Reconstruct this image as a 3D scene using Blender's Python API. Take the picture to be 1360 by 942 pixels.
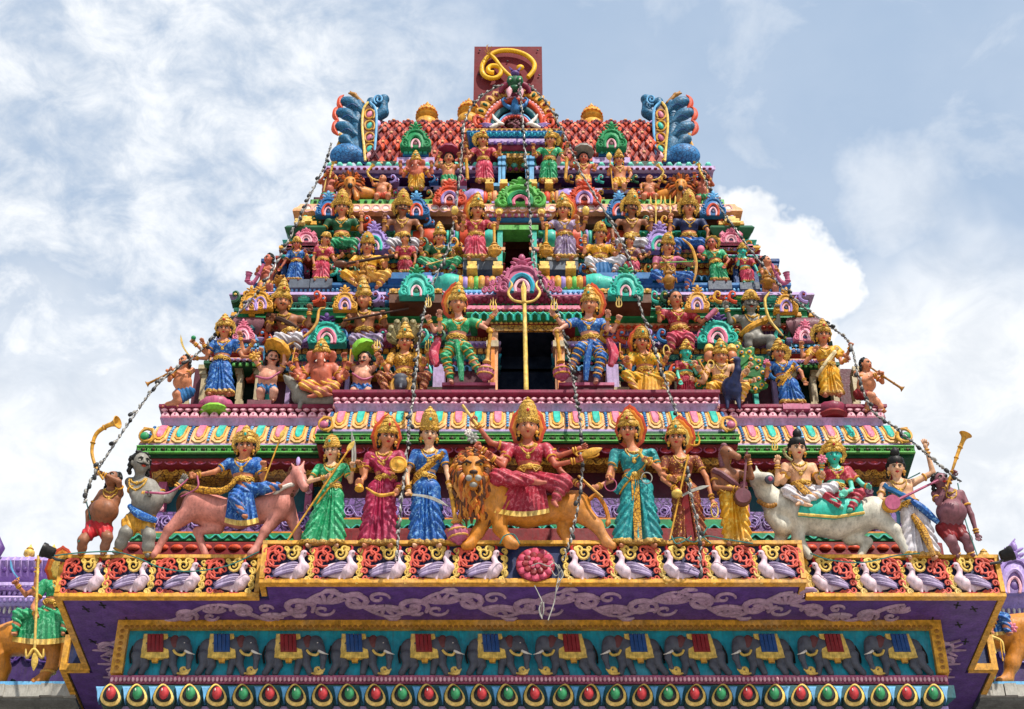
import bpy, math, random
import numpy as np
R_ = math.radians
rnd = random.Random(7)
C = bpy.context.scene.collection
SC = bpy.context.scene
for o in list(bpy.data.objects):
    bpy.data.objects.remove(o)

# ------------------------------------------------------------------ camera
F_PX, PITCH = 2300.0, R_(38)
CAM = np.array([0.0, 0.0, 1.6])
FWD = np.array([0, math.cos(PITCH), math.sin(PITCH)])
UP = np.array([0, -math.sin(PITCH), math.cos(PITCH)])
RT = np.array([1.0, 0, 0])
cd = bpy.data.cameras.new('camera')
cam = bpy.data.objects.new('camera', cd); C.objects.link(cam)
cam.location = CAM; cam.rotation_euler = (math.pi/2 + PITCH, 0, 0)
cd.sensor_width = 36; cd.lens = F_PX/1360*36; cd.clip_start = 0.1; cd.clip_end = 20000
SC.camera = cam

# ------------------------------------------------------------------ light
SUN_EL, SUN_AZ = R_(53), R_(30)        # azimuth measured from -Y (behind the camera) towards +X
sund = np.array([math.sin(SUN_AZ)*math.cos(SUN_EL), -math.cos(SUN_AZ)*math.cos(SUN_EL), math.sin(SUN_EL)])
ld = bpy.data.lights.new('sun', 'SUN'); ld.energy = 4.0; ld.angle = R_(1.5); ld.color = (1, .955, .88)
sun = bpy.data.objects.new('sun', ld); C.objects.link(sun)
from mathutils import Vector, Matrix
sun.rotation_euler = Vector(sund).to_track_quat('Z', 'Y').to_euler()
SC.view_settings.view_transform = 'Standard'; SC.view_settings.look = 'None'
SC.view_settings.exposure = 0.62; SC.view_settings.gamma = 1

def N(nt, t, **kw):
    n = nt.nodes.new(t)
    for k, v in kw.items():
        if k.startswith('i_'):
            n.inputs[int(k[2:]) if k[2:].isdigit() else k[2:]].default_value = v
        else: setattr(n, k, v)
    return n
def ln(nt, a, b): nt.links.new(a, b)
def lin(h):
    h = h.lstrip('#'); c = [int(h[i:i+2], 16)/255 for i in (0, 2, 4)]
    return tuple((x/12.92 if x <= .04045 else ((x+.055)/1.055)**2.4) for x in c)
def c4(h): return (*lin(h), 1)

def raydir(px, py):
    return FWD + RT*((px-680)/F_PX) + UP*((471-py)/F_PX)
# world: Nishita sky with broken cloud, by direction
w = bpy.data.worlds.new('World'); SC.world = w; w.use_nodes = True
nt = w.node_tree; nt.nodes.clear()
out = N(nt, 'ShaderNodeOutputWorld'); bg = N(nt, 'ShaderNodeBackground'); ln(nt, bg.outputs[0], out.inputs[0])
sky = N(nt, 'ShaderNodeTexSky', sky_type='NISHITA', sun_disc=False, sun_elevation=SUN_EL, sun_rotation=math.pi - SUN_AZ)
sky.air_density = 1.0; sky.dust_density = 2.5; sky.ozone_density = 1.0
tc = N(nt, 'ShaderNodeTexCoord')
nrm = N(nt, 'ShaderNodeVectorMath', operation='NORMALIZE'); ln(nt, tc.outputs['Generated'], nrm.inputs[0])
def mth(op, a, b=None, c=None, clamp=False):
    m = N(nt, 'ShaderNodeMath', operation=op, use_clamp=clamp)
    for i, v in enumerate((a, b, c)):
        if v is None: continue
        if isinstance(v, (int, float)): m.inputs[i].default_value = v
        else: ln(nt, v, m.inputs[i])
    return m.outputs[0]
def noise(scale, detail, rough, off, sc=(1, 1, 1), dist=0.0):
    mp = N(nt, 'ShaderNodeMapping'); mp.inputs['Location'].default_value = off; mp.inputs['Scale'].default_value = sc
    ln(nt, nrm.outputs[0], mp.inputs[0])
    n = N(nt, 'ShaderNodeTexNoise'); n.inputs['Scale'].default_value = scale; n.inputs['Detail'].default_value = detail
    n.inputs['Roughness'].default_value = rough; n.inputs['Distortion'].default_value = dist
    ln(nt, mp.outputs[0], n.inputs['Vector']); return n.outputs[0]
def sstep(x, a, b):
    m = N(nt, 'ShaderNodeMapRange', interpolation_type='SMOOTHSTEP'); m.inputs['From Min'].default_value = a; m.inputs['From Max'].default_value = b
    ln(nt, x, m.inputs['Value']); return m.outputs[0]
def bank(px, py, r0, r1, wa=None):          # 1 near the direction of a cloud bank, 0 beyond
    d = raydir(px, py); d = d/np.linalg.norm(d)
    v = N(nt, 'ShaderNodeVectorMath', operation='DISTANCE'); ln(nt, nrm.outputs[0], v.inputs[0]); v.inputs[1].default_value = tuple(d)
    wob = mth('MULTIPLY_ADD', noise(9 if not wa else 30, 4, .6, (px*.01, 2, 5)), wa or .16, -(wa or .16)/2)
    return sstep(mth('ADD', v.outputs['Value'], wob), r1, r0)
big = noise(3.2, 5, .55, (.3, 1.2, .4))
puff = noise(26, 6, .62, (4, 2, 1), (1, 1, 1.5), .4)
fine = noise(70, 4, .6, (1, 7, 3), (1, 1, 1.3))
left = mth('MAXIMUM', mth('MAXIMUM', bank(120, 330, .14, .30), bank(60, 640, .12, .26)), bank(260, 120, .05, .16))
alto = mth('MULTIPLY', left, sstep(mth('ADD', mth('MULTIPLY', puff, .72), mth('MULTIPLY', fine, .28)), .22, .70))
cum = mth('MAXIMUM', bank(1040, 385, .036, .046, .05), mth('MAXIMUM', bank(985, 330, .026, .036, .045), mth('MAXIMUM', bank(1105, 385, .014, .024, .04), mth('MULTIPLY', bank(1190, 260, .012, .05, .06), .5))))
low = bank(1260, 660, .08, .19)
lowl = bank(20, 720, .06, .2)
wisp = mth('MULTIPLY', sstep(noise(11, 6, .6, (2, 3, 9), (1, 1, 2.2), .5), .47, .70), .32)
hazec = mth('MULTIPLY', sstep(big, .30, .62), .16)
cl = mth('MAXIMUM', mth('MAXIMUM', mth('MULTIPLY', alto, .88), cum), mth('MAXIMUM', mth('MAXIMUM', mth('MULTIPLY', low, .92), mth('MULTIPLY', lowl, .9)), mth('MAXIMUM', wisp, hazec)), clamp=True)
sep = N(nt, 'ShaderNodeSeparateXYZ'); ln(nt, nrm.outputs[0], sep.inputs[0])
sepz = sep.outputs['Z']
cl = mth('MULTIPLY', cl, sstep(sepz, -.02, .06))
shade = N(nt, 'ShaderNodeMix', data_type='RGBA'); shade.inputs['A'].default_value = (6.5, 6.8, 7.2, 1); shade.inputs['B'].default_value = (8.4, 8.5, 8.6, 1)
ln(nt, sstep(mth('ADD', mth('MULTIPLY', puff, .6), mth('MULTIPLY', noise(8, 4, .5, (3, 1, 1)), .4)), .36, .62), shade.inputs['Factor'])
base = N(nt, 'ShaderNodeMix', data_type='RGBA'); base.inputs['Factor'].default_value = .78
ln(nt, sky.outputs[0], base.inputs['A']); base.inputs['B'].default_value = (3.75, 4.9, 6.5, 1)   # thin high veil
mx = N(nt, 'ShaderNodeMix', data_type='RGBA')
ln(nt, cl, mx.inputs['Factor']); ln(nt, base.outputs['Result'], mx.inputs['A']); ln(nt, shade.outputs['Result'], mx.inputs['B'])
ln(nt, mx.outputs['Result'], bg.inputs[0]); bg.inputs[1].default_value = .086

# ------------------------------------------------------------------ materials
MATS = {}
def paint(key, col, rough=.46, var=.30, sc=9.0, pat=None, pcol=None, psc=40, bump=.16, dirt=.58, metal=0.0, spec=.24):
    """weathered enamel paint; pat: 'dots' | 'streak' | 'cells' flat printed pattern of the cloth"""
    m = bpy.data.materials.new(key); m.use_nodes = True
    t = m.node_tree; b = t.nodes['Principled BSDF']
    b.inputs['Roughness'].default_value = rough; b.inputs['Metallic'].default_value = metal
    b.inputs['Specular IOR Level'].default_value = spec
    tc = N(t, 'ShaderNodeTexCoord')
    n1 = N(t, 'ShaderNodeTexNoise'); n1.inputs['Scale'].default_value = sc; n1.inputs['Detail'].default_value = 6; n1.inputs['Roughness'].default_value = .62
    ln(t, tc.outputs['Object'], n1.inputs['Vector'])
    n2 = N(t, 'ShaderNodeTexNoise'); n2.inputs['Scale'].default_value = sc*5; n2.inputs['Detail'].default_value = 4
    ln(t, tc.outputs['Object'], n2.inputs['Vector'])
    rgb = np.array(lin(col)); lu = float(rgb@np.array((.3, .59, .11))); rgb = np.clip(lu+(rgb-lu)*(.96 if key[:4] == 'skin' else 1.0), .003, 1)**(1.1 if key[:4] == 'skin' else 1.14)*1.03
    lo = tuple(np.clip(rgb*(1-var), 0, 1)); hi = tuple(np.clip(rgb*(1+var*.55)+.012, 0, 1))
    mx = N(t, 'ShaderNodeMix', data_type='RGBA'); mx.inputs['A'].default_value = (*lo, 1); mx.inputs['B'].default_value = (*hi, 1)
    mr = N(t, 'ShaderNodeMapRange'); mr.inputs['From Min'].default_value = .32; mr.inputs['From Max'].default_value = .68
    ln(t, n1.outputs[0], mr.inputs['Value']); ln(t, mr.outputs[0], mx.inputs['Factor'])
    cur = mx.outputs['Result']
    if pat:
        pm = N(t, 'ShaderNodeMix', data_type='RGBA'); ln(t, cur, pm.inputs['A']); pm.inputs['B'].default_value = c4(pcol)
        if pat == 'dots':
            v = N(t, 'ShaderNodeTexVoronoi'); v.inputs['Scale'].default_value = psc; ln(t, tc.outputs['Object'], v.inputs['Vector'])
            q = N(t, 'ShaderNodeMapRange'); q.inputs['From Min'].default_value = .33; q.inputs['From Max'].default_value = .22
            ln(t, v.outputs['Distance'], q.inputs['Value'])
        elif pat == 'streak':
            v = N(t, 'ShaderNodeTexNoise'); v.inputs['Scale'].default_value = psc; v.inputs['Detail'].default_value = 5; v.inputs['Distortion'].default_value = 1.2
            ln(t, tc.outputs['Object'], v.inputs['Vector'])
            q = N(t, 'ShaderNodeMapRange'); q.inputs['From Min'].default_value = .52; q.inputs['From Max'].default_value = .68; q.inputs['To Max'].default_value = .75
            ln(t, v.outputs[0], q.inputs['Value'])
        else:
            v = N(t, 'ShaderNodeTexVoronoi', feature='DISTANCE_TO_EDGE'); v.inputs['Scale'].default_value = psc; ln(t, tc.outputs['Object'], v.inputs['Vector'])
            q = N(t, 'ShaderNodeMapRange'); q.inputs['From Min'].default_value = .10; q.inputs['From Max'].default_value = .04
            ln(t, v.outputs['Distance'], q.inputs['Value'])
        ln(t, q.outputs[0], pm.inputs['Factor']); cur = pm.outputs['Result']
    lum = float(rgb@np.array((.3, .59, .11)))*1.25+.02
    n4 = N(t, 'ShaderNodeTexNoise'); n4.inputs['Scale'].default_value = 2.3; n4.inputs['Detail'].default_value = 7; n4.inputs['Roughness'].default_value = .7; ln(t, tc.outputs['Object'], n4.inputs['Vector'])
    q4 = N(t, 'ShaderNodeMapRange'); q4.inputs['From Min'].default_value = .48; q4.inputs['From Max'].default_value = .75; q4.inputs['To Max'].default_value = .42 if dirt > .25 else 0
    fm = N(t, 'ShaderNodeMix', data_type='RGBA'); ln(t, cur, fm.inputs['A']); fm.inputs['B'].default_value = (*np.clip(rgb*.45+lum*.55, 0, 1), 1); ln(t, n4.outputs[0], q4.inputs['Value']); ln(t, q4.outputs[0], fm.inputs['Factor']); cur = fm.outputs['Result']
    dm = N(t, 'ShaderNodeMix', data_type='RGBA'); ln(t, cur, dm.inputs['A']); dm.inputs['B'].default_value = (.045, .035, .032, 1)
    n3 = N(t, 'ShaderNodeTexNoise'); n3.inputs['Scale'].default_value = sc*2.3; n3.inputs['Detail'].default_value = 8; n3.inputs['Roughness'].default_value = .75
    mpz = N(t, 'ShaderNodeMapping'); mpz.inputs['Scale'].default_value = (1.8, 1.8, .35); ln(t, tc.outputs['Object'], mpz.inputs[0]); ln(t, mpz.outputs[0], n3.inputs['Vector'])
    q3 = N(t, 'ShaderNodeMapRange'); q3.inputs['From Min'].default_value = .47; q3.inputs['From Max'].default_value = .74; q3.inputs['To Max'].default_value = dirt
    ln(t, n3.outputs[0], q3.inputs['Value']); ln(t, q3.outputs[0], dm.inputs['Factor'])
    ln(t, dm.outputs['Result'], b.inputs['Base Color'])
    rr = N(t, 'ShaderNodeMapRange'); rr.inputs['From Min'].default_value = .3; rr.inputs['From Max'].default_value = .7; rr.inputs['To Min'].default_value = max(.2, rough-.12); rr.inputs['To Max'].default_value = min(1, rough+.22)
    ln(t, n2.outputs[0], rr.inputs['Value']); ln(t, rr.outputs[0], b.inputs['Roughness'])
    if bump:
        bp = N(t, 'ShaderNodeBump'); bp.inputs['Strength'].default_value = bump; bp.inputs['Distance'].default_value = .012
        ln(t, n2.outputs[0], bp.inputs['Height']); ln(t, bp.outputs[0], b.inputs['Normal'])
    MATS[key] = m
    return m
P = lambda k: MATS[k]
for k, col in dict(gold='d9a238', goldd='ac7820', goldp='e6c264', orange='e08a22', oranged='c96a1c', skin='cb8258', skinl='dfac84', skinp='d8987c', skinb='98603e',
                   skinr='bd6448', grey='8f8a80', purple='664488', purpled='43245f', lav='a58cc4', lavl='c0a8d8', lilac='b39ac0', maroon='8c2547', maroond='5e1a2c', mpink='b8607f',
                   pink='dc7f96', pinkl='ecb4bc', white='e6ddd2', cream='e6d3a8', teal='1c9cb0', teald='0d5f66', turq='35b8a4', turql='6ecdb4', green='1f9158', greend='125c38', greenl='64b050',
                   greenk='0c3a26', blue='2c74a8', blued='1c4c84', bluel='6fb0d8', navy='23305c', red='c0242c', redd='8a1c22', redo='d4552c', black='15130f', brown='6e4224', brownd='4a2c1a',
                   peach='e2a878', beige='b9a884', stone='80807a', stonel='a8a49a', mauve='7a4a52', slab='5c6470', horse='cf8a7c', lionc='d08a2e', bullc='cfc8b8', eleph='585a64',
                   puce='8a5a62', lime='8cc63c', brick='b0442c').items():
    if k.startswith('gold'): paint(key=k, col=col, var=.48, sc=16, dirt=.6)
    else: paint(key=k, col=col)
paint('sari_green', '1c9a66', pat='streak', pcol='8adfae', psc=26)
paint('sari_mag', 'a82450', pat='streak', pcol='dd6a8a', psc=18)
paint('sari_blue', '1d60a8', pat='streak', pcol='8cc4ea', psc=30)
paint('sari_teal', '12868a', pat='streak', pcol='5fd0c4', psc=30)
paint('sari_red', 'ac2840', pat='streak', pcol='e08088', psc=26)
paint('sari_brown', '8a4428', pat='dots', pcol='e0a548', psc=52)
paint('sari_yel', 'e0a41c', pat='streak', pcol='f4d468', psc=20)
paint('sari_lil', '9a86a6', pat='streak', pcol='d8cfd6', psc=20)
paint('sari_pink', 'cf4a64', pat='streak', pcol='eb98a2', psc=16)
paint('trouser', 'cfc8cc', pat='streak', pcol='f0ecec', psc=18)
paint('yeldot', 'd9a41c', pat='dots', pcol='3c8a34', psc=34)
paint('goldorn', 'd9a436', pat='cells', pcol='6a3c10', psc=30)
paint('goldfrieze', 'c89a3a', pat='cells', pcol='5e3712', psc=22, bump=.5)
paint('lattice', '6fc14a', pat='cells', pcol='14401c', psc=24, bump=.4)
paint('lattice_t', '58c0a8', pat='cells', pcol='12503c', psc=26, bump=.4)
paint('scrollp', '7d5a96', pat='cells', pcol='362048', psc=14, bump=.5)
paint('goldj', 'e2b850', pat='cells', pcol='7a4412', psc=52, bump=.5, var=.4)  # brown cell edges paint the darkness of filigree crevices into the gold
paint('snake', 'a49668', pat='cells', pcol='4a4426', psc=60)
paint('feather', '2f7a3c', pat='dots', pcol='c8b428', psc=18)
paint('bluescale', '3884b8', pat='cells', pcol='12406c', psc=22, bump=.5)
paint('stonetile', '75767a', pat='cells', pcol='3c3c40', psc=3, rough=.8)
paint('darkhole', '12100f', var=.2, dirt=0, rough=.8)  # near-black colour painted in for the shade of hollows
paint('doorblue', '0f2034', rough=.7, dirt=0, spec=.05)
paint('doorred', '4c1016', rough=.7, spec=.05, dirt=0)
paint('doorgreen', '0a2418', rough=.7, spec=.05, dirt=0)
paint('wire', '3a3a3a', rough=.5)
paint('wireg', '2c7a70', rough=.5)
paint('bulb', 'aaa69e', rough=.2, var=.6, dirt=.7)
paint('ground', 'b2aea6', rough=.9, sc=2)
paint('whitehot', 'dcdcdc', rough=.3)
# ------------------------------------------------------------------ geometry helpers
def at(px, py, Y):
    d = raydir(px, py); t = (Y-CAM[1])/d[1]
    return CAM + d*t
def atz(px, py, z):
    d = raydir(px, py); t = (z-CAM[2])/d[2]
    return CAM + d*t
def unit(v): return v/(np.linalg.norm(v)+1e-12)

class MB:
    def __init__(s): s.v = []; s.f = []; s.m = []; s.n = 0
    def add(s, V, Fc, mi=0):
        s.v.append(np.asarray(V, float)); s.f += [tuple(i+s.n for i in f) for f in Fc]; s.m += [mi]*len(Fc); s.n += len(V)
    def addq(s, V, Q, mi=0):
        s.v.append(np.asarray(V, float)); s.f += (Q+s.n).tolist(); s.m += [mi]*len(Q); s.n += len(V)
    def box(s, lo, hi, mi=0):
        x0, y0, z0 = lo; x1, y1, z1 = hi
        V = [(x0,y0,z0),(x1,y0,z0),(x1,y1,z0),(x0,y1,z0),(x0,y0,z1),(x1,y0,z1),(x1,y1,z1),(x0,y1,z1)]
        s.add(V, [(0,3,2,1),(4,5,6,7),(0,1,5,4),(1,2,6,5),(2,3,7,6),(3,0,4,7)], mi)
    def tube(s, pts, rad, seg=6, mi=0, flat=None, cap=True):
        pts = [np.asarray(p, float) for p in pts]; n = len(pts)
        if not hasattr(rad, '__len__'): rad = [rad]*n
        V = []; prev = None
        for i in range(n):
            t = unit(pts[min(i+1, n-1)]-pts[max(i-1, 0)])
            if prev is None:
                a = np.array([0, 0, 1.]) if abs(t[2]) < .9 else np.array([1., 0, 0])
                if flat is not None: a = np.asarray(flat, float)
                u = unit(np.cross(a, t))
            else:
                u = unit(prev-t*np.dot(prev, t))
            w = np.cross(t, u); prev = u
            for k in range(seg):
                an = 2*math.pi*k/seg
                V.append(pts[i]+rad[i]*(math.cos(an)*u+math.sin(an)*w))
        Fc = [(i*seg+k, i*seg+(k+1) % seg, (i+1)*seg+(k+1) % seg, (i+1)*seg+k) for i in range(n-1) for k in range(seg)]
        if cap: Fc += [tuple(range(seg))[::-1], tuple((n-1)*seg+k for k in range(seg))]
        s.add(V, Fc, mi)
    def ring(s, c, a, b, r, seg=20, ts=6, mi=0):
        """closed tube round c with half-axes a and b"""
        nrm = unit(np.cross(a, b)); V = []
        for i in range(seg):
            t = 2*math.pi*i/seg; rad = a*math.cos(t)+b*math.sin(t); p = c+rad; u = unit(rad)
            for k in range(ts):
                q = 2*math.pi*k/ts; V.append(p+r*(math.cos(q)*u+math.sin(q)*nrm))
        s.add(V, [(i*ts+k, ((i+1) % seg)*ts+k, ((i+1) % seg)*ts+(k+1) % ts, i*ts+(k+1) % ts) for i in range(seg) for k in range(ts)], mi)
    def ell(s, c, ax, nu=10, nv=6, mi=0):
        ax = [np.asarray(a, float) for a in ax]; V = [c-ax[2]]
        for j in range(1, nv):
            ph = math.pi*j/nv-math.pi/2
            for i in range(nu):
                th = 2*math.pi*i/nu
                V.append(c+math.cos(ph)*(math.cos(th)*ax[0]+math.sin(th)*ax[1])+math.sin(ph)*ax[2])
        V.append(c+ax[2]); L = len(V)-1
        Fc = [(0, 1+(i+1) % nu, 1+i) for i in range(nu)]
        Fc += [(1+j*nu+i, 1+j*nu+(i+1) % nu, 1+(j+1)*nu+(i+1) % nu, 1+(j+1)*nu+i) for j in range(nv-2) for i in range(nu)]
        Fc += [(L, 1+(nv-2)*nu+i, 1+(nv-2)*nu+(i+1) % nu) for i in range(nu)]
        s.add(V, Fc, mi)
    def lathe(s, c, ax, prof, seg=14, mi=0, sq=1.0, front=None, ribs=0, ra=.0):
        """prof: [(radius, height)] along ax"""
        ax = unit(np.asarray(ax, float))
        a = np.asarray(front, float) if front is not None else (np.array([0, -1., 0]) if abs(ax[1]) < .9 else np.array([1., 0, 0]))
        u = unit(np.cross(a, ax)); w = np.cross(ax, u); V = []
        for r, h in prof:
            for k in range(seg):
                an = 2*math.pi*k/seg; rr = r*(1+ra*math.cos(ribs*an)) if ribs else r
                V.append(c+ax*h+rr*(math.cos(an)*u+sq*math.sin(an)*w))
        n = len(prof)
        Fc = [(i*seg+k, i*seg+(k+1) % seg, (i+1)*seg+(k+1) % seg, (i+1)*seg+k) for i in range(n-1) for k in range(seg)]
        Fc += [tuple(range(seg))[::-1], tuple((n-1)*seg+k for k in range(seg))]
        s.add(V, Fc, mi)
    def plate(s, outl, back, bev=0.0, bulge=0.0, mi=0):
        """outl: world outline (front); back: vector to the rear face; bev: inset fraction of the raised front"""
        O = np.array(outl, float); n = len(O); c = O.mean(0); B = O+back
        if bev:
            Fr = c+(O-c)*(1-bev)-unit(np.asarray(back, float))*bulge
            V = np.vstack([B, O, Fr]); Fc = [(i, (i+1) % n, n+(i+1) % n, n+i) for i in range(n)]+[(n+i, n+(i+1) % n, 2*n+(i+1) % n, 2*n+i) for i in range(n)]
            Fc += [tuple(range(2*n, 3*n)), tuple(range(n))[::-1]]
        else:
            V = np.vstack([B, O]); Fc = [(i, (i+1) % n, n+(i+1) % n, n+i) for i in range(n)]+[tuple(range(n, 2*n)), tuple(range(n))[::-1]]
        s.add(V, Fc, mi)

def mkmesh(name, V, Fc, mats, mi=None, smooth=True, flip=False):
    me = bpy.data.meshes.new(name)
    me.from_pydata(np.asarray(V).tolist(), [], Fc)
    for m in mats: me.materials.append(m)
    if mi is not None and len(mats) > 1: me.polygons.foreach_set('material_index', mi)
    if smooth: me.polygons.foreach_set('use_smooth', [True]*len(me.polygons))
    me.update(); return me
def fixn(me):
    import bmesh
    b = bmesh.new(); b.from_mesh(me); bmesh.ops.recalc_face_normals(b, faces=b.faces); b.to_mesh(me); b.free()
def origin(o): return np.array(o.get('_org') or (0, 0, 0)) if o is not None else np.zeros(3)
ORG = {}
def thing(name, label, cat, org, group=None):
    o = bpy.data.objects.new(name, None); C.objects.link(o); o.location = org; o.empty_display_size = .2
    o['label'] = label; o['category'] = cat
    if group: o['group'] = group
    ORG[o.name] = np.array(org, float); return o
def obj(name, mb, mat, parent=None, smooth=True, kind=None, org=None, label=None, cat=None, group=None):
    """link the collected geometry (world coordinates) as one mesh object"""
    V = np.vstack(mb.v)
    if parent is not None: O = ORG[parent.name]
    else: O = np.array(org if org is not None else V.mean(0), float)
    mats = mat if isinstance(mat, (list, tuple)) else [mat]
    mats = [P(m) if isinstance(m, str) else m for m in mats]
    me = mkmesh(name, V-O, mb.f, mats, mb.m, smooth); fixn(me)
    if smooth:
        try: me.set_sharp_from_angle(angle=R_(48))
        except Exception: pass
    o = bpy.data.objects.new(name, me); C.objects.link(o)
    if parent is not None: o.parent = parent
    else: o.location = O
    ORG[o.name] = O
    if kind: o['kind'] = kind
    if label: o['label'] = label
    if cat: o['category'] = cat
    if group: o['group'] = group
    return o
def copies(name, me, places, parent, mats=None):
    """alike pieces: one shared mesh (around its own origin) at many world places"""
    O = ORG[parent.name]
    for q in places:
        o = bpy.data.objects.new(name, me); C.objects.link(o); o.parent = parent; o.location = q-O
        ORG[o.name] = O
def solo(mb, name, mat, smooth=True):
    me = mkmesh(name, np.vstack(mb.v), mb.f, [P(mat)] if isinstance(mat, str) else [P(m) for m in mat], mb.m, smooth); fixn(me)
    if smooth: me.set_sharp_from_angle(angle=R_(48))
    return me

class Fr:
    """upright (slightly leaning) plane facing the street; local unit = one photo pixel at its distance"""
    def __init__(s, bx, by, Y, lean=0.0, turn=0.0):
        s.O = at(bx, by, Y); l = R_(lean)
        s.s = float(np.dot(s.O-CAM, FWD))/F_PX
        s.X = RT.copy(); s.V = np.array([0, -math.sin(l), math.cos(l)]); s.N = np.array([0, -math.cos(l), -math.sin(l)])
    def L(s, px, py, d=0.0):
        r = raydir(px, py); t = (np.dot(s.O-CAM, s.N)+d*s.s)/np.dot(r, s.N)
        q = CAM+r*t-s.O
        return np.array([np.dot(q, s.X), np.dot(q, s.V), np.dot(q, s.N)])/s.s
    def W(s, l):
        l = np.asarray(l, float)
        if l.ndim == 1: return s.O+s.s*(l[0]*s.X+l[1]*s.V+l[2]*s.N)
        return s.O+s.s*(l[:, :1]*s.X+l[:, 1:2]*s.V+l[:, 2:3]*s.N)
    def T(s, px, py, d=0.0): return s.W(s.L(px, py, d))
    def D(s, l): return s.s*(l[0]*s.X+l[1]*s.V+l[2]*s.N)

# ------------------------------------------------------------------ implicit bodies: round cones and ellipsoids blended, meshed by surface nets
EDG = [((0,0,0),(1,0,0)),((0,1,0),(1,1,0)),((0,0,1),(1,0,1)),((0,1,1),(1,1,1)),((0,0,0),(0,1,0)),((1,0,0),(1,1,0)),((0,0,1),(0,1,1)),((1,0,1),(1,1,1)),
       ((0,0,0),(0,0,1)),((1,0,0),(1,0,1)),((0,1,0),(0,1,1)),((1,1,0),(1,1,1))]
def snets(D, o, h):
    S = D < 0
    nx, ny, nz = D.shape
    sl = lambda A, c: A[c[0]:nx-1+c[0], c[1]:ny-1+c[1], c[2]:nz-1+c[2]]
    cnt = np.zeros((nx-1, ny-1, nz-1), np.int8)
    for c in [(i, j, k) for i in (0, 1) for j in (0, 1) for k in (0, 1)]: cnt += sl(S, c)
    act = (cnt > 0) & (cnt < 8)
    I = np.argwhere(act); n = len(I)
    if n == 0: return np.zeros((0, 3)), np.zeros((0, 4), int)
    idx = np.full(act.shape, -1, np.int64); idx[act] = np.arange(n)
    pos = np.zeros((n, 3)); num = np.zeros(n)
    for a, b in EDG:
        da = D[I[:, 0]+a[0], I[:, 1]+a[1], I[:, 2]+a[2]]; db = D[I[:, 0]+b[0], I[:, 1]+b[1], I[:, 2]+b[2]]
        x = (da < 0) != (db < 0); t = np.where(x, da/(da-db+1e-12), 0)
        pos += x[:, None]*(np.array(a)+t[:, None]*(np.array(b)-np.array(a))); num += x
    V = (I+pos/num[:, None])*h+o
    Q = []
    for ax in range(3):
        b, c = (ax+1) % 3, (ax+2) % 3
        lo = [slice(None)]*3; hi = [slice(None)]*3; lo[ax] = slice(0, -1); hi[ax] = slice(1, None)
        s0 = S[tuple(lo)]; s1 = S[tuple(hi)]
        E = np.argwhere(s0 != s1); E = E[(E[:, b] > 0) & (E[:, c] > 0)]
        if not len(E): continue
        def g(db, dc):
            e = E.copy(); e[:, b] -= db; e[:, c] -= dc; return idx[e[:, 0], e[:, 1], e[:, 2]]
        q = np.stack([g(1, 1), g(0, 1), g(0, 0), g(1, 0)], 1)
        f = s0[E[:, 0], E[:, 1], E[:, 2]]
        q[~f] = q[~f][:, ::-1]
        Q.append(q)
    Q = np.vstack(Q); Q = Q[(Q >= 0).all(1)]
    return V, Q
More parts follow.
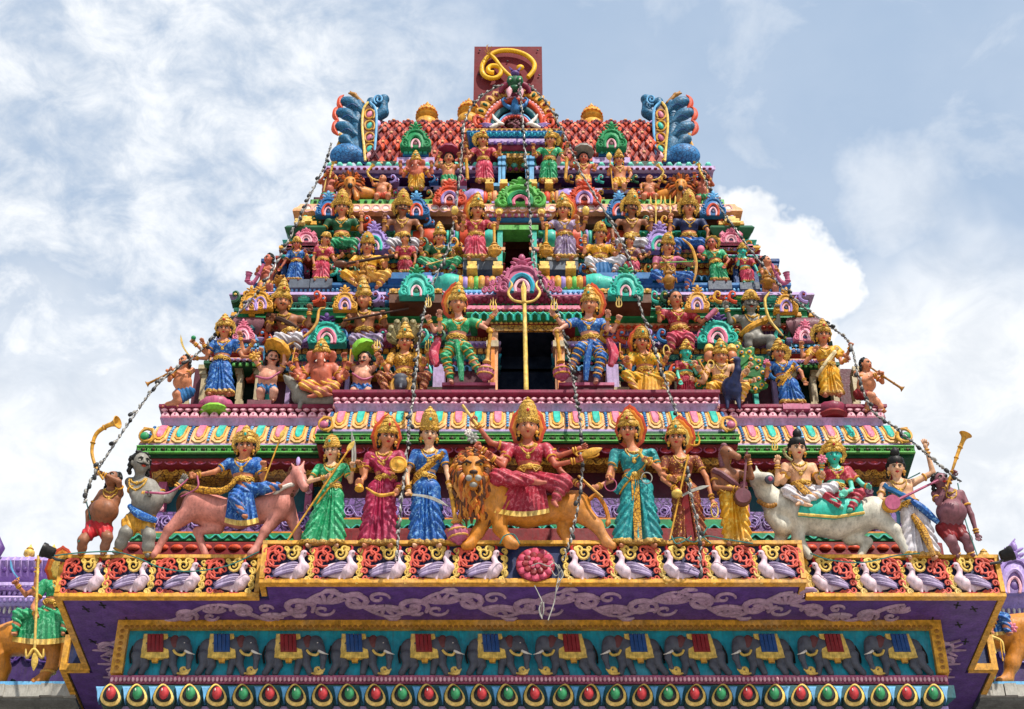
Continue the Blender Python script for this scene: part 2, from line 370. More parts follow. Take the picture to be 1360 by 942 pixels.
class Blob:
    def __init__(s, prims, h, k=1.0, grow=0.0, pad=2.5):
        los, his = [], []
        for p in prims:
            if p[0] == 'c': a, b = np.array(p[1], float), np.array(p[2], float); m = max(p[3], p[4]); los += [np.minimum(a, b)-m]; his += [np.maximum(a, b)+m]
            else: c = np.array(p[1], float); m = max(p[2]) if (len(p) > 3 and p[3] is not None) else np.array(p[2]); los += [c-m]; his += [c+m]
        lo = np.min(los, 0)-pad*h-grow-.3*k; hi = np.max(his, 0)+pad*h+grow+.3*k
        n = np.ceil((hi-lo)/h).astype(int)+1
        s.o, s.h, s.n = lo, h, n
        s.ax = [lo[i]+h*np.arange(n[i]) for i in range(3)]
        D = np.full(n, 1e3, np.float32)
        for p in prims:
            kk = p[5] if p[0] == 'c' and len(p) > 5 else (p[4] if p[0] == 'e' and len(p) > 4 else k)
            sub = kk < 0; kk = abs(kk)
            if p[0] == 'c':
                a, b = np.array(p[1], float), np.array(p[2], float); m = max(p[3], p[4]); pl, ph = np.minimum(a, b)-m, np.maximum(a, b)+m
            else:
                c = np.array(p[1], float); m = max(p[2]) if (len(p) > 3 and p[3] is not None) else np.array(p[2]); pl, ph = c-m, c+m
            mg = kk+2*h+grow
            i0 = np.clip(np.floor((pl-mg-lo)/h).astype(int), 0, n-1); i1 = np.clip(np.ceil((ph+mg-lo)/h).astype(int)+1, 1, n)
            sl = tuple(slice(i0[i], i1[i]) for i in range(3))
            X = s.ax[0][sl[0]][:, None, None]; Y = s.ax[1][sl[1]][None, :, None]; Z = s.ax[2][sl[2]][None, None, :]
            if p[0] == 'c':
                ba = b-a; L2 = float(ba@ba)+1e-9
                t = np.clip(((X-a[0])*ba[0]+(Y-a[1])*ba[1]+(Z-a[2])*ba[2])/L2, 0, 1)
                d = np.sqrt((X-a[0]-t*ba[0])**2+(Y-a[1]-t*ba[1])**2+(Z-a[2]-t*ba[2])**2)-(p[3]+(p[4]-p[3])*t)
            else:
                r = np.array(p[2], float); dx, dy, dz = X-c[0], Y-c[1], Z-c[2]
                if len(p) > 3 and p[3] is not None:
                    M = np.asarray(p[3]); e = [M[0, i]*dx+M[1, i]*dy+M[2, i]*dz for i in range(3)]   # columns of M = axes
                else: e = [dx, dy, dz]
                k0 = np.sqrt((e[0]/r[0])**2+(e[1]/r[1])**2+(e[2]/r[2])**2)
                k1 = np.sqrt((e[0]/r[0]**2)**2+(e[1]/r[1]**2)**2+(e[2]/r[2]**2)**2)+1e-9
                d = k0*(k0-1)/k1
            d = d.astype(np.float32); A = D[sl]
            if sub: D[sl] = np.maximum(A, -d)
            else:
                hh = np.clip(.5+.5*(A-d)/max(kk, 1e-4), 0, 1)
                D[sl] = A*(1-hh)+d*hh-kk*hh*(1-hh)
        s.D = D-grow
    def grid(s): return s.ax[0][:, None, None], s.ax[1][None, :, None], s.ax[2][None, None, :]
    def mesh(s, D=None): return snets(s.D if D is None else D, s.o, s.h)
    def front(s, u, v, dflt=0.0):
        i = int(round((u-s.o[0])/s.h)); j = int(round((v-s.o[1])/s.h))
        if not (0 <= i < s.n[0] and 0 <= j < s.n[1]): return dflt
        col = np.where(s.D[i, j] < 0)[0]
        return s.o[2]+s.h*(col[-1]+.5) if len(col) else dflt
def blobobj(name, fr, V, Q, mat, parent, extra=None):
    mb = MB()
    if len(V): mb.addq(fr.W(V), Q)
    if extra is not None:
        for v, f in zip(extra.v, [None]): pass
        n0 = mb.n; mb.v += extra.v; mb.f += [tuple(i+n0 for i in f) for f in extra.f]; mb.m += [0]*len(extra.f); mb.n += extra.n
    if not mb.n: return None
    V = np.vstack(mb.v); O = ORG[parent.name]
    me = mkmesh(name, V-O, mb.f, [P(mat)])
    o = bpy.data.objects.new(name, me); C.objects.link(o); o.parent = parent; ORG[o.name] = O
    return o
def rot(yaw=0, pitch=0, roll=0):
    y, p, r = R_(yaw), R_(pitch), R_(roll)
    Ry = np.array([[math.cos(y), 0, math.sin(y)], [0, 1, 0], [-math.sin(y), 0, math.cos(y)]])
    Rx = np.array([[1, 0, 0], [0, math.cos(p), -math.sin(p)], [0, math.sin(p), math.cos(p)]])
    Rz = np.array([[math.cos(r), -math.sin(r), 0], [math.sin(r), math.cos(r), 0], [0, 0, 1]])
    return Rz@Ry@Rx
# ------------------------------------------------------------------ painted statues
def hand_prims(fr, e, h, r, mode, side, extra):
    t = unit(h-e); nd = np.array([0, 0, 1.0]); nd = unit(nd-t*nd@t) if abs(t[2]) < .95 else np.array([0, 1., 0])
    w = np.cross(t, nd)
    if mode == 'palm': w = np.cross(t, nd)
    M = np.stack([w, t, nd], 1)
    pr = [('e', h, (.27*r, .33*r, .15*r), M, .12*r)]
    tip = h+t*.26*r
    for i in range(4):
        a = (i-1.5)/1.5; ln_ = (.48, .56, .54, .42)[i]*r
        p0 = tip+w*a*.2*r-t*.06*r
        if mode == 'fist':
            pts = [p0, p0+t*.2*r+nd*.12*r, p0+t*.12*r+nd*.32*r, p0-t*.12*r+nd*.30*r]
        elif mode == 'palm':
            d = unit(t+w*a*.16-nd*.05); pts = [p0, p0+d*ln_*.5, p0+d*ln_+nd*.04*r]
        else:
            d = unit(t+w*a*.12); pts = [p0, p0+d*ln_*.45+nd*.05*r, p0+d*ln_*.75+nd*.22*r]
        rr = [.085*r, .08*r, .075*r, .06*r][:len(pts)]
        extra.tube([fr.W(p) for p in pts], [x*fr.s for x in rr], 5)
    sg = -1 if side == 'L' else 1
    if mode == 'palm': sg = -sg
    p0 = h-w*sg*.2*r-t*.05*r*1
    pts = [p0, p0-w*sg*.17*r+t*.16*r+nd*.06*r, p0-w*sg*.14*r+t*.36*r+nd*.14*r]
    extra.tube([fr.W(p) for p in pts], [.1*r*fr.s, .09*r*fr.s, .065*r*fr.s], 5)
    return pr

def curve(pts, n):
    """Catmull-Rom through points"""
    P_ = [np.asarray(p, float) for p in pts]; P_ = [2*P_[0]-P_[1]]+P_+[2*P_[-1]-P_[-2]]; o = []
    m = len(P_)-3
    for i in range(n+1):
        x = i/n*m; j = min(int(x), m-1); t = x-j; a, b, c, d = P_[j:j+4]
        o.append(.5*((2*b)+(c-a)*t+(2*a-5*b+4*c-d)*t*t+(3*b-a-3*c+d)*t**3))
    return o

def crown(root, fr, hc, Rh, r, kind, top, mat='goldj', hairm='black'):
    ax = Rh[:, 1]; fz = Rh[:, 2]
    base = hc+ax*.42*r-fz*.12*r
    Hh = max(.6*r, (top-base[1])/max(.5, ax[1]))
    c = fr.W(base); A = fr.D(ax); k = fr.s*r; hgt = Hh*fr.s
    mb = MB()
    if kind == 'kirita':
        pr = [(.90, 0), (1.02, .05), (1.02, .14), (.93, .17), (.97, .30), (.90, .36), (.93, .42), (.84, .52), (.80, .56), (.82, .60), (.70, .70), (.60, .74), (.62, .78), (.42, .86), (.22, .90), (.26, .94), (.02, 1.0)]
    elif kind == 'karanda':
        pr = [(.90, 0), (1.03, .06), (1.02, .2), (.92, .24), (.80, .36), (.86, .40), (.78, .46), (.60, .58), (.66, .62), (.56, .68), (.38, .80), (.42, .83), (.26, .9), (.02, 1.0)]
    elif kind == 'cap':
        pr = [(.9, 0), (1.0, .1), (.98, .3), (.86, .36), (.8, .6), (.5, .85), (.02, 1.0)]
    else:   # hair bun
        pr = [(.86, 0), (.92, .15), (.8, .38), (.5, .46), (.42, .5), (.52, .62), (.46, .8), (.2, .95), (.02, 1.0)]
    mb.lathe(c, A, [(a*k, b*hgt) for a, b in pr], 16, front=fr.D(fz), ribs=8, ra=.025)
    if kind in ('kirita', 'karanda', 'cap'):
        # front jewel, row of beads and side flowers
        f = lambda x, y, z: fr.W(hc+Rh@np.array([x, y, z])*r)
        for i in range(9):
            an = math.pi*(i/8)
            p = base+Rh@np.array([-math.cos(an)*1.03, .12*Hh/r, math.sin(an)*1.03])*r
            mb.ell(fr.W(p), [fr.D(Rh[:, j]*.11*r) for j in range(3)], 6, 4)
        fp = base+Rh@np.array([0, .42*Hh/r, .98])*r
        mb.ell(fr.W(fp), [fr.D(Rh[:, 0]*.34*r), fr.D(Rh[:, 2]*.12*r), fr.D(Rh[:, 1]*.38*r)], 10, 6)
    o = obj('crown' if kind != 'bun' else 'hair_bun', mb, mat if kind != 'bun' else hairm, root)
    if kind in ('kirita', 'karanda') and r > 7:
        jb = MB(); jb.ell(fr.W(fp+Rh[:, 2]*.1*r), [fr.D(Rh[:, 0]*.15*r), fr.D(Rh[:, 2]*.08*r), fr.D(Rh[:, 1]*.18*r)], 8, 5)
        obj('jewel', jb, 'red' if (int(hc[0]*7) % 2) else 'turq', o)

def leafshape(w, h, n=18, tip=1.0):
    o = []
    for i in range(n):
        a = 2*math.pi*i/n-math.pi/2
        x = math.cos(a)*w/2; y = math.sin(a)*h/2
        if y > 0: x *= 1-.55*(y/(h/2))**1.6; y *= tip
        o.append((x, y))
    return o

def fig(name, label, Y, b, hd, r, cat='statue', group=None, sh=None, wa=None, hip=None, yaw=0, pitch=14, roll=0, fem=True, skin='skin', face=None, top=None, skirt=None, hem=None,
        legs=None, legm=None, stripes=0, arms=(), crown_=None, halo=None, hair='black', belly=0, sash=None, shorts=None, lean=12, hdd=.45, items=(), border='goldj', neck=True, fan=None,
        moust=False, beard=False, headkind='human', feet=True, broad=1.0, parent_extra=None, sagd=0, hipw=1.0, panel=None, shawl=None, legk=1.0):
    fr = Fr(b[0], b[1], Y, lean)
    root = thing(name, label, cat, fr.O, group)
    L = fr.L; h = max(r/8.5, .95)
    face = face or skin
    Rh = rot(yaw, pitch, roll)
    hc = L(hd[0], hd[1], hdd*r)
    sx = (1.62 if fem else 1.8)*broad
    sh = sh or ((hd[0]-sx*r, hd[1]+2.1*r), (hd[0]+sx*r, hd[1]+2.1*r))
    sL, sR = L(*sh[0], 0), L(*sh[1], 0); sm = (sL+sR)/2
    wa = wa or ((sh[0][0]+sh[1][0])/2, (sh[0][1]+sh[1][1])/2+2.1*r)
    W_ = L(*wa, .1*r)
    hip = hip or (wa[0], wa[1]+1.3*r)
    Hp = L(*hip, .1*r)
    up = unit(sm-W_); side = unit(sR-sL); fwd = unit(np.cross(side, up)); M = np.stack([unit(np.cross(up, fwd)), up, fwd], 1)
    hup = unit(W_-Hp+up*.3*r)
    pr = []; ex = MB()
    H = lambda x, y, z: hc+Rh@np.array([x, y, z])*r
    # head
    if headkind == 'human':
        pr += [('e', H(0, .2, -.1), np.array((.80, .86, .88))*r, Rh), ('e', H(0, -.3, .14), np.array((.62, .70, .62))*r, Rh, .25*r),
               ('e', H(0, -.80, .42), np.array((.20, .16, .18))*r, Rh, .2*r), ('c', H(0, .16, .70), H(0, -.17, .93), .07*r, .13*r, .12*r),
               ('e', H(-.36, -.25, .55), np.array((.22, .24, .18))*r, Rh, .2*r), ('e', H(.36, -.25, .55), np.array((.22, .24, .18))*r, Rh, .2*r),
               ('e', H(-.82, -.05, -.1), np.array((.12, .28, .18))*r, Rh, .1*r), ('e', H(.82, -.05, -.1), np.array((.12, .28, .18))*r, Rh, .1*r)]
    elif headkind == 'elephant':
        pr += [('e', H(0, .2, 0), np.array((.85, .85, .8))*r, Rh), ('e', H(-.4, .1, .35), np.array((.4, .45, .4))*r, Rh, .3*r), ('e', H(.4, .1, .35), np.array((.4, .45, .4))*r, Rh, .3*r)]
        tr = [H(0, -.1, .7), H(0, -.6, 1.0), H(.1, -1.2, 1.05), H(.15, -1.8, .95), H(-.2, -2.15, 1.1), H(-.6, -2.0, 1.25)]
        rr = [.42, .36, .3, .25, .2, .16]
        for i in range(5): pr.append(('c', tr[i], tr[i+1], rr[i]*r, rr[i+1]*r, .2*r))
        for sg in (-1, 1): pr.append(('e', H(sg*1.25, .05, -.1), np.array((.6, .75, .14))*r, rot(yaw+sg*-20, pitch, roll), .15*r))
    else:   # horse
        pr += [('e', H(-.1, .25, -.1), np.array((.62, .66, .7))*r, Rh), ('c', H(0, .15, .2), H(.0, -.42, 1.25), .52*r, .34*r, .3*r), ('e', H(0, -.48, 1.35), np.array((.34, .3, .32))*r, Rh, .2*r),
               ('c', H(-.3, .75, -.2), H(-.36, 1.2, -.25), .18*r, .05*r, .1*r), ('c', H(.3, .75, -.2), H(.36, 1.2, -.25), .18*r, .05*r, .1*r)]
    nb = sm+up*.35*r
    pr += [('c', H(0, -.45, -.15), nb, .40*r, .46*r, .3*r)]
    # trunk
    tr_len = np.linalg.norm(sm-W_)
    tp = [('c', sL+side*.25*r, sR-side*.25*r, .42*r, .42*r, .4*r), ('e', sm*.62+W_*.38+fwd*.05*r, (1.22*r*broad, .55*tr_len+.1*r, .80*r), M, .5*r),
          ('e', W_, ((.98 if fem else 1.05)*r*broad, .9*r, .76*r), M, .6*r)]
    if fem: tp += [('e', sm*.66+W_*.34+side*sg*.58*r+fwd*.62*r, (.52*r, .50*r, .5*r), M, .25*r) for sg in (-1, 1)]
    else: tp += [('e', sm*.72+W_*.28+side*sg*.56*r+fwd*.42*r, (.6*r, .46*r, .42*r), M, .3*r) for sg in (-1, 1)]
    if belly: tp += [('e', W_+fwd*.45*r*belly-up*.1*r, (1.35*r*belly, 1.15*r*belly, 1.1*r*belly), M, .5*r)]
    hp = [('e', Hp, (1.32*r*hipw, .95*r, .95*r), M, .6*r)]
    pr += tp+hp
    # arms
    armp = []
    for A in arms:
        sd, el, ha = A[:3]; mode = A[3] if len(A) > 3 else 'rest'
        s0 = sL if sd == 'L' else sR; sg = -1 if sd == 'L' else 1
        e_ = L(el[0], el[1], (el[2] if len(el) > 2 else .25)*r); h_ = L(ha[0], ha[1], (ha[2] if len(ha) > 2 else 1.0)*r)
        s0 = s0-side*sg*.12*r
        armp.append((s0, e_, h_, sd))
        ar = 1.15 if not fem else 1.0
        pr += [('c', s0, e_, .36*r*ar, .26*r*ar, .2*r), ('c', e_, h_, .28*r*ar, .17*r, .12*r)]
        pr += hand_prims(fr, e_, h_, r*1.05, mode, sd, ex)
    # legs
    legp = []
    if legs:
        for i, lg in enumerate(legs):
            kx, ft = lg[:2]
            sg = -1 if i == 0 else 1
            k_ = L(kx[0], kx[1], (kx[2] if len(kx) > 2 else .8)*r); f_ = L(ft[0], ft[1], (ft[2] if len(ft) > 2 else .4)*r)
            h0 = Hp+M[:, 0]*sg*.55*r-up*.2*r
            legp.append((h0, k_, f_))
            q = 1.2 if belly else 1.0
            pr += [('c', h0, k_, .66*r*q, .50*r*q, .3*r), ('c', k_, k_*.45+f_*.55, .46*r*q, .44*r*q, .2*r), ('c', k_*.45+f_*.55, f_, .44*r*q, .24*r, .2*r)]
            if feet:
                fd = lg[2] if len(lg) > 2 else (sg*.25, -.05, 1.0)
                fd = unit(np.array(fd, float)); pr += [('c', f_-fd*.12*r, f_+fd*.6*r-np.array([0, .1*r, 0]), .24*r, .17*r, .1*r)]
    if hem and feet:
        for sg, t in ((-1, .2), (1, .8)):
            f0 = L(hem[0]+(hem[1]-hem[0])*t, hem[2]+.15*r, .5*r)
            pr += [('c', Hp+M[:, 0]*sg*.5*r, f0, .6*r, .3*r, .2*r), ('c', f0, f0+np.array([sg*.15*r, -.1*r, .75*r]), .28*r, .2*r, .1*r)]
    B = Blob(pr, h, .35*r)
    V, Q = B.mesh()
    body = blobobj('body', fr, V, Q, skin, root, ex)
    # face
    if headkind == 'human':
        if face != skin:
            fb = Blob(pr[:8], h, .35*r, grow=.05*r); V, Q = fb.mesh(); blobobj('head', fr, V, Q, face, root)
        dark = face in ('black', 'grey')
        for sg in (-1, 1):
            mb = MB(); e = H(sg*.31, .08, .66)
            ax = [fr.D(Rh[:, 0]*.20*r), fr.D(Rh[:, 2]*.13*r), fr.D(Rh[:, 1]*.078*r)]
            mb.ell(fr.W(e), ax, 8, 6, 0); mb.ell(fr.W(H(sg*.30, .08, .755)), [fr.D(Rh[:, 0]*.08*r), fr.D(Rh[:, 2]*.06*r), fr.D(Rh[:, 1]*.07*r)], 8, 5, 1)
            obj('eye', mb, ['white', 'black'], root)
            mb = MB(); mb.tube([fr.W(H(sg*.12, .28, .80)), fr.W(H(sg*.32, .36, .74)), fr.W(H(sg*.55, .25, .60))], [.035*r*fr.s, .055*r*fr.s, .025*r*fr.s], 5)
            mb.tube([fr.W(H(sg*.13, .14, .79)), fr.W(H(sg*.31, .19, .79)), fr.W(H(sg*.52, .10, .66))], [.025*r*fr.s, .045*r*fr.s, .025*r*fr.s], 4)
            obj('eyebrow', mb, 'black', root)
        mb = MB()
        mb.tube([fr.W(H(-.24, -.44, .70)), fr.W(H(-.08, -.405, .79)), fr.W(H(0, -.42, .80)), fr.W(H(.08, -.405, .79)), fr.W(H(.24, -.44, .70))], [x*r*fr.s for x in (.02, .06, .055, .06, .02)], 5)
        mb.tube([fr.W(H(-.2, -.47, .70)), fr.W(H(0, -.52, .79)), fr.W(H(.2, -.47, .70))], [x*r*fr.s for x in (.02, .075, .02)], 5)
        obj('lips', mb, 'red' if not moust else 'brick', root)
        if r > 8 and crown_:
            mb = MB(); mb.ell(fr.W(H(0, .46, .80)), [fr.D(Rh[:, 0]*.05*r), fr.D(Rh[:, 2]*.05*r), fr.D(Rh[:, 1]*.12*r)], 6, 4); obj('tilak', mb, 'red', root)
        if moust:
            mb = MB()
            for sg in (-1, 1): mb.tube([fr.W(H(sg*.02, -.29, .86)), fr.W(H(sg*.26, -.31, .78)), fr.W(H(sg*.52, -.22, .62)), fr.W(H(sg*.62, -.08, .52))], [x*r*fr.s for x in (.09, .10, .07, .02)], 5)
            obj('moustache', mb, 'black', root)
        if beard:
            mb = MB(); mb.ell(fr.W(H(0, -.95, .3)), [fr.D(Rh[:, 0]*.5*r), fr.D(Rh[:, 2]*.4*r), fr.D(Rh[:, 1]*.5*r)], 10, 6); obj('beard', mb, 'black', root)
        # hair
        if hair:
            mb = MB(); mb.ell(fr.W(H(0, .30, -.26)), [fr.D(Rh[:, 0]*.92*r), fr.D(Rh[:, 2]*.86*r), fr.D(Rh[:, 1]*.92*r)], 14, 9)
            if not belly or hair == 'black':
                nl = 7 if not belly else 9
                for sg in (-1, 1):
                    for j in range(nl):
                        a = j/(nl-1)
                        mb.ell(fr.W(H(sg*(.86+.08*math.sin(j*2.1)), .45-1.35*a, -.22-.2*a)), [fr.D(Rh[:, 0]*.2*r), fr.D(Rh[:, 2]*.26*r), fr.D(Rh[:, 1]*.24*r)], 7, 5)
            if belly:
                for j in range(18):
                    a = rnd.random()*math.pi; q = rnd.random()*1.1-.1
                    mb.ell(fr.W(H(math.cos(a)*.9*math.cos(q*.8), .35+.75*math.sin(a), -.2-.5*q+.35*math.sin(a))), [fr.D(Rh[:, 0]*.22*r), fr.D(Rh[:, 2]*.22*r), fr.D(Rh[:, 1]*.2*r)], 6, 4)
            obj('hair', mb, hair, root)
        if crown_ or fem:
            for sg in (-1, 1):
                mb = MB(); mb.lathe(fr.W(H(sg*.84, -.42, .08)), fr.D(Rh[:, 2]), [(.03*r*fr.s, -.08*r*fr.s), (.2*r*fr.s, -.05*r*fr.s), (.2*r*fr.s, .05*r*fr.s), (.1*r*fr.s, .1*r*fr.s), (.02*r*fr.s, .14*r*fr.s)], 10)
                mb.ell(fr.W(H(sg*.84, -.74, .08)), [fr.D(Rh[:, j]*.13*r) for j in range(3)], 6, 4)
                obj('earring', mb, 'gold', root)
    elif headkind == 'elephant':
        for sg in (-1, 1):
            mb = MB(); mb.ell(fr.W(H(sg*.45, .12, .68)), [fr.D(Rh[:, 0]*.16*r), fr.D(Rh[:, 2]*.12*r), fr.D(Rh[:, 1]*.1*r)], 8, 5, 0); mb.ell(fr.W(H(sg*.45, .12, .78)), [fr.D(Rh[:, j]*.07*r) for j in range(3)], 6, 4, 1)
            obj('eye', mb, ['white', 'black'], root)
            mb = MB(); mb.tube([fr.W(H(sg*.35, -.45, .7)), fr.W(H(sg*.5, -.75, 1.0)), fr.W(H(sg*.55, -.8, 1.35))], [x*r*fr.s for x in (.12, .1, .03)], 6); obj('tusk', mb, 'white', root)
    else:
        for sg in (-1, 1):
            mb = MB(); mb.ell(fr.W(H(sg*.46, .15, .45)), [fr.D(Rh[:, 0]*.12*r), fr.D(Rh[:, 2]*.16*r), fr.D(Rh[:, 1]*.12*r)], 7, 5); obj('eye', mb, 'black', root)
        mb = MB()
        for j in range(9): mb.ell(fr.W(H(-.15, 1.0-.28*j, -.35-.3*math.sin(j/8*3))), [fr.D(Rh[:, 0]*.4*r), fr.D(Rh[:, 2]*.35*r), fr.D(Rh[:, 1]*.3*r)], 8, 5)
        obj('mane', mb, 'puce', root)
    if crown_: crown(root, fr, hc, Rh, r, crown_[0], L(hd[0], crown_[1], 0)[1], *(crown_[2:]))
    if halo:
        k, wd, ht, dx, dy = halo if len(halo) == 5 else (halo[0], 2.9, 3.9, 0, .55)
        if k == 'flame':
            c = H(dx, dy, -.75); s2 = [(x*r, y*r) for x, y in leafshape(wd, ht, 22)]
            s2 = [(x*(1+.09*(i % 2)), y*(1+.05*(i % 2))) for i, (x, y) in enumerate(s2)]
            for nm, sc_, m, off, tk in (('halo', 1.0, 'redo', 0, .35), ('flame', .84, 'orange', .08, .2), ('flame', .62, 'goldp', .16, .2)):
                mb = MB(); q = [fr.W(c+Rh@np.array([x*sc_, y*sc_-(1-sc_)*.3*r, off*r])) for x, y in s2]; mb.plate(q, fr.D(-Rh[:, 2]*tk*r), .12, .06*r*fr.s)
                o = obj(nm, mb, m, root if nm == 'halo' else ho, smooth=False)
                if nm == 'halo': ho = o
        else:
            c = H(dx, dy, -.5); mb = MB()
            mb.lathe(fr.W(c), fr.D(Rh[:, 2]), [(.3*r*fr.s, -.15*r*fr.s), (wd*.5*r*fr.s, -.1*r*fr.s), (wd*.5*r*fr.s, .05*r*fr.s), (wd*.4*r*fr.s, .12*r*fr.s), (wd*.3*r*fr.s, .04*r*fr.s), (.02, .06*r*fr.s)], 24, ribs=12, ra=.04)
            obj('halo', mb, 'goldj' if k == 'disc' else k, root)
    # clothes
    vW = W_[1]
    if top:
        tt = list(tp)
        for s0, e_, h_, sd in armp: tt.append(('c', s0, s0*.5+e_*.5, .43*r, .37*r, .2*r))
        G = Blob(tt, h, .35*r, grow=.07*r); u, v, d = G.grid()
        D = np.maximum(G.D, (vW+.45*r)-v+0*u+0*d)
        neckd = np.sqrt(((u-nb[0])/1.0)**2+((v-nb[1]-.15*r)/1.0)**2+0*d)-.95*r
        D = np.maximum(D, -neckd)
        V, Q = G.mesh(D); blobobj('blouse', fr, V, Q, top, root)
    SK = None
    if skirt and hem:
        hl, hr_ = L(hem[0], hem[2], .25*r), L(hem[1], hem[2], .25*r); hm = (hl+hr_)/2; wid = hr_[0]-hl[0]
        rl = max(.5*r, wid*.21)
        sp = [('e', Hp+up*.1*r, (1.40*r*hipw, 1.2*r, 1.0*r), M, .5*r), ('c', Hp-M[:, 0]*.55*r, hl+np.array([rl, 0, 0]), .86*r, rl, .2*r), ('c', Hp+M[:, 0]*.55*r, hr_-np.array([rl, 0, 0]), .86*r, rl, .2*r),
              ('c', Hp+fwd*.35*r, hm+np.array([0, 0, .1*r]), .4*r, wid*.15, .22*r), ('e', W_, (1.02*r*broad, .7*r, .8*r), M, .4*r)]
        G = Blob(sp, h, .3*r, grow=.05*r); u, v, d = G.grid()
        tt_ = np.clip((Hp[1]-v)/max(1, Hp[1]-hm[1]), 0, 1); uc = Hp[0]+(hm[0]-Hp[0])*tt_
        wpl = (.35*r+(wid*.27-.35*r)*tt_)
        a = (u-uc)/np.maximum(wpl, .1)
        cen = np.clip(1.3-np.abs(a), 0, 1)*3; cen = np.clip(cen, 0, 1)
        disp = cen*.15*r*np.cos(a*math.pi*3.0)+(1-cen)*.12*r*np.sin((v*1.0+np.abs(u-uc)*1.1)*2*math.pi/(.95*r))*np.clip(tt_*2.5, .15, 1)
        D = G.D-disp+0*d
        D = np.maximum(D, hm[1]+(u-hm[0])*(hr_[1]-hl[1])/max(wid, 1)-v+0*d); D = np.maximum(D, v-(vW+.25*r)+0*u+0*d)
        V, Q = G.mesh(D); so = blobobj('skirt', fr, V, Q, skirt, root); SK = G
        if border:
            D2 = np.maximum(D-.05*r, v-(hm[1]+.38*r)+0*u+0*d); V, Q = G.mesh(D2); blobobj('skirt_border', fr, V, Q, border, so)
        if panel:
            mb = MB(); cols = [P(panel)]
            pts = []
            for i in range(9):
                t = i/8; q = W_*(1-t)+hm*t; dd = max(G.front(q[0], q[1], q[2]), q[2])+.12*r; pts.append(np.array([q[0], q[1], dd]))
            for sg in (0,):
                wv = .38*r; mb.v = []; 
                A_ = [fr.W(p+np.array([-wv, 0, 0])) for p in pts]+[fr.W(p+np.array([wv, 0, 0])) for p in pts[::-1]]
                mb.plate(A_, fr.D(np.array([0, 0, -.35*r])))
            obj('front_panel', mb, panel, root, smooth=False)
    if legs and legm:
        lp = []
        for h0, k_, f_ in legp: lp += [('c', h0, k_, .76*r*legk, .60*r*legk, .3*r), ('c', k_, f_*.8+k_*.2, .58*r*legk, .42*r, .3*r)]
        lp += [('e', Hp, (1.36*r*hipw, 1.0*r, .98*r), M, .4*r)]
        G = Blob(lp, h, .3*r); u, v, d = G.grid()
        D = G.D-.09*r*np.sin((v+.6*u)*2*math.pi/(.7*r))+0*d
        V, Q = G.mesh(D); po = blobobj('trousers', fr, V, Q, legm, root)
        if stripes:
            mb = MB()
            for h0, k_, f_ in legp:
                for a_, b_, ra, rb in ((h0, k_, .78, .63), (k_, f_*.8+k_*.2, .62, .47)):
                    for i in range(stripes):
                        t = (i+.5)/stripes; c = a_+(b_-a_)*t; ax = unit(b_-a_); q = unit(np.cross(ax, [0, 0, 1.])); w2 = np.cross(ax, q); R2 = (ra+(rb-ra)*t)*r
                        mb.ring(fr.W(c), fr.D(q*R2), fr.D(w2*R2), .10*r*fr.s, 14, 5)
            obj('trim', mb, 'gold', po)
    if shorts:
        lp = [('e', Hp, (1.42*r*hipw, .85*r, 1.05*r), M, .4*r)]
        for h0, k_, f_ in legp: lp += [('c', h0, h0*.4+k_*.6, .86*r, .74*r, .3*r)]
        G = Blob(lp, h, .3*r); u, v, d = G.grid(); D = G.D-.06*r*np.sin((u+.4*v)*2*math.pi/(.6*r))+0*d
        V, Q = G.mesh(D); blobobj('loincloth', fr, V, Q, shorts, root)
    if fan:
        xl, xr, y0, xl2, xr2, y1, m, n = fan
        mb = MB(); bb = MB(); nu, nv = n*4, 6
        def pt(i, j, back=0):
            a, t = i/nu, j/nv
            x = (xl+(xr-xl)*a)*(1-t)+(xl2+(xr2-xl2)*a)*t; y = y0+(y1-y0)*t+1.2*math.sin(a*math.pi)*t*r*.3
            return fr.T(x, y, (1.15+.25*t*math.sin(a*math.pi)+.13*math.cos(a*n*2*math.pi)*(.3+.7*t))*r-back*r*.5)
        for bk, mbx, js in ((0, mb, range(nv)), ):
            V = [pt(i, j) for j in range(nv+1) for i in range(nu+1)]+[pt(i, j, 1) for j in range(nv+1) for i in range(nu+1)]
            off = (nu+1)*(nv+1); q = lambda i, j: j*(nu+1)+i
            for j in range(nv):
                for i in range(nu):
                    mi = 1 if j == nv-1 else 0
                    mb.add([], [], 0)
                    mb.f.append((q(i, j), q(i, j+1), q(i+1, j+1), q(i+1, j))); mb.m.append(mi)
                    mb.f.append((off+q(i, j), off+q(i+1, j), off+q(i+1, j+1), off+q(i, j+1))); mb.m.append(mi)
            for i in range(nu): mb.f.append((q(i, nv), off+q(i, nv), off+q(i+1, nv), q(i+1, nv))); mb.m.append(1)
            mb.v = [np.array(V)]; mb.n = len(V)
        obj('skirt_fan', mb, [m, 'goldp'], root)
    # jewellery
    def fd(u, v, dflt, G=B): return max(G.front(u, v, dflt), SK.front(u, v, -1e3) if SK is not None else -1e3)
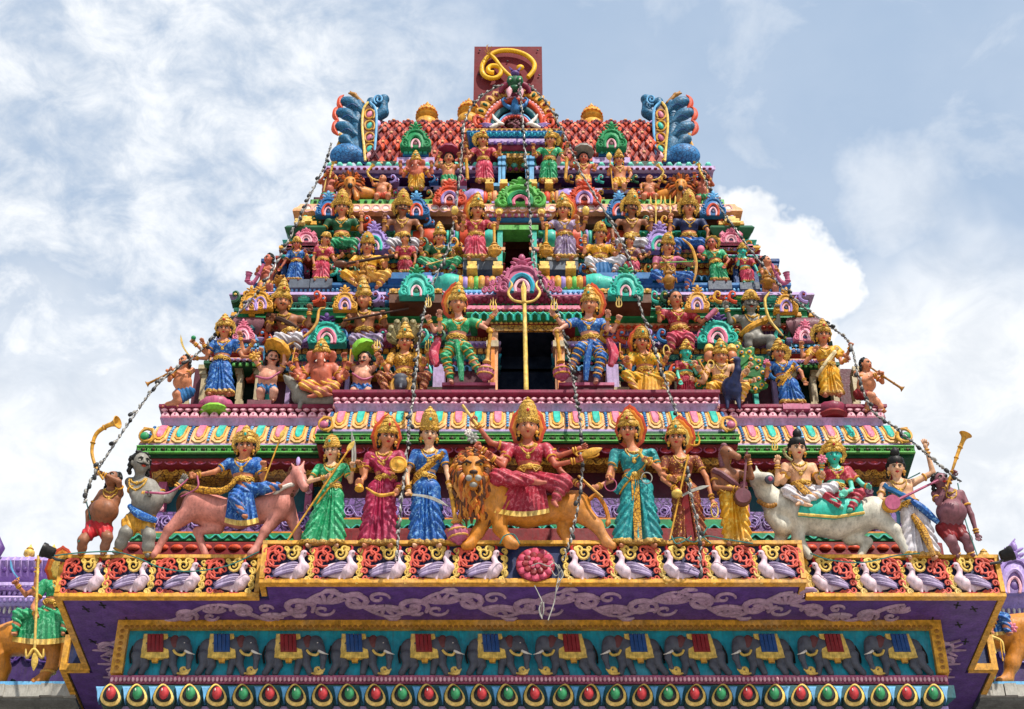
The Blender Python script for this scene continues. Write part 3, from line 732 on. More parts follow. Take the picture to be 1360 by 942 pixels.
    if neck and r > 5:
        for (wd, dp, rad) in ((.62, .55, .10), (.80, 1.25, .085)):
            pts = []
            for i in range(11):
                a = math.pi*i/10; u = nb[0]-math.cos(a)*wd*r; v = nb[1]-.05*r-math.sin(a)*dp*r
                pts.append(np.array([u, v, fd(u, v, 0)+.08*r]))
            mb = MB(); mb.tube([fr.W(p) for p in pts], rad*r*fr.s, 5)
            p = pts[5]; mb.ell(fr.W(p), [fr.D(np.array([.17*r, 0, 0])), fr.D(np.array([0, 0, .1*r])), fr.D(np.array([0, .2*r, 0]))], 8, 5)
            if rad < .1:
                mb.ell(fr.W(p-np.array([0, .25*r, 0])), [fr.D(np.array([.24*r, 0, 0])), fr.D(np.array([0, 0, .12*r])), fr.D(np.array([0, .26*r, 0]))], 8, 5)
            obj('necklace', mb, 'goldj', root)
    if (skirt or legm) and not belly:
        mb = MB(); c = W_-up*.25*r
        for dv in (0.12, -.12): mb.ring(fr.W(c+up*dv*r), fr.D(M[:, 0]*1.1*r*broad), fr.D(M[:, 2]*.92*r), .14*r*fr.s, 22, 6)
        p = c+fwd*1.0*r; mb.ell(fr.W(p), [fr.D(M[:, 0]*.38*r), fr.D(M[:, 2]*.16*r), fr.D(M[:, 1]*.34*r)], 10, 6)
        for sg in (-1, 1): mb.tube([fr.W(c+fwd*.95*r+M[:, 0]*sg*.2*r), fr.W(c+fwd*1.0*r+M[:, 0]*sg*.55*r-up*.55*r), fr.W(c+fwd*.85*r+M[:, 0]*sg*1.0*r-up*.1*r)], .07*r*fr.s, 5)
        obj('belt', mb, 'goldj', root)
    for s0, e_, h_, sd in armp:
        for nm, rings in (('armlet', ((s0, e_, .55, .40, .11),)), ('bangle', ((e_, h_, .72, .27, .10), (e_, h_, .84, .26, .08)))):
            mb = MB()
            for a_, b_, t, R2, th in rings:
                c = a_+(b_-a_)*t; ax = unit(b_-a_); q = unit(np.cross(ax, [0, .2, 1.])); w2 = np.cross(ax, q)
                mb.ring(fr.W(c), fr.D(q*R2*r), fr.D(w2*R2*r), th*r*fr.s, 12, 5)
            obj(nm, mb, 'gold', root)
    if legs and not legm and feet:
        mb = MB()
        for h0, k_, f_ in legp:
            c = k_+(f_-k_)*.86; ax = unit(f_-k_); q = unit(np.cross(ax, [0, .2, 1.])); w2 = np.cross(ax, q); mb.ring(fr.W(c), fr.D(q*.38*r), fr.D(w2*.38*r), .1*r*fr.s, 12, 5)
        obj('anklet', mb, 'gold', root)
    if sash:
        m, p0, p1 = sash; a = sL if p0 == 'L' else sR; bq = L(*p1, 0)
        for k_, wd, mm in ((0, .34, m), (1, .12, 'gold')):
            pts = []
            for i in range(9):
                t = i/8; q = a*(1-t)+bq*t; q = q+np.array([k_*.36*r, -.1*r*k_, 0]); pts.append(np.array([q[0], q[1], fd(q[0], q[1], 0)+.04*r]))
            mb = MB(); mb.tube([fr.W(p) for p in pts], wd*r*fr.s, 6); obj('sash' if not k_ else 'sash_border', mb, mm, root)
    if shawl:
        for m, pts, rad in shawl:
            mb = MB(); pp = curve([L(x, y, d*r) for x, y, d in pts], 14); mb.tube([fr.W(p) for p in pp], [rad*r*fr.s*(.6+.4*math.sin(i/14*math.pi)) for i in range(15)], 7); obj('shawl', mb, m, root)
    for it in items: item(fr, root, r, *it)
    return root, fr

def item(fr, root, r, kind, *a):
    T = fr.T; s = fr.s; mb = MB()
    if kind == 'rod':
        p, q, rad, m = a[:4]; nm = a[4] if len(a) > 4 else 'staff'
        mb.tube([T(p[0], p[1], p[2]*r), T(q[0], q[1], q[2]*r)], rad*s, 8); obj(nm, mb, m, root)
    elif kind == 'curve':
        pts, rads, m = a[:3]; nm = a[3]
        pp = curve([T(x, y, d*r) for x, y, d in pts], 22); n = len(pp)
        rr = [np.interp(i/(n-1)*(len(rads)-1), range(len(rads)), rads)*s for i in range(n)]
        mb.tube(pp, rr, 8); obj(nm, mb, m, root)
    elif kind == 'ball':
        p, rad, m, nm = a[:4]; sq = a[4] if len(a) > 4 else (1, 1, 1)
        mb.ell(T(p[0], p[1], p[2]*r), [RT*rad*s*sq[0], fr.N*rad*s*sq[2], fr.V*rad*s*sq[1]], 12, 8); obj(nm, mb, m, root)
    elif kind == 'mace':
        p, q, rad, hm = a[:4]; m2 = a[4] if len(a) > 4 else 'gold'   # p = grip end, q = head centre
        A, Bq = T(p[0], p[1], p[2]*r), T(q[0], q[1], q[2]*r); ax = unit(Bq-A); ln_ = np.linalg.norm(Bq-A)
        mb.lathe(A, ax, [(.28*rad*s, 0), (.34*rad*s, .06*ln_)]+[((.20+.05*(i % 2))*rad*s, (.08+.06*i)*ln_) for i in range(11)]+[(.55*rad*s, .76*ln_), (.3*rad*s, .8*ln_)], 10)
        o = obj('mace', mb, m2, root)
        mb = MB(); mb.lathe(Bq-ax*rad*s, ax, [(.25*rad*s, -.1*rad*s)]+[(rad*s*math.sin(t*math.pi), rad*s*(1-math.cos(t*math.pi))) for t in np.linspace(.12, .9, 9)]+[(.3*rad*s, 2.1*rad*s), (.1*rad*s, 2.2*rad*s)], 20, ribs=10, ra=.08)
        obj('mace_head', mb, hm, o)
        mb = MB()
        for t in (.62, 1.3):
            R2 = rad*s*math.sin(math.acos(1-t)); c = Bq-ax*rad*s+ax*rad*s*t; u = unit(np.cross(ax, [0, 1., .3])); mb.ring(c, u*R2, np.cross(ax, u)*R2, .12*rad*s, 18, 5)
        obj('mace_band', mb, 'gold', o)
    elif kind == 'sword':
        p, q, cv, wd, m = a[:5]    # blade from hilt p to tip q bowed sideways cv px
        A, Bq = fr.L(p[0], p[1], p[2]*r), fr.L(q[0], q[1], q[2]*r); d = Bq-A; nn = unit(np.cross(d, [0, 0, 1.])); lo, hi = [], []
        for i in range(11):
            t = i/10; c = A+d*t+nn*cv*math.sin(t*math.pi); w2 = wd*(.55+.6*t if t < .75 else (1-t)*4); lo.append(c-nn*w2*.5); hi.append(c+nn*w2*.5)
        mb.plate([fr.W(x) for x in lo+hi[::-1]], fr.D(np.array([0, 0, -.8])), .1, .3*s); o = obj('sword', mb, m, root, smooth=False)
        mb = MB(); e = unit(d); mb.tube([fr.W(A-e*3.5), fr.W(A)], .9*s, 7); mb.tube([fr.W(A-nn*2.4), fr.W(A+nn*2.4)], .7*s, 6); obj('hilt', mb, 'gold', o)
    elif kind == 'trident':
        c, w_, h_, m = a[:4]; d = c[2]*r       # c = fork base
        x, y = c[0], c[1]
        mb.tube([T(x, y, d), T(x, y-h_*.8, d), T(x, y-h_*1.15, d)], [.9*s*w_/12+.3*s, .9*s*w_/12+.5*s, .1*s], 6)
        for sg in (-1, 1):
            pp = curve([T(x, y, d), T(x+sg*w_*.42, y-.1*h_, d), T(x+sg*w_*.5, y-.45*h_, d), T(x+sg*w_*.34, y-.75*h_, d), T(x+sg*w_*.5, y-h_, d)], 12); mb.tube(pp, [(.6+.05*w_)*s*(1-.85*(i/12)**3) for i in range(13)], 6)
        obj('trident', mb, m, root)
    elif kind == 'horn':
        pts, r0, r1, bell, m = a[:5]
        pp = curve([T(x, y, d*r) for x, y, d in pts], 18); n = len(pp); rr = [(r0+(r1-r0)*i/(n-1))*s for i in range(n)]
        mb.tube(pp, rr, 10); ax = unit(pp[-1]-pp[-3])
        mb.lathe(pp[-1], ax, [(r1*s, -.2*bell*s), (r1*1.3*s, .2*bell*s), (.75*bell*s, .6*bell*s), (bell*s, .8*bell*s), (.9*bell*s, .86*bell*s), (.3*bell*s, .3*bell*s)], 18)
        for t in (.25, .55, .8):
            i = int(t*(n-1)); ax = unit(pp[i+1]-pp[i]); u = unit(np.cross(ax, [0, 1., .2])); mb.ring(pp[i], u*rr[i]*1.05, np.cross(ax, u)*rr[i]*1.05, .35*r1*s, 12, 5)
        obj('horn', mb, m, root)
    elif kind == 'lute':
        g, nk, rad, m, m2 = a[:5]
        A, Bq = fr.L(g[0], g[1], g[2]*r), fr.L(nk[0], nk[1], nk[2]*r); ax = unit(Bq-A); Mx = np.stack([unit(np.cross(ax, [0, 0, 1.])), ax, [0, 0, 1.]], 1)
        Cg = fr.W(A); mb.ell(Cg, [fr.D(Mx[:, 0]*rad), fr.D(Mx[:, 2]*rad*.7), fr.D(ax*rad*1.15)], 16, 10); o = obj('lute', mb, m, root)
        mb = MB(); mb.lathe(fr.W(A+np.array([0, 0, rad*.45])), fr.D(np.array([0, 0, 1.])), [(rad*.86*s, 0), (rad*.86*s, rad*.3*s), (.02*s, rad*.32*s)], 18); obj('soundboard', mb, m2, o)
        mb = MB(); mb.tube([fr.W(A+ax*rad*.4+np.array([0, 0, rad*.5])), fr.W(Bq)], [1.9*s*rad/11, 1.3*s*rad/11], 7)
        for i in range(4): mb.tube([fr.W(Bq-ax*(1+i*1.6)+Mx[:, 0]*(-3)), fr.W(Bq-ax*(1+i*1.6)+Mx[:, 0]*3)], .4*s, 4)
        obj('neck', mb, m2, o)
    elif kind == 'bow':
        pts, rad, m = a[:3]
        pp = curve([T(x, y, d*r) for x, y, d in pts], 22); mb.tube(pp, [rad*s*(.6+.6*math.sin(i/22*math.pi)) for i in range(23)], 6); obj('bow', mb, m, root)
    elif kind == 'flower':
        p, rad, m = a[:3]
        c = fr.L(p[0], p[1], p[2]*r)
        for j in range(7):
            an = 2*math.pi*j/7; q = c+np.array([math.cos(an)*.5*rad, math.sin(an)*.5*rad, 0]); mb.ell(fr.W(q), [fr.D(np.array([math.cos(an), math.sin(an), .2])*.5*rad), fr.D(np.array([-math.sin(an), math.cos(an), 0])*.3*rad), fr.D(np.array([0, 0, .3*rad]))], 8, 5)
        mb.ell(fr.W(c+np.array([0, 0, .2*rad])), [fr.D(np.array([.3*rad, 0, 0])), fr.D(np.array([0, 0, .3*rad])), fr.D(np.array([0, .3*rad, 0]))], 8, 5)
        obj('flower', mb, m, root)
    elif kind == 'loop':
        c, w_, h_, rad, m, nm = a[:6]
        mb.ring(T(c[0], c[1], c[2]*r), RT*w_*s, fr.V*h_*s, rad*s, 20, 6); obj(nm, mb, m, root)
    elif kind == 'disc':
        c, rad, th, m, nm = a[:5]; cc = T(c[0], c[1], c[2]*r)
        mb.lathe(cc, fr.N, [(rad*.95*s, -th*s), (rad*s, 0), (rad*.85*s, th*.6*s), (rad*.7*s, th*.3*s), (rad*.35*s, th*.8*s), (.02*s, th*1.4*s)], 18); obj(nm, mb, m, root)
    elif kind == 'leafplate':
        c, w_, h_, ang, th, m, nm = a[:7]; cc = fr.L(c[0], c[1], c[2]*r); Rr = rot(0, 0, ang)
        mb.plate([fr.W(cc+Rr@np.array([x, y, 0])) for x, y in leafshape(w_, h_, 18)], fr.D(np.array([0, 0, -th])), .25, .4*th*s); obj(nm, mb, m, root)
    elif kind == 'dome':
        c, w_, h_, m, nm = a[:5]; ang = a[5] if len(a) > 5 else 0; cc = fr.L(c[0], c[1], c[2]*r); Rr = rot(0, -20, ang)
        mb.lathe(fr.W(cc), fr.D(Rr[:, 1]), [(w_*s*.3, -.12*h_*s), (w_*s, -.05*h_*s), (w_*s, .06*h_*s)]+[(w_*s*math.cos(t), h_*s*math.sin(t)) for t in np.linspace(.12, 1.5, 7)], 20, ribs=10, ra=.04); obj(nm, mb, m, root)

def creature(name, label, Y, b, prims, mat, cat='statue', h=1.3, k=4, lean=8, group=None, part='body'):
    fr = Fr(b[0], b[1], Y, lean); root = thing(name, label, cat, fr.O, group); pp = []
    for p in prims:
        if p[0] == 'c': pp.append(('c', fr.L(*p[1]), fr.L(*p[2]), *p[3:]))
        else: pp.append(('e', fr.L(*p[1]), *p[2:]))
    B = Blob(pp, h, k); V, Q = B.mesh(); blobobj(part, fr, V, Q, mat, root)
    return root, fr, B
# ------------------------------------------------------------------ setting
ORG_T = np.array([0, 14.5, 0.])
gmb = MB(); gmb.box((-3000, -3000, -.5), (3000, 3000, 0)); g = obj('ground', gmb, 'ground', smooth=False, kind='structure')
tower = thing('temple_tower', 'tall tapering temple gateway tower of painted tiers with a red panel on top', 'tower', ORG_T)

def zy(py, Y): return at(690, py, Y)[2]
def xx(px, py, Y): return at(px, py, Y)[0]
def sc(py, Y): return float(np.dot(at(690, py, Y)-CAM, FWD))/F_PX
PROF = dict(flat=[(0, 0), (1, 0)], round=[(0, 0), (.08, .35), (.25, .75), (.5, 1), (.75, .75), (.92, .35), (1, 0)], cove=[(0, 0), (.3, .08), (.6, .3), (.85, .7), (1, 1)],
            cyma=[(0, 1), (.15, .96), (.35, .75), (.6, .35), (.85, .08), (1, 0)], bev=[(0, 0), (.2, 1), (.8, 1), (1, 0)], lip=[(0, 0), (.45, .1), (.5, .8), (.6, 1), (1, 1)])
def mould(name, y0, y1, Y, x0, x1, mat, prof='flat', amp=.08, depth=1.2, parent=None, z=None, Yz=None, mb=None, make=True):
    Yz = Yz or Y
    z1, z0 = (zy(y0, Yz), zy(y1, Yz)) if z is None else z
    ym = (y0+y1)/2; X0, X1 = xx(x0, ym, Y), xx(x1, ym, Y)
    p = [(Y-amp*o, z0+(z1-z0)*t) for t, o in PROF[prof]]
    p = [(Y+depth, z0)]+p+[(Y+depth, z1)]
    k = 0 if prof == 'flat' else amp*.9
    m = mb or MB(); n = len(p)
    V = [(X0-(k*((Y-y)/amp) if k else 0)*(1 if 0 < i < n-1 else 0), y, zz) for i, (y, zz) in enumerate(p)]+[(X1+(k*((Y-y)/amp) if k else 0)*(1 if 0 < i < n-1 else 0), y, zz) for i, (y, zz) in enumerate(p)]
    m.add(V, [(i, i+1, n+i+1, n+i) for i in range(n-1)]+[(n-1, 0, n, 2*n-1), tuple(range(n))[::-1], tuple(range(n, 2*n))])
    if make and mb is None:
        o = obj(name, m, mat, parent or tower)
        if name in ('band', 'moulding') and prof in ('flat', 'bev') and mat in CONTR:
            global BEADN
            BEADN += 1; beadrow(o, 'carved_motif', ym, Y-(amp if prof == 'bev' else 0)-.006, x0+2, x1-2, 6.5 if BEADN % 2 else 8.5, 2.3, min(3.4, (y1-y0)*.33), CONTR[mat], 2)
        return o
def spots(y, Y, x0, x1, step, inset=.5):
    n = max(1, int(round((x1-x0)/step))); st = (x1-x0)/n
    return [at(x0+st*(i+inset), y, Y) for i in range(n)]
def p_ell(rx, rz, ry, nu=8, nv=5):
    m = MB(); m.ell(np.zeros(3), [np.array([rx, 0, 0]), np.array([0, ry, 0]), np.array([0, 0, rz])], nu, nv); return m
GAP = None; BEADN = 0; CONTR = {}
def beadrow(parent, name, y, Y, x0, x1, step, rx, rz, mat, ry=None, alt=None):
    """many small ornaments of one string: one part; the kind of ornament changes from string to string"""
    global BEADN
    s = sc(y, Y); m = MB(); shape = 0
    if name == 'bead': shape = BEADN % 5; BEADN += 1
    if name == 'carved_motif': shape = (0, 1, 3, 2, 4)[BEADN % 5]
    for i, q in enumerate(spots(y, Y, x0, x1, step)):
        if GAP and name in ('bead', 'carved_motif') and xx(GAP[0], y, Y)-.02 < q[0] < xx(GAP[1], y, Y)+.02: continue
        mi = (i % 2) if alt else 0; a, c = rx*s, rz*s*1.2; d = (ry or rx)*s
        if shape == 1: m.plate([q+np.array([u*a*1.15, -.2*d, v*c]) for u, v in ((-1, 0), (0, -1), (1, 0), (0, 1))], np.array([0, d, 0]), .35, .35*d, mi)
        elif shape == 2: m.tube([q+np.array([-a, 0, -c]), q+np.array([-a*.9, -.5*d, c*.3]), q+np.array([0, -.6*d, c]), q+np.array([a*.9, -.5*d, c*.3]), q+np.array([a, 0, -c])], .32*a, 5, mi)
        elif shape == 3: m.plate([q+np.array([u*a, -.3*d, v*c]) for u, v in ((-1, -1), (1, -1), (1, .3), (.5, 1), (-.5, 1), (-1, .3))], np.array([0, d, 0]), .3, .3*d, mi)
        elif shape == 4:
            m.ell(q, [np.array([.55*a, 0, 0]), np.array([0, d*.9, 0]), np.array([0, 0, c])], 6, 4, mi); m.ring(q, np.array([a, 0, 0]), np.array([0, 0, c]), .2*a, 8, 4, mi)
        else: m.ell(q, [np.array([a, 0, 0]), np.array([0, d, 0]), np.array([0, 0, c])], 6, 4, mi)
    o = obj(name, m, [mat, alt] if alt else mat, parent)
    o['kind'] = 'stuff'
    return o

# --- eaves: fascia, soffit, elephant frieze
YS, YC = 14.0, 13.75
ZT, ZB = zy(740, YS), zy(793, YS)
XL, XR = xx(72, 793, YS), xx(1336, 793, YS); XCL, XCR = xx(344, 776, YC), xx(1071, 776, YC)
mb = MB(); mb.box((XL+.02, YS+.02, ZB+.02), (XR-.02, YS+5, ZT-.02)); mb.box((XCL+.02, YC+.02, ZB+.021), (XCR-.02, YS+1, ZT-.021)); mb.box((XL-.22, YS+1.45, ZB+.022), (XL+.1, YS+4.8, ZT-.022)); mb.box((XR-.1, YS+1.45, ZB+.022), (XR+.22, YS+4.8, ZT-.022))
eaves = obj('eaves', mb, 'navy', tower, smooth=False)
mb = MB(); q = .028
def frame_rect(x0, x1, Y, z0, z1, sl=True, sr=True):
    mb.box((x0, Y-q, z0-.01), (x1, Y+.05, z0+.024)); mb.box((x0, Y-q+.012, z0+.024), (x1, Y+.05, z0+.042)); mb.box((x0, Y-q, z1-.024), (x1, Y+.1, z1+.012))
    if sl: mb.box((x0, Y-q+.003, z0+.042), (x0+.045, Y+.05, z1-.024))
    if sr: mb.box((x1-.045, Y-q+.003, z0+.042), (x1, Y+.05, z1-.024))
frame_rect(XL, XCL-.03, YS, ZB, ZT); frame_rect(XCR+.03, XR, YS, ZB, ZT); frame_rect(XCL, XCR, YC, ZB, ZT)
for sg, X in ((-1, XL), (1, XR)):
    a, b = sorted((X, X-sg*.06)); mb.box((a, YS+.05, ZB-.011), (b, YS+1.42, ZB+.06)); mb.box((a, YS+.06, ZT-.045), (b, YS+1.42, ZT+.019))
    X2 = X+sg*.24; a, b = sorted((X2, X2-sg*.06)); mb.box((a, YS+1.40, ZB-.012), (b, YS+5, ZB+.06)); mb.box((a, YS+1.40, ZB+.06), (b, YS+1.46, ZT)); a, b = sorted((X2, X-sg*.05)); mb.box((a+.002, YS+1.401, ZB-.014), (b-.002, YS+1.47, ZB+.058)); mb.box((a, YS+1.40, ZT-.05), (b, YS+1.47, ZT+.02))
    a, b = sorted((X, XCL if sg < 0 else XCR))
for X, sg in ((XCL, 1), (XCR, -1)):
    a, b = sorted((X, X+sg*.05)); mb.box((a, YC+.05, ZB-.011), (b, YS-.03, ZB+.06)); mb.box((a, YC+.06, ZT-.045), (b, YS-.03, ZT+.019))
obj('eaves_frame', mb, 'gold', eaves, smooth=False)
mb = MB(); mb.box((XL+.07, YS+.06, ZB), (XR-.07, YS+1.5, ZB+.04)); mb.box((XL-.16, YS+1.5, ZB+.002), (XR+.16, YS+4.9, ZB+.05)); mb.box((XCL+.06, YC+.06, ZB+.001), (XCR-.06, YS+.06, ZB+.041))
soff = obj('soffit', mb, 'purple', tower, smooth=False)
# carved vine under the eaves
def spiral(c, r0, t0, turns, sg, n=18, k=.86):
    return [(c[0]+r0*(1-k*i/n)*math.cos(t0+sg*turns*2*math.pi*i/n), c[1]+r0*(1-k*i/n)*math.sin(t0+sg*turns*2*math.pi*i/n)) for i in range(n+1)]
paint('vine', 'b494a8'); 
vm = MB(); SZ = ZB-.006
def vine(pts, w, asp=1.0):
    pp = [np.array([x, y, SZ]) for x, y in pts]; n = len(pp)
    vm.tube(pp, [w*(.35+.65*math.sin(math.pi*(.15+.8*i/(n-1)))) for i in range(n)], 6, flat=(0, 0, 1))
xa, xb = XL+.55, XR-.55
YV = YC+.37
nv_ = 9; st = (XCR-XCL-.2)/nv_
for i in range(nv_+4):
    cx = XCL+.1-2*st+st*(i+.5); yy = YV if 2 <= i < nv_+2 else YS+.28; am = .25 if 2 <= i < nv_+2 else .17
    if not (xa < cx < xb): continue
    sg = 1 if i % 2 else -1
    vine([(cx-st/2+st*t, yy+sg*am*.9*math.cos(t*math.pi)*-1) for t in np.linspace(0, 1, 14)], .025)
    vine(spiral((cx-.05, yy-sg*.05), am*.62, math.pi*(1 if sg > 0 else .2), 1.5, sg), .032)
    vine(spiral((cx+st*.33, yy-sg*am*.45), am*.42, 0, 1.1, -sg), .02)
    for a in np.linspace(-1.2, 1.2, 6):
        b0 = (cx+st*.42, yy+sg*am*.1); L_ = am*(.95-.2*abs(a)); vine([(b0[0]+L_*f*math.sin(a+.1*f), b0[1]+sg*L_*f*math.cos(a)*.8) for f in (0, .35, .7, 1)], .026)
for i in range(int((XCR-XCL)/.11)):
    x = XCL+.12+i*.11; k = (x-XCL-.1)/st; sg2 = 1 if int(k) % 2 else -1; yc = YV-sg2*.25*.9*math.cos((k-int(k))*math.pi)*1.0; d = 1 if i % 2 else -1
    vine([(x, yc), (x+.05, yc+d*.05), (x+.115, yc+d*.055), (x+.15, yc+d*.03)], .026)
for sg, X in ((-1, XL+.36), (1, XR-.36)):
    for j in range(9):
        y0 = YS+.95+j*.28; s2 = 1 if j % 2 else -1
        vine(spiral((X+s2*.05, y0), .13, 1.5, 1.2, s2), .022); vine([(X-s2*.1, y0-.14), (X+s2*.12, y0), (X-s2*.1, y0+.14)], .022)
        for a in (-.8, 0, .8): vine([(X, y0+.06), (X+sg*.1*math.cos(a), y0+.06+.1*math.sin(a)), (X+sg*.2*math.cos(a), y0+.06+.17*math.sin(a))], .018)
o = obj('carved_vine', vm, 'vine', soff)
mb = MB()
for sg, X in ((-1, XL), (1, XR)):
    for dx, dy in ((.25, .12), (.42, .05), (.33, .42), (.60, .33), (.2, .75), (.55, .62), (.3, 1.1)):
        c = np.array([X-sg*dx, YS+dy+.1, ZB-.004]); a = rnd.random()
        for d, l in ((a, .06), (a+1.3, .035)): u = np.array([math.sin(d), math.cos(d), 0]); w_ = np.array([u[1], -u[0], 0])*.008; mb.plate([c-u*l-w_, c+u*l-w_, c+u*l+w_, c-u*l+w_], np.array([0, 0, .01]))
obj('scuff_mark', mb, 'black', soff, smooth=False)

YF = 14.49
zf = lambda y: zy(y, YF)
mb = MB(); mb.box((xx(165, 838, YF), YF, zf(898)), (xx(1248, 838, YF), YF+3, zf(829))); frieze = obj('frieze_panel', mb, 'teal', tower, smooth=False)
mb = MB(); x0, x1 = xx(160, 838, YF), xx(1240, 838, YF)+.1
x0b, x1b = xx(149, 890, YF), xx(1258, 890, YF)
mb.box((x0b, YF-.07, zf(838)), (x1b, YF+.06, ZB-.004)); mb.box((x0b, YF-.066, zf(898)), (x0b+.11, YF+.06, zf(838))); mb.box((x1b-.11, YF-.066, zf(898)), (x1b, YF+.06, zf(838)))
fo = obj('frieze_frame', mb, 'gold', frieze, smooth=False)
s = sc(833, YF); m = MB(); m.lathe(np.zeros(3), (0, -1, 0), [(3*s, 0), (3*s, .8*s), (1.2*s, .9*s), (1.0*s, .2*s), (.1*s, .2*s)], 8)
copies('rosette', solo(m, 'rosette', 'goldd'), spots(833, YF-.07, 164, 1240, 7.4), fo)
for i, X in enumerate((x0b+.055, x1b-.055)): copies('rosette', bpy.data.meshes['rosette'], [np.array([X, YF-.068, zf(y)]) for y in range(843, 896, 8)], fo)
GAP = None; mo = mould('bead_moulding', 897, 908, YF-.05, 146, 1259, 'mpink', 'flat', depth=1)
beadrow(mo, 'bead', 902.5, YF-.07, 146, 1259, 5.6, 2.3, 3.2, 'pinkl')
mould('fillet', 908, 911, YF-.02, 146, 1259, 'greenl', 'flat', depth=1)
gb = mould('lotus_moulding', 911, 938, YF-.02, 152, 1254, 'teald', 'bev', .09, depth=1)
s = sc(925, YF)
def teardrop(k, tw): return [(k*s*(12.5*math.sin(t)*(1-.34*math.cos(t))+tw*2.2*(1+math.cos(t))), k*s*15.6*math.cos(t)) for t in np.linspace(0, 2*math.pi, 23)[:-1]]
LP = {}
for side_, tw in (('l', -1), ('r', 1)):
    for nm, k, mat, dy, th in (('petal', 1.12, 'greenk', 0, .04), ('petal_rim', 1.02, 'goldp', -.02, .06), ('petal_line', .76, 'black', -.045, .03)):
        m = MB(); m.plate([np.array([a, dy, b]) for a, b in teardrop(k, tw)], np.array([0, th+.05, 0]), .2, .012); LP[nm+side_] = solo(m, nm, mat, False)
    for col, mat in (('g', 'green'), ('r', 'red')):
        m = MB(); m.ell(np.array([tw*.5*s, -.055, -.5*s]), [np.array([6.6*s, 0, 0]), np.array([0, .038, 0]), np.array([0, 0, 9.4*s])], 10, 6)
        m.ell(np.array([tw*.5*s-2*s, -.088, 2*s]), [np.array([.9*s, 0, 0]), np.array([0, .012, 0]), np.array([0, 0, 2.2*s])], 6, 4, 1); LP['gem'+col+side_] = solo(m, 'gem', [mat, 'white'])  # the small white fleck is a highlight put on the gem as colour
xs = [711]+[711+35.1*i for i in range(1, 16)]+[711-35.1*i for i in range(1, 17)]
bead_m = MB()
for x in xs:
    if not 146 < x < 1256: continue
    i = round((x-711)/35.1); side_ = 'r' if i > 0 else 'l'; qv = at(x, 924, YF-.155)
    for nm in ('petal', 'petal_rim', 'petal_line'): copies(nm, LP[nm+side_], [qv], gb)
    for h_ in (-1, 1):
        if h_ < 0 or x > 1225: m = MB(); c_ = at(x+h_*17.5, 921, YF-.13); m.plate([c_+np.array([a_*s, 0, b_*s]) for a_, b_ in ((-6, 10), (6, 10), (3.5, 2), (1.6, -8), (0, -13), (-1.6, -8), (-3.5, 2))], np.array([0, .06, 0]), .25, .012); obj('drop', m, 'bluel', gb, smooth=False)
    copies('gem', LP['gem'+('r' if i % 2 == 0 else 'g')+side_], [qv], gb)
mb = MB(); mb.box((xx(150, 940, YF+.05), YF+.05, 0.002), (xx(1256, 940, YF+.05), YF+4.2, zf(937))); obj('gate_wall', mb, 'lavl', tower, smooth=False)
mo = mould('fillet', 938, 946, YF-.03, 146, 1260, 'lavl', 'flat', depth=1)

paint('rosep', 'c44a66')
# --- pink rosette on the fascia
s = sc(751, YC)
mb = MB(); c = at(711, 751, YC-.02)
mb.lathe(c, (0, -1, 0), [(26*s, 0), (26*s, 2*s), (24*s, 3*s), (10*s, 3.4*s), (.3*s, 3*s)], 24); ro = obj('fascia_rosette', mb, 'redd', eaves)
for ring_, n, rr, l, hgt, mat in ((0, 12, 18.5, 7, 3, 'rosep'), (1, 9, 12, 6, 5, 'redd'), (2, 6, 6, 4, 6.5, 'rosep')):
    for j in range(n):
        a = 2*math.pi*(j+.5*ring_)/n; u = np.array([math.cos(a), 0, math.sin(a)]); t = np.array([-math.sin(a), 0, math.cos(a)])
        w_ = rr*s*3.9/n; mb = MB(); mb.plate([c+u*(rr+p)*s+t*w_*q_+np.array([0, -(hgt-1.5*ring_*0)*s, 0]) for p, q_ in ((-l, -.55), (-l*.2, -.95), (l*.6, -.85), (l, -.3), (l*.88, 0), (l, .3), (l*.6, .85), (-l*.2, .95), (-l, .55))], np.array([0, 3.5*s, 0]), .3, 1.6*s); obj('petal', mb, mat, ro)
mb = MB(); mb.ell(c+np.array([0, -7*s, 0]), [np.array([4*s, 0, 0]), np.array([0, 3*s, 0]), np.array([0, 0, 4*s])], 10, 6); obj('rosette_centre', mb, 'redd', ro)

paint('peachg', 'dfb070')
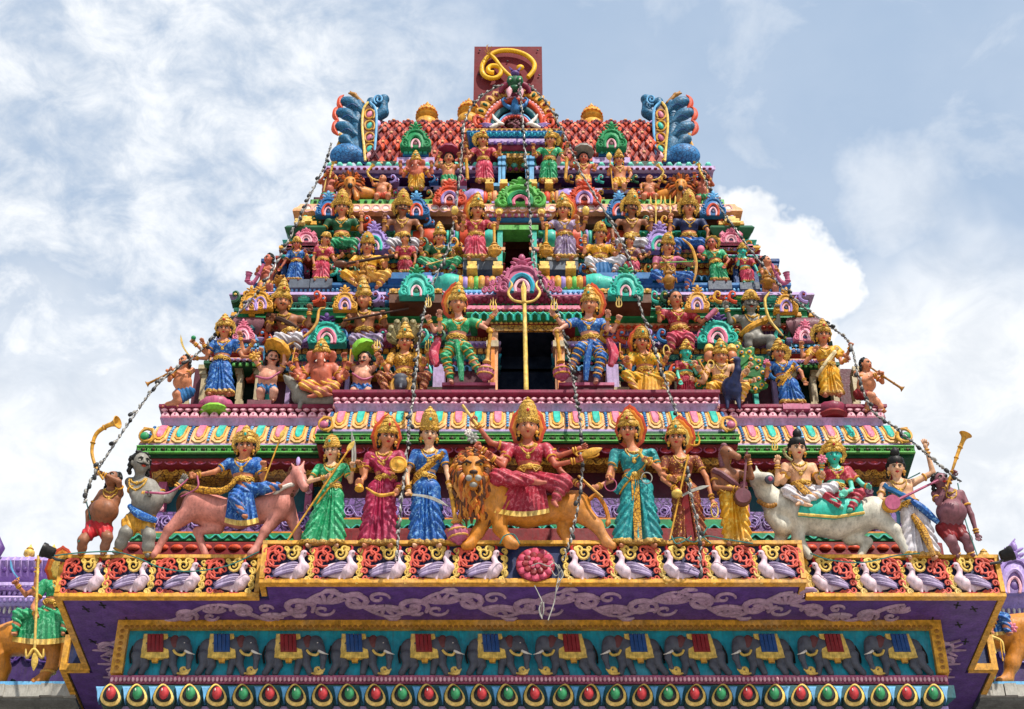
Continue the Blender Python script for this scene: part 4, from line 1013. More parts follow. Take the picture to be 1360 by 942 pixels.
# --- walls and mouldings of the storeys (side wings and the bay that stands forward)
def storey_T0():
    rows = [('plinth', 720, 745, 14.50, 165, 1245, 'redd', 'bev', .05), ('plinth', 708, 718, 14.55, 172, 1238, 'green', 'flat', 0), ('band', 706, 709, 14.57, 176, 1232, 'orange', 'flat', 0),
            ('scroll_band', 680, 706, 14.62, 190, 1214, 'scrollp', 'flat', 0), ('wall', 634, 680, 14.80, 205, 1180, 'teald', 'flat', 0), ('gold_frieze', 622, 635, 14.64, 203, 1182, 'goldfrieze', 'cove', .06),
            ('fillet', 619, 622, 14.58, 200, 1186, 'teal', 'flat', 0), ('lotus_band', 608, 619, 14.52, 196, 1192, 'redd', 'round', .05), ('eave_underside', 602, 608, 14.46, 184, 1212, 'greend', 'flat', 0),
            ('lattice_eave', 592, 602, 14.43, 181, 1215, 'greend', 'flat', 0), ('wave_fillet', 589, 592, 14.44, 184, 1211, 'lilac', 'flat', 0)]
    for dY, cl, cr in ((0, None, None), (-.25, 418, 983)):
        for nm, y0, y1, Y, a, b, m, pf, am in rows:
            z = (zy(y0, Y), zy(y1, Y))
            if dY:
                f = (a-181)*.5; a2, b2 = cl+f, cr-f
                if nm in ('wall',): m = 'maroond'
                if nm == 'plinth' or nm == 'scroll_band' or nm == 'band': a2, b2 = 430, 975
                yy = (y0+y1)/2-14
                X0, X1 = xx(a2, yy, Y+dY), xx(b2, yy, Y+dY); z = (z[0]-.006, z[1]+.006) if False else z
                mould(nm, y0, y1, Y+dY, a2, b2, m, pf, am or .08, 1.2, z=z)
            else: mould(nm, y0, y1, Y, a, b, m, pf, am or .08, 2.6)
        # curved roof with gem panels
        Y = 14.44+dY; a, b = (186, 1210) if not dY else (424, 977); z = (zy(566, 14.62), zy(589, 14.44)); yo = 0 if not dY else -15
        mm = MB(); n = 7; V = []; X0, X1 = xx(a, 580+yo, Y), xx(b, 580+yo, Y)
        prof = [(Y+.20*(i/(n-1))**1.5, z[1]+(z[0]-z[1])*i/(n-1), .18*(i/(n-1))**1.3) for i in range(n)]
        P_ = [(Y+1.4, z[1], 0)]+prof+[(Y+1.4, z[0], .18)]; k = len(P_)
        V = [(X0+p[2], p[0], p[1]) for p in P_]+[(X1-p[2], p[0], p[1]) for p in P_]
        mm.add(V, [(i, i+1, k+i+1, k+i) for i in range(k-1)]+[tuple(range(k))[::-1], tuple(range(k, 2*k)), (0, k, 2*k-1, k-1)])
        ro = obj('curved_roof', mm, 'peach', tower)
        s = sc(580, Y); up = unit(np.array([0, .18, z[0]-z[1]])); fwd = unit(np.cross(up, RT)); fwd = fwd if fwd[1] < 0 else -fwd
        step = 26.3; N_ = int((b-a-12)/step); x0 = (a+b)/2-N_*step/2
        hh = (z[0]-z[1])*.78
        def sl(px, t):    # point on the sloping roof face
            y = prof[0][0]+.20*t**1.5; return np.array([xx(px, 580+yo, Y), y-.015, z[1]+(z[0]-z[1])*t])
        for i in range(N_+1):
            px = x0+i*step
            m = MB()
            for t in np.linspace(.1, .92, 7): m.ell(sl(px, t), [RT*2.6*s, fwd*1.6*s, up*hh*.068], 6, 4, 0)
            obj('bead_strip', m, 'bluel' if i % 2 else 'blue', ro)
            if i < N_:
                pc = px+step/2
                for nm, w_, t0, t1, mat, off, tk in (('gem_plate', 10.2, .02, .98, 'peachg', 0, .8), ('gem_rim', 6.6, .12, .96, 'gold', 1.2, 1.2), ('gem', 5.0, .2, .95, 'turq' if i % 2 else 'pink', 2.2, 2.2)):
                    m = MB(); A = [sl(pc-w_*.98, t1), sl(pc-w_, (t0+t1)/2), sl(pc-w_*.92, t0+.12), sl(pc-w_*.35, t0), sl(pc+w_*.35, t0), sl(pc+w_*.92, t0+.12), sl(pc+w_, (t0+t1)/2), sl(pc+w_*.98, t1)]
                    m.plate([q+fwd*off*s for q in A], -fwd*tk*2*s, .22, tk*s*.8); go = obj(nm, m, mat, ro, smooth=False)
        for sg, px in ((-1, a+9), (1, b-9)):
            m = MB(); fr = Fr(px, 588+yo, Y-.02)
            m.ring(fr.T(px, 578+yo, 2), RT*9*s, fr.V*10*s, 2.2*s, 18, 6); m.tube([fr.T(px+sg*4, 569+yo, 2), fr.T(px-sg*8, 571+yo, 2), fr.T(px-sg*10, 582+yo, 3), fr.T(px-sg*2, 589+yo, 3)], [2*s, 2.6*s, 2.2*s, 1.2*s], 6)
            obj('corner_scroll', m, 'gold', ro); m = MB(); m.ell(fr.T(px+sg*3, 579+yo, 4), [RT*6*s, fr.N*3*s, fr.V*6*s], 12, 8); obj('gem', m, 'green' if dY == 0 else 'mpink', ro)
        LATT.append((ro, 592+yo, 602+yo, 14.40+dY, (181 if not dY else 418), (1215 if not dY else 983)))
        beadrow(ro, 'stud', 597.5+yo, 14.40+dY, (184 if not dY else 421), (1212 if not dY else 980), 13.3, 2.5, 2.5, 'brownd')
        # lotus petals on the red band
        a2, b2 = (198, 1190) if not dY else (428, 972); s = sc(614, 14.5); m = p_ell(7.2*s, 4.6*s, 3*s); m.ring(np.array([0, -1.6*s, .6*s]), np.array([8*s, 0, 0]), np.array([0, 0, 5.0*s]), 1.0*s, 14, 5, 1)
        copies('lotus_petal', solo(m, 'lotus_petal', ['red', 'mpink']), spots(614+yo, 14.50+dY, a2, b2, 19.4), ro)
        # cornice with scallops
        a3, b3 = (213, 1176) if not dY else (442, 956)
        zc = lambda y: zy(y, 14.62)
        mould('ledge', 560, 567, 14.60+dY, a3+6, b3-6, 'lilac', 'cove', .05, z=(zc(560), zc(567)), depth=2)
        co = mould('cornice', 541, 560, 14.64+dY, a3+3, b3-3, 'maroon', 'cyma', -.03, z=(zc(541), zc(560)), depth=2)
        mo = mould('cornice_lip', 541, 547, 14.58+dY, a3, b3, 'maroon', 'bev', .02, z=(zc(540), zc(546)), depth=2)
        mould('cornice_line', 557, 559, 14.60+dY, a3+2, b3-2, 'mpink', 'bev', .02, z=(zc(557), zc(559)), depth=2)
        yo2 = 0 if not dY else -14.5
        s = sc(550, 14.6); m = MB(); m.plate([np.array([6.2*s*math.cos(t), 0, -4.4*s+9.4*s*math.sin(t)]) for t in np.linspace(0, math.pi, 11)], np.array([0, 4*s, 0]), .3, 1.6*s); m.ell(np.array([0, -1.6*s, .4*s]), [np.array([1.5*s, 0, 0]), np.array([0, .8*s, 0]), np.array([0, 0, 1.7*s])], 6, 4, 1)
        copies('scallop', solo(m, 'scallop', ['pinkl', 'mpink']), spots(551+yo2, 14.60+dY, a3, b3, 13), co)
        m = p_ell(3.0*s, 2.0*s, 1.2*s, 6, 4); m = MB(); m.plate([np.array([x*s, 0, z_*s]) for x, z_ in ((-4.4, 0), (0, -2.2), (4.4, 0), (0, 2.2))], np.array([0, .03, 0]), .2, .004)
        copies('lozenge', solo(m, 'lozenge', 'pinkl', False), spots(543.7+yo2, 14.575+dY, a3, b3, 10.5), mo)
LATT = []; storey_T0()
# wall panels of the lowest storey
for x0, x1 in ((208, 219), (405, 414), (985, 994), (1150, 1160)):
    y0, y1 = 640, 690; Y = 14.66; mb = MB(); mb.box((xx(x0, 660, Y), Y, zy(y1, Y)), (xx(x1, 660, Y), Y+.3, zy(y0, Y))); o = obj('pilaster', mb, 'mpink', tower, smooth=False)
    mb = MB(); fr = Fr((x0+x1)/2, 665, Y-.01); mb.tube([fr.T((x0+x1)/2+4.5*math.cos(a)*(1-.06*a), 652+4.5*math.sin(a)*(1-.06*a)) for a in np.linspace(0, 10, 24)], .8*fr.s, 5); mb.tube([fr.T((x0+x1)/2+3.5*math.cos(a)*(1-.06*a), 674+4.5*math.sin(a)*(1-.06*a)) for a in np.linspace(0, 10, 24)], .8*fr.s, 5); obj('carved_scroll', mb, 'pinkl', o)
def openwork(parent, y0, y1, Y, x0, x1, mat):
    mb = MB(); ym = (y0+y1)/2; s = sc(ym, Y); h = (y1-y0)/2*s*1.15
    for k_, q in enumerate(spots(ym, Y, x0, x1, 6.65)):
        u = np.array([3.1*s, 0, 0]); v = np.array([0, 0, h*.62])
        mb.tube([q-u-v, q+v*0, q+u+v], .55*s, 4, flat=(0, 1, 0)); mb.tube([q+u-v, q, q-u+v], .55*s, 4, flat=(0, 1, 0)); mb.ring(q, u*.62, v*.8, .5*s, 8, 4)
    A, B_ = at(x0, ym, Y), at(x1, ym, Y)
    for z_, t in ((-.86, .16), (.86, .12)): mb.box((A[0], A[1]-.014, A[2]+h*(z_-t)), (B_[0], A[1]+.02, A[2]+h*(z_+t)))
    o = obj('openwork', mb, mat, parent); o['kind'] = 'stuff'; return o
def scrollband(y, Y, x0, x1, step, rad, mat, tr=.9, parent=None):
    mb = MB(); s = sc(y, Y)
    for i, c in enumerate(spots(y, Y, x0, x1, step)):
        sg = 1 if i % 2 else -1
        pts = [np.array([c[0]+a*s, c[1], c[2]+b*s]) for a, b in spiral((0, 0), rad, math.pi*.5, 1.6, sg, 16, .8)]
        mb.tube(pts, tr*s, 5, flat=(0, 1, 0)); mb.tube([c+np.array([-step*.5*s, 0, sg*rad*s*.9]), c+np.array([0, 0, sg*rad*s]), c+np.array([step*.5*s, 0, -sg*rad*s*.9])], tr*s, 5, flat=(0, 1, 0))
    return obj('carved_scroll', mb, mat, parent or tower)
beadrow(tower, 'leaf_carving', 727, 14.44, 168, 1240, 19, 8.5, 4, 'redo', 3); scrollband(693, 14.60, 192, 1212, 20, 9, 'lav', 1.0); scrollband(679, 14.35, 435, 972, 20, 9, 'lav', 1.0)
scrollband(628, 14.57, 205, 1180, 11, 4.2, 'gold', .8); scrollband(614, 14.32, 436, 968, 11, 4.2, 'gold', .8)
mb = MB()
for x0, x1, y, Y in ((176, 1234, 713, 14.54), (432, 974, 700, 14.29)):
    s = sc(y, Y)
    for i, c in enumerate(spots(y, Y, x0, x1, 17)): mb.tube([c+np.array([a*s, 0, 3.2*math.cos(a/8.5*math.pi)*s]) for a in np.linspace(-8.5, 8.5, 9)], 1.6*s, 6, flat=(0, 1, 0))
obj('wave_carving', mb, 'turq', tower)

for q_ in LATT: openwork(*q_, 'greenl')
# ---- generic pieces: gables, pavilions, seats
def gable(px, py, w, h, Y, col, rim, inner, fin=None, parent=None, beads=None):
    """horseshoe dormer ornament with curled feet and a leafy finial; px,py = middle of its foot"""
    fr = Fr(px, py, Y); s = fr.s; T = lambda x, y, d=0: fr.T(px+x*w, py-y*h, d)
    D = .12*w; parent = parent or tower
    out = [(-.5, 0), (-.52, .14), (-.44, .28), (-.34, .36), (-.30, .48), (-.2, .58), (0, .64), (.2, .58), (.30, .48), (.34, .36), (.44, .28), (.52, .14), (.5, 0)]
    mb = MB(); mb.plate([T(x, y, D) for x, y in out], -fr.N*2*D*s, .1, .2*D*s)
    tr = .045*w*s
    for sg in (-1, 1):
        mb.tube([T(sg*x, y, D*1.25) for x, y in ((0, .64), (.17, .60), (.27, .5), (.30, .38), (.36, .30))], [tr*1.1]*5, 7)
        mb.tube([T(sg*(.36+x), .15+y*w/h, D*1.3) for x, y in spiral((0, 0), .15, 1.6, 1.5, -sg if sg > 0 else 1, 16, .8)] if sg < 0 else [T(.36-x, .15+y*w/h, D*1.3) for x, y in spiral((0, 0), .15, 1.6, 1.5, 1, 16, .8)], [tr*(1-.04*i) for i in range(17)], 6)
        if sg < 0: mb.tube([T(-.36+0, .15, D*1.3), T(-.3, .06, D*1.3), T(-.22, .0, D*1.2)], [tr*.6, tr*.9, tr*.6], 6)
        else: mb.tube([T(.36, .15, D*1.3), T(.3, .06, D*1.3), T(.22, 0, D*1.2)], [tr*.6, tr*.9, tr*.6], 6)
    n_ = 13
    for i in range(n_):
        a = math.pi*(.06+.88*i/(n_-1)); x, y = -.43*math.cos(a), .2+.47*math.sin(a)
        if abs(a-math.pi/2) < .16: continue
        u = RT*-math.cos(a)+fr.V*math.sin(a); t_ = RT*math.sin(a)+fr.V*math.cos(a); mb.ell(T(x, y, D*.7), [u*.062*w*s, fr.N*.05*w*s, t_*.042*w*s], 6, 4)
    o = obj('gable_ornament', mb, col, parent)
    mb = MB(); pts = [(-.2, 0), (-.22, .18), (-.14, .36), (0, .44), (.14, .36), (.22, .18), (.2, 0)]
    mb.tube([T(x, y, D*1.5) for x, y in curve([np.array(p) for p in pts], 18)], .05*w*s, 6); obj('arch_rim', mb, rim, o)
    mb = MB(); mb.tube([T(x*.62, y*.68, D*1.45) for x, y in curve([np.array(p) for p in pts], 14)], .035*w*s, 6); obj('arch_bead', mb, beads or 'pinkl', o)
    mb = MB(); mb.ell(T(0, .13, D*.9), [RT*.13*w*s, fr.N*D*.5*s, fr.V*.13*h*s], 10, 6); obj('niche', mb, inner, o)
    mb = MB()
    mb.lathe(T(0, .60, D*.4), fr.V, [(.09*w*s, 0), (.13*w*s, .03*h*s), (.07*w*s, .07*h*s), (.11*w*s, .12*h*s), (.12*w*s, .16*h*s), (.05*w*s, .22*h*s)], 10)
    for sg in (-1, 0, 1):
        a = sg*.9; mb.ell(T(sg*.10, .84+(.04 if not sg else -.03), D*.5), [RT*.07*w*s, fr.N*.05*w*s, (fr.V*math.cos(a)+RT*math.sin(a))*.11*h*s], 8, 5)
    for sg in (-1, 1): mb.ell(T(sg*.15, .72, D*.4), [(RT+sg*fr.V*.5)*.09*w*s, fr.N*.05*w*s, fr.V*.05*h*s], 8, 5)
    obj('finial', mb, fin or col, o)
    return o
def kalasam(px, py, w, h, Y, parent, mat='gold', name='stepped_block'):
    fr = Fr(px, py, Y); s = fr.s; mb = MB()
    for k, (t0, t1, ww) in enumerate(((0, .35, 1), (.35, .6, .72), (.6, 1, .86))):
        z0, z1 = fr.T(px, py-h*t0)[2], fr.T(px, py-h*t1)[2]; x = fr.O[0]; mb.box((x-ww*w*s/2, Y-.06+.004*k, z0), (x+ww*w*s/2, Y+.1, z1))
    return obj(name, mb, mat, parent, smooth=False)
def panelbox(name, x0, x1, y0, y1, Y, mat, depth=.4, parent=None):
    ym = (y0+y1)/2; mb = MB(); mb.box((xx(x0, ym, Y), Y, zy(y1, Y)), (xx(x1, ym, Y), Y+depth, zy(y0, Y))); return obj(name, mb, mat, parent or tower, smooth=False)
def pavilion(x0, x1, y0, y1, Y, cols, roof='greend', kud='lav', pil='beige', niche='doorgreen', li=0, ri=0):
    """little shrine front: plinth, pilasters, openings as a dark-coloured wall, entablature, roof barrel"""
    w = x1-x0; h = y1-y0; ent0, ent1 = y0+.24*h, y0+.56*h; cx = (x0+x1)/2
    X_ = lambda y: (x0+li*min(1, (y1-y)/h*1.15), x1-ri*min(1, (y1-y)/h*1.15))
    wl = panelbox('shrine_wall', x0+2+li*.5, x1-2-ri*.5, y0+.2*h+(8 if li+ri else 0), y1, Y+.12, niche, .9)
    n = max(2, int(round(w/26)))
    for i in range(n+1):
        px = x0+3+(w-6)*i/n; pw = 3.6
        mb = MB(); s = sc(y1, Y)
        for t0, t1, k in ((0, .1, 1.5), (.1, .16, 1.15), (.16, .78, 1), (.78, .84, 1.25), (.84, .9, 1), (.9, 1, 1.6)):
            ya, yb = y1-(y1-ent1)*t0, y1-(y1-ent1)*t1; X = xx(px, (ya+yb)/2, Y); mb.box((X-pw*k*s, Y-.03*k, zy(ya, Y)), (X+pw*k*s, Y+.14, zy(yb, Y)))
        obj('pilaster', mb, pil, wl, smooth=False)
    nb_ = len(cols); hb = (ent1-ent0)/nb_
    for i, c in enumerate(cols):
        ya = ent0+i*hb; mo = mould('moulding', ya, ya+hb*.97, Y-.02-.05*((i*2) % 3), X_(ya)[0]-1+2*(i % 2), X_(ya)[1]+1-2*(i % 2), c, ('round', 'flat', 'bev')[i % 3], .05, .8, parent=wl)
        if i % 2 == 0: beadrow(wl, 'bead', ya+hb*.5, Y-.05-.05*((i*2) % 3), *X_(ya), 8, 3.2, hb*.34, cols[(i+2) % nb_])
    xr0, xr1 = X_(y0); ro_ = mould('shrine_roof', y0+.02*h, ent0, Y, xr0+5, xr1-5, roof, 'round', .12, .6, parent=wl); yr = (y0+.02*h+ent0)/2; s = sc(yr, Y)
    m = MB(); m.plate([np.array([a*4.6*s, 0, b*6*s]) for a, b in ((-1, 0), (0, -1), (1, 0), (0, 1))], np.array([0, .04, 0]), .3, .012); copies('roof_scale', solo(m, 'roof_scale', cols[1], False), spots(yr, Y-.12, xr0+6, xr1-6, 11), ro_)
    beadrow(ro_, 'bead', ent0-1.5, Y-.1, xr0+4, xr1-4, 7, 2.6, 2.2, cols[2]); beadrow(ro_, 'bead', y0+.04*h, Y-.06, xr0+6, xr1-6, 7, 2.6, 2.0, cols[5 % nb_])
    cx = (xr0+xr1)/2; k = gable(cx, ent0+.02*h, min(w*.42, 30), .24*h, Y-.12, kud, 'pinkl', 'navy', parent=wl)
    kalasam(xr0+10, y0+.03*h, 8, 5, Y-.02, wl); kalasam(xr1-10, y0+.03*h, 8, 5, Y-.02, wl)

def gold_pot(px, py, w, h, Y):
    fr = Fr(px, py, Y); s = fr.s; mb = MB(); q = h*s; k = w*s/2
    mb.lathe(fr.O, (0, 0, 1), [(.5*k, 0), (.62*k, .04*q), (.4*k, .1*q), (.72*k, .2*q), (.78*k, .3*q), (.5*k, .42*q), (.32*k, .46*q), (.5*k, .52*q), (.42*k, .6*q), (.2*k, .66*q), (.3*k, .72*q), (.22*k, .85*q), (.02*k, q)], 14, ribs=7, ra=.06)
    for sg in (-1, 1):
        for yy, dx, r_ in ((.18, .8, .3), (.42, .62, .24), (.62, .46, .2)):
            mb.tube([fr.T(px+sg*w/2*(dx-.3), py-h*yy, 3), fr.T(px+sg*w/2*dx, py-h*(yy+.08), 5), fr.T(px+sg*w/2*(dx+.12), py-h*(yy-.04), 4)], [r_*k*.6, r_*k*.7, r_*k*.2], 6)
    return obj('gold_finial', mb, 'goldd', tower)
CONTR = dict(teal='turql', purple='lavl', gold='brown', peach='mpink', orange='goldp', lilac='purple', mauve='gold', bluel='blued', redd='goldp', maroon='pinkl', greend='greenl', brick='peach', turq='greend', teald='bluel', blue='bluel', greenk='green', redo='goldp')
def wing(nm, y0, y1, Y, a, b, m, pf, am, gap):
    global GAP
    GAP = gap
    if not gap: return mould(nm, y0, y1, Y, a, b, m, pf, am, 1.4)
    mould(nm, y0, y1, Y, gap[1], b, m, pf, am, .4); return mould(nm, y0, y1, Y, a, gap[0], m, pf, am, .4)
# --- second storey (pixel rows 541 .. 402)
mb = MB()
def core(x0, x1, y0, y1, Y, mat, hole=None):
    if not hole: return panelbox('wall', x0, x1, y0, y1, Y, mat, 3)
    a, b, t, bt = hole
    for q in ((x0, a, y0, y1), (b, x1, y0, y1), (a, b, y0, t)): panelbox('wall', *q, Y, mat, 3)
    if bt < y1: panelbox('wall', a, b, bt, y1, Y, mat, 3)
core(255, 1135, 490, 552, 15.37, 'maroond', (661, 737, 490, 526)); core(300, 1088, 438, 490, 15.36, 'maroond', (661, 737, 440, 490)); core(328, 1058, 388, 440, 15.3, 'maroond'); core(595, 800, 400, 545, 15.22, 'maroond', (661, 737, 438, 528))
def storey_T1():
    rows = [('band', 455, 462, 15.10, 352, 1050, 'lilac', 'bev', .04), ('band', 462, 470, 15.16, 356, 1046, 'mauve', 'round', .05), ('band', 470, 479, 15.20, 350, 1052, 'teal', 'round', .05), ('band', 479, 486, 15.22, 348, 1054, 'peach', 'flat', 0), ('band', 486, 494, 15.24, 346, 1056, 'teald', 'round', .05), ('band', 494, 499, 15.26, 345, 1058, 'gold', 'flat', 0),
            ('band', 422, 430, 15.2, 322, 1068, 'mauve', 'flat', 0), ('band', 430, 438, 15.16, 326, 1064, 'peach', 'round', .05), ('band', 438, 446, 15.2, 322, 1068, 'lilac', 'flat', 0), ('band', 446, 455, 15.24, 324, 1066, 'redd', 'round', .05),
            ('eave_underside', 412, 422, 15.04, 314, 1072, 'green', 'flat', 0), ('lattice_eave', 402, 412, 15.03, 311, 1075, 'greenk', 'flat', 0)]
    for nm, y0, y1, Y, a, b, m, pf, am in rows:
        gap = (661, 737) if y0 > 436 else None
        mo = wing(nm, y0, y1, Y, a, b, m, pf, am or .05, gap)
        if pf == 'round': beadrow(mo, 'bead', (y0+y1)/2, Y-.05, a, b, 9, 3.6, 3.0, {'mauve': 'gold', 'peach': 'redo', 'redd': 'gold', 'teal': 'turql', 'maroon': 'goldd', 'teald': 'bluel', 'greend': 'gold', 'brick': 'goldp'}[m])
    # curved roof with square panels
    ro = mould('curved_roof', 388, 402, 15.06, 322, 1064, 'lilac', 'cyma', .14, 1.4)
    s = sc(395, 15.0); protos = []
    for c1, c2 in (('redo', 'pink'), ('green', 'lime'), ('mpink', 'pinkl'), ('turq', 'turql')):
        m = MB()
        for k, (sz, mi, dy) in enumerate(((1, 0, 0), (.62, 1, -.018), (.28, 0, -.03))): m.plate([np.array([x*8*s*sz, dy, z_*6*s*sz]) for x, z_ in ((-1, -.7), (-.6, -1), (.6, -1), (1, -.7), (1, .7), (.6, 1), (-.6, 1), (-1, .7))], np.array([0, .05, 0]), .15, .01, mi)
        protos.append(solo(m, 'square_panel', [c1, c2], False))
    for i, q_ in enumerate(spots(395, 14.97, 326, 1060, 22.5)): copies('square_panel', protos[i % 4], [q_], ro)
    beadrow(ro, 'stud', 407, 15.0, 314, 1072, 11, 2.6, 2.6, 'greenk')
    openwork(ro, 402, 412, 15.01, 311, 1075, 'turql')
    bl = mould('cornice', 380, 388, 15.26, 343, 1044, 'blue', 'lip', .06, 1.4); s = sc(385, 15.2)
    beadrow(bl, 'dentil', 385.5, 15.22, 343, 1044, 6, 2.2, 2.6, 'bluel')
storey_T1()
T1C = ['lilac', 'teald', 'bluel', 'redd', 'peach', 'greend']
GAP = None
pavilion(243, 345, 420, 541, 14.98, T1C, 'mauve', 'pink', li=58); pavilion(1050, 1140, 420, 545, 14.98, T1C, 'mauve', 'pink', ri=52)
# centre bay with the blue doorway
for nm, y0, y1, Y, a, b, m, pf, am in [('moulding', 380, 386, 15.02, 600, 800, 'greend', 'flat', 0), ('moulding', 386, 393, 14.98, 612, 786, 'bluel', 'bev', .03), ('moulding', 393, 402, 14.97, 606, 790, 'mpink', 'round', .06), ('moulding', 402, 408, 15.0, 625, 776, 'greenk', 'flat', 0),
                                       ('moulding', 408, 416, 14.94, 622, 778, 'pink', 'bev', .05), ('moulding', 416, 427, 14.93, 626, 772, 'green', 'round', .07), ('moulding', 427, 431, 14.95, 634, 764, 'redd', 'flat', 0), ('gold_fringe', 430, 439, 14.96, 652, 746, 'goldfrieze', 'flat', 0)]:
    mo = mould(nm, y0, y1, Y, a, b, m, pf, am or .05, .28)
    if m in ('green', 'mpink'): beadrow(mo, 'bead', (y0+y1)/2, Y-am+.01, a, b, 11, 5.0, 4.6, 'turq' if m == 'green' else 'maroon')
    if m in ('bluel', 'pink'): beadrow(mo, 'dentil', (y0+y1)/2, Y-.05, a, b, 7, 2.2, 3, 'blue' if m == 'bluel' else 'redd')
dr = panelbox('doorway', 655, 745, 425, 530, 15.42, 'doorblue', .1)
mb = MB(); mb.box((xx(652, 438, 15.2), 14.99, zy(439, 14.96)-.014), (xx(746, 438, 15.2), 15.41, zy(439, 14.96)-.004)); obj('doorway_ceiling', mb, 'doorblue', dr, smooth=False)
for x0, x1 in ((649, 661), (737.5, 750)):
    fo = panelbox('door_jamb', x0, x1, 439, 526, 14.98, 'peach', .25, dr); panelbox('jamb_moulding', x0+3, x1-4, 448, 516, 14.95, 'orange', .06, fo); panelbox('capital', x0-3, x1+1, 452, 460, 14.93, 'beige', .2, fo)
for x0, x1 in ((575, 590), (806, 822)): panelbox('pilaster', x0, x1, 484, 520, 14.9, 'lilac', .3)
for x0, x1 in ((562, 588), (812, 836)): panelbox('plinth', x0, x1, 514, 526, 14.72, 'beige', .4)
for x0, x1 in ((588, 657), (743, 815)):
    o = panelbox('pedestal', x0, x1, 510, 525, 14.45, 'maroond', .6); panelbox('pedestal_top', x0-1, x1+1, 508, 511.5, 14.43, 'mpink', .6, o)
# barrel roof over the blue doorway: many coloured ribs
def barrel(x0, x1, y0, y1, Y, cols, n, endm, endm2, parent=None):
    R2 = (zy(y0, Y)-zy(y1, Y))/2; zc = (zy(y0, Y)+zy(y1, Y))/2; X0, X1 = xx(x0, (y0+y1)/2, Y), xx(x1, (y0+y1)/2, Y); Yc = Y+R2
    mb = MB(); mb.lathe(np.array([X0, Yc, zc]), (1, 0, 0), [(R2*.95, 0), (R2*.95, X1-X0)], 20); o = obj('roof_barrel', mb, cols[0], parent or tower)
    st = (X1-X0)/n
    for i in range(n):
        mb = MB(); c = np.array([X0+st*i, Yc, zc]); k = 1.0 if i % 2 else 1.05
        mb.lathe(c, (1, 0, 0), [(R2*.94*k, .06*st), (R2*k, .2*st), (R2*1.02*k, .5*st), (R2*k, .8*st), (R2*.94*k, .94*st)], 20, ribs=0); obj('roof_rib', mb, cols[i % len(cols)], o)
    for X, sg in ((X0, -1), (X1, 1)):
        mb = MB(); mb.lathe(np.array([X, Yc, zc]), (sg, 0, 0), [(R2*1.1, -.02), (R2*1.25, .06), (R2*1.25, .14), (R2*1.05, .18), (R2*.9, .3)], 20); eo = obj('roof_end', mb, endm, o)
        mb = MB(); mb.lathe(np.array([X+sg*.28, Yc, zc]), (sg, 0, 0), [(R2*.95, 0), (R2*1.1, .04), (R2*1.0, .12), (R2*.3, .15)], 20); obj('roof_end_ring', mb, endm2, eo)
    return o
b1 = barrel(607, 781, 361, 383, 14.98, ['gold', 'lav', 'gold', 'greenl', 'gold', 'brick'], 24, 'turq', 'lav')
gable(693, 388, 66, 52, 14.9, 'mpink', 'teal', 'maroond', 'mpink', parent=b1, beads='pinkl')
for sg in (-1, 1):
    mb = MB(); fr = Fr(693, 388, 14.85)
    for (cx, cy, r_) in ((34, 5, 6), (43, 4, 5), (50, 2.5, 4), (32, 15, 4.5), (40, 12, 3.6)): mb.tube([fr.T(693+sg*(cx+a), 388-cy-b, 3) for a, b in spiral((0, 0), r_, 1.5, 1.5, 1, 14, .8)], 1.6*fr.s, 6)
    obj('side_curl', mb, 'mpink', b1)
for x in (627, 661, 723, 758): kalasam(x, 361, 14, 10, 15.0, b1, 'goldp')
# green dormers and small brown balconies of this storey
for px, mir in ((551, 1), (829, -1)):
    o = panelbox('bracket', px-34, px+36, 389, 402, 14.80, 'brown', .5); beadrow(o, 'gold_bead', 386.5, 14.8, px-33, px+35, 8, 3.6, 3.2, 'gold'); panelbox('bracket_top', px-34, px+36, 383.5, 389, 14.79, 'goldfrieze', .5, o)
    gable(px+2, 393, 46, 44, 14.72, 'turq', 'turq', 'greend', 'green', parent=o)
    panelbox('blue_block', px-36, px+38, 362, 370, 15.1, 'blue', .3, o)
gable(434, 456, 50, 42, 14.98, 'turq', 'pink', 'green', 'purple'); gable(953, 456, 52, 44, 14.98, 'turq', 'pink', 'darkhole', 'purple')
for px, py in ((346, 410), (458, 411), (926, 411), (1044, 414), (334, 412)): gable(px, py, 32, 34, 14.86, 'gold', 'lav', 'navy', 'gold')
for px, y0, y1 in ((372, 372, 380), (481, 350, 382), (889, 350, 382), (1020, 362, 382)): gold_pot(px, y1, 22, y1-y0+12, 14.9)
for x in list(range(356, 580, 26))+list(range(822, 1056, 26)): panelbox('pilaster', x-3, x+3, 499, 545, 15.27, ('beige', 'lilac', 'turq')[x % 3], .2)
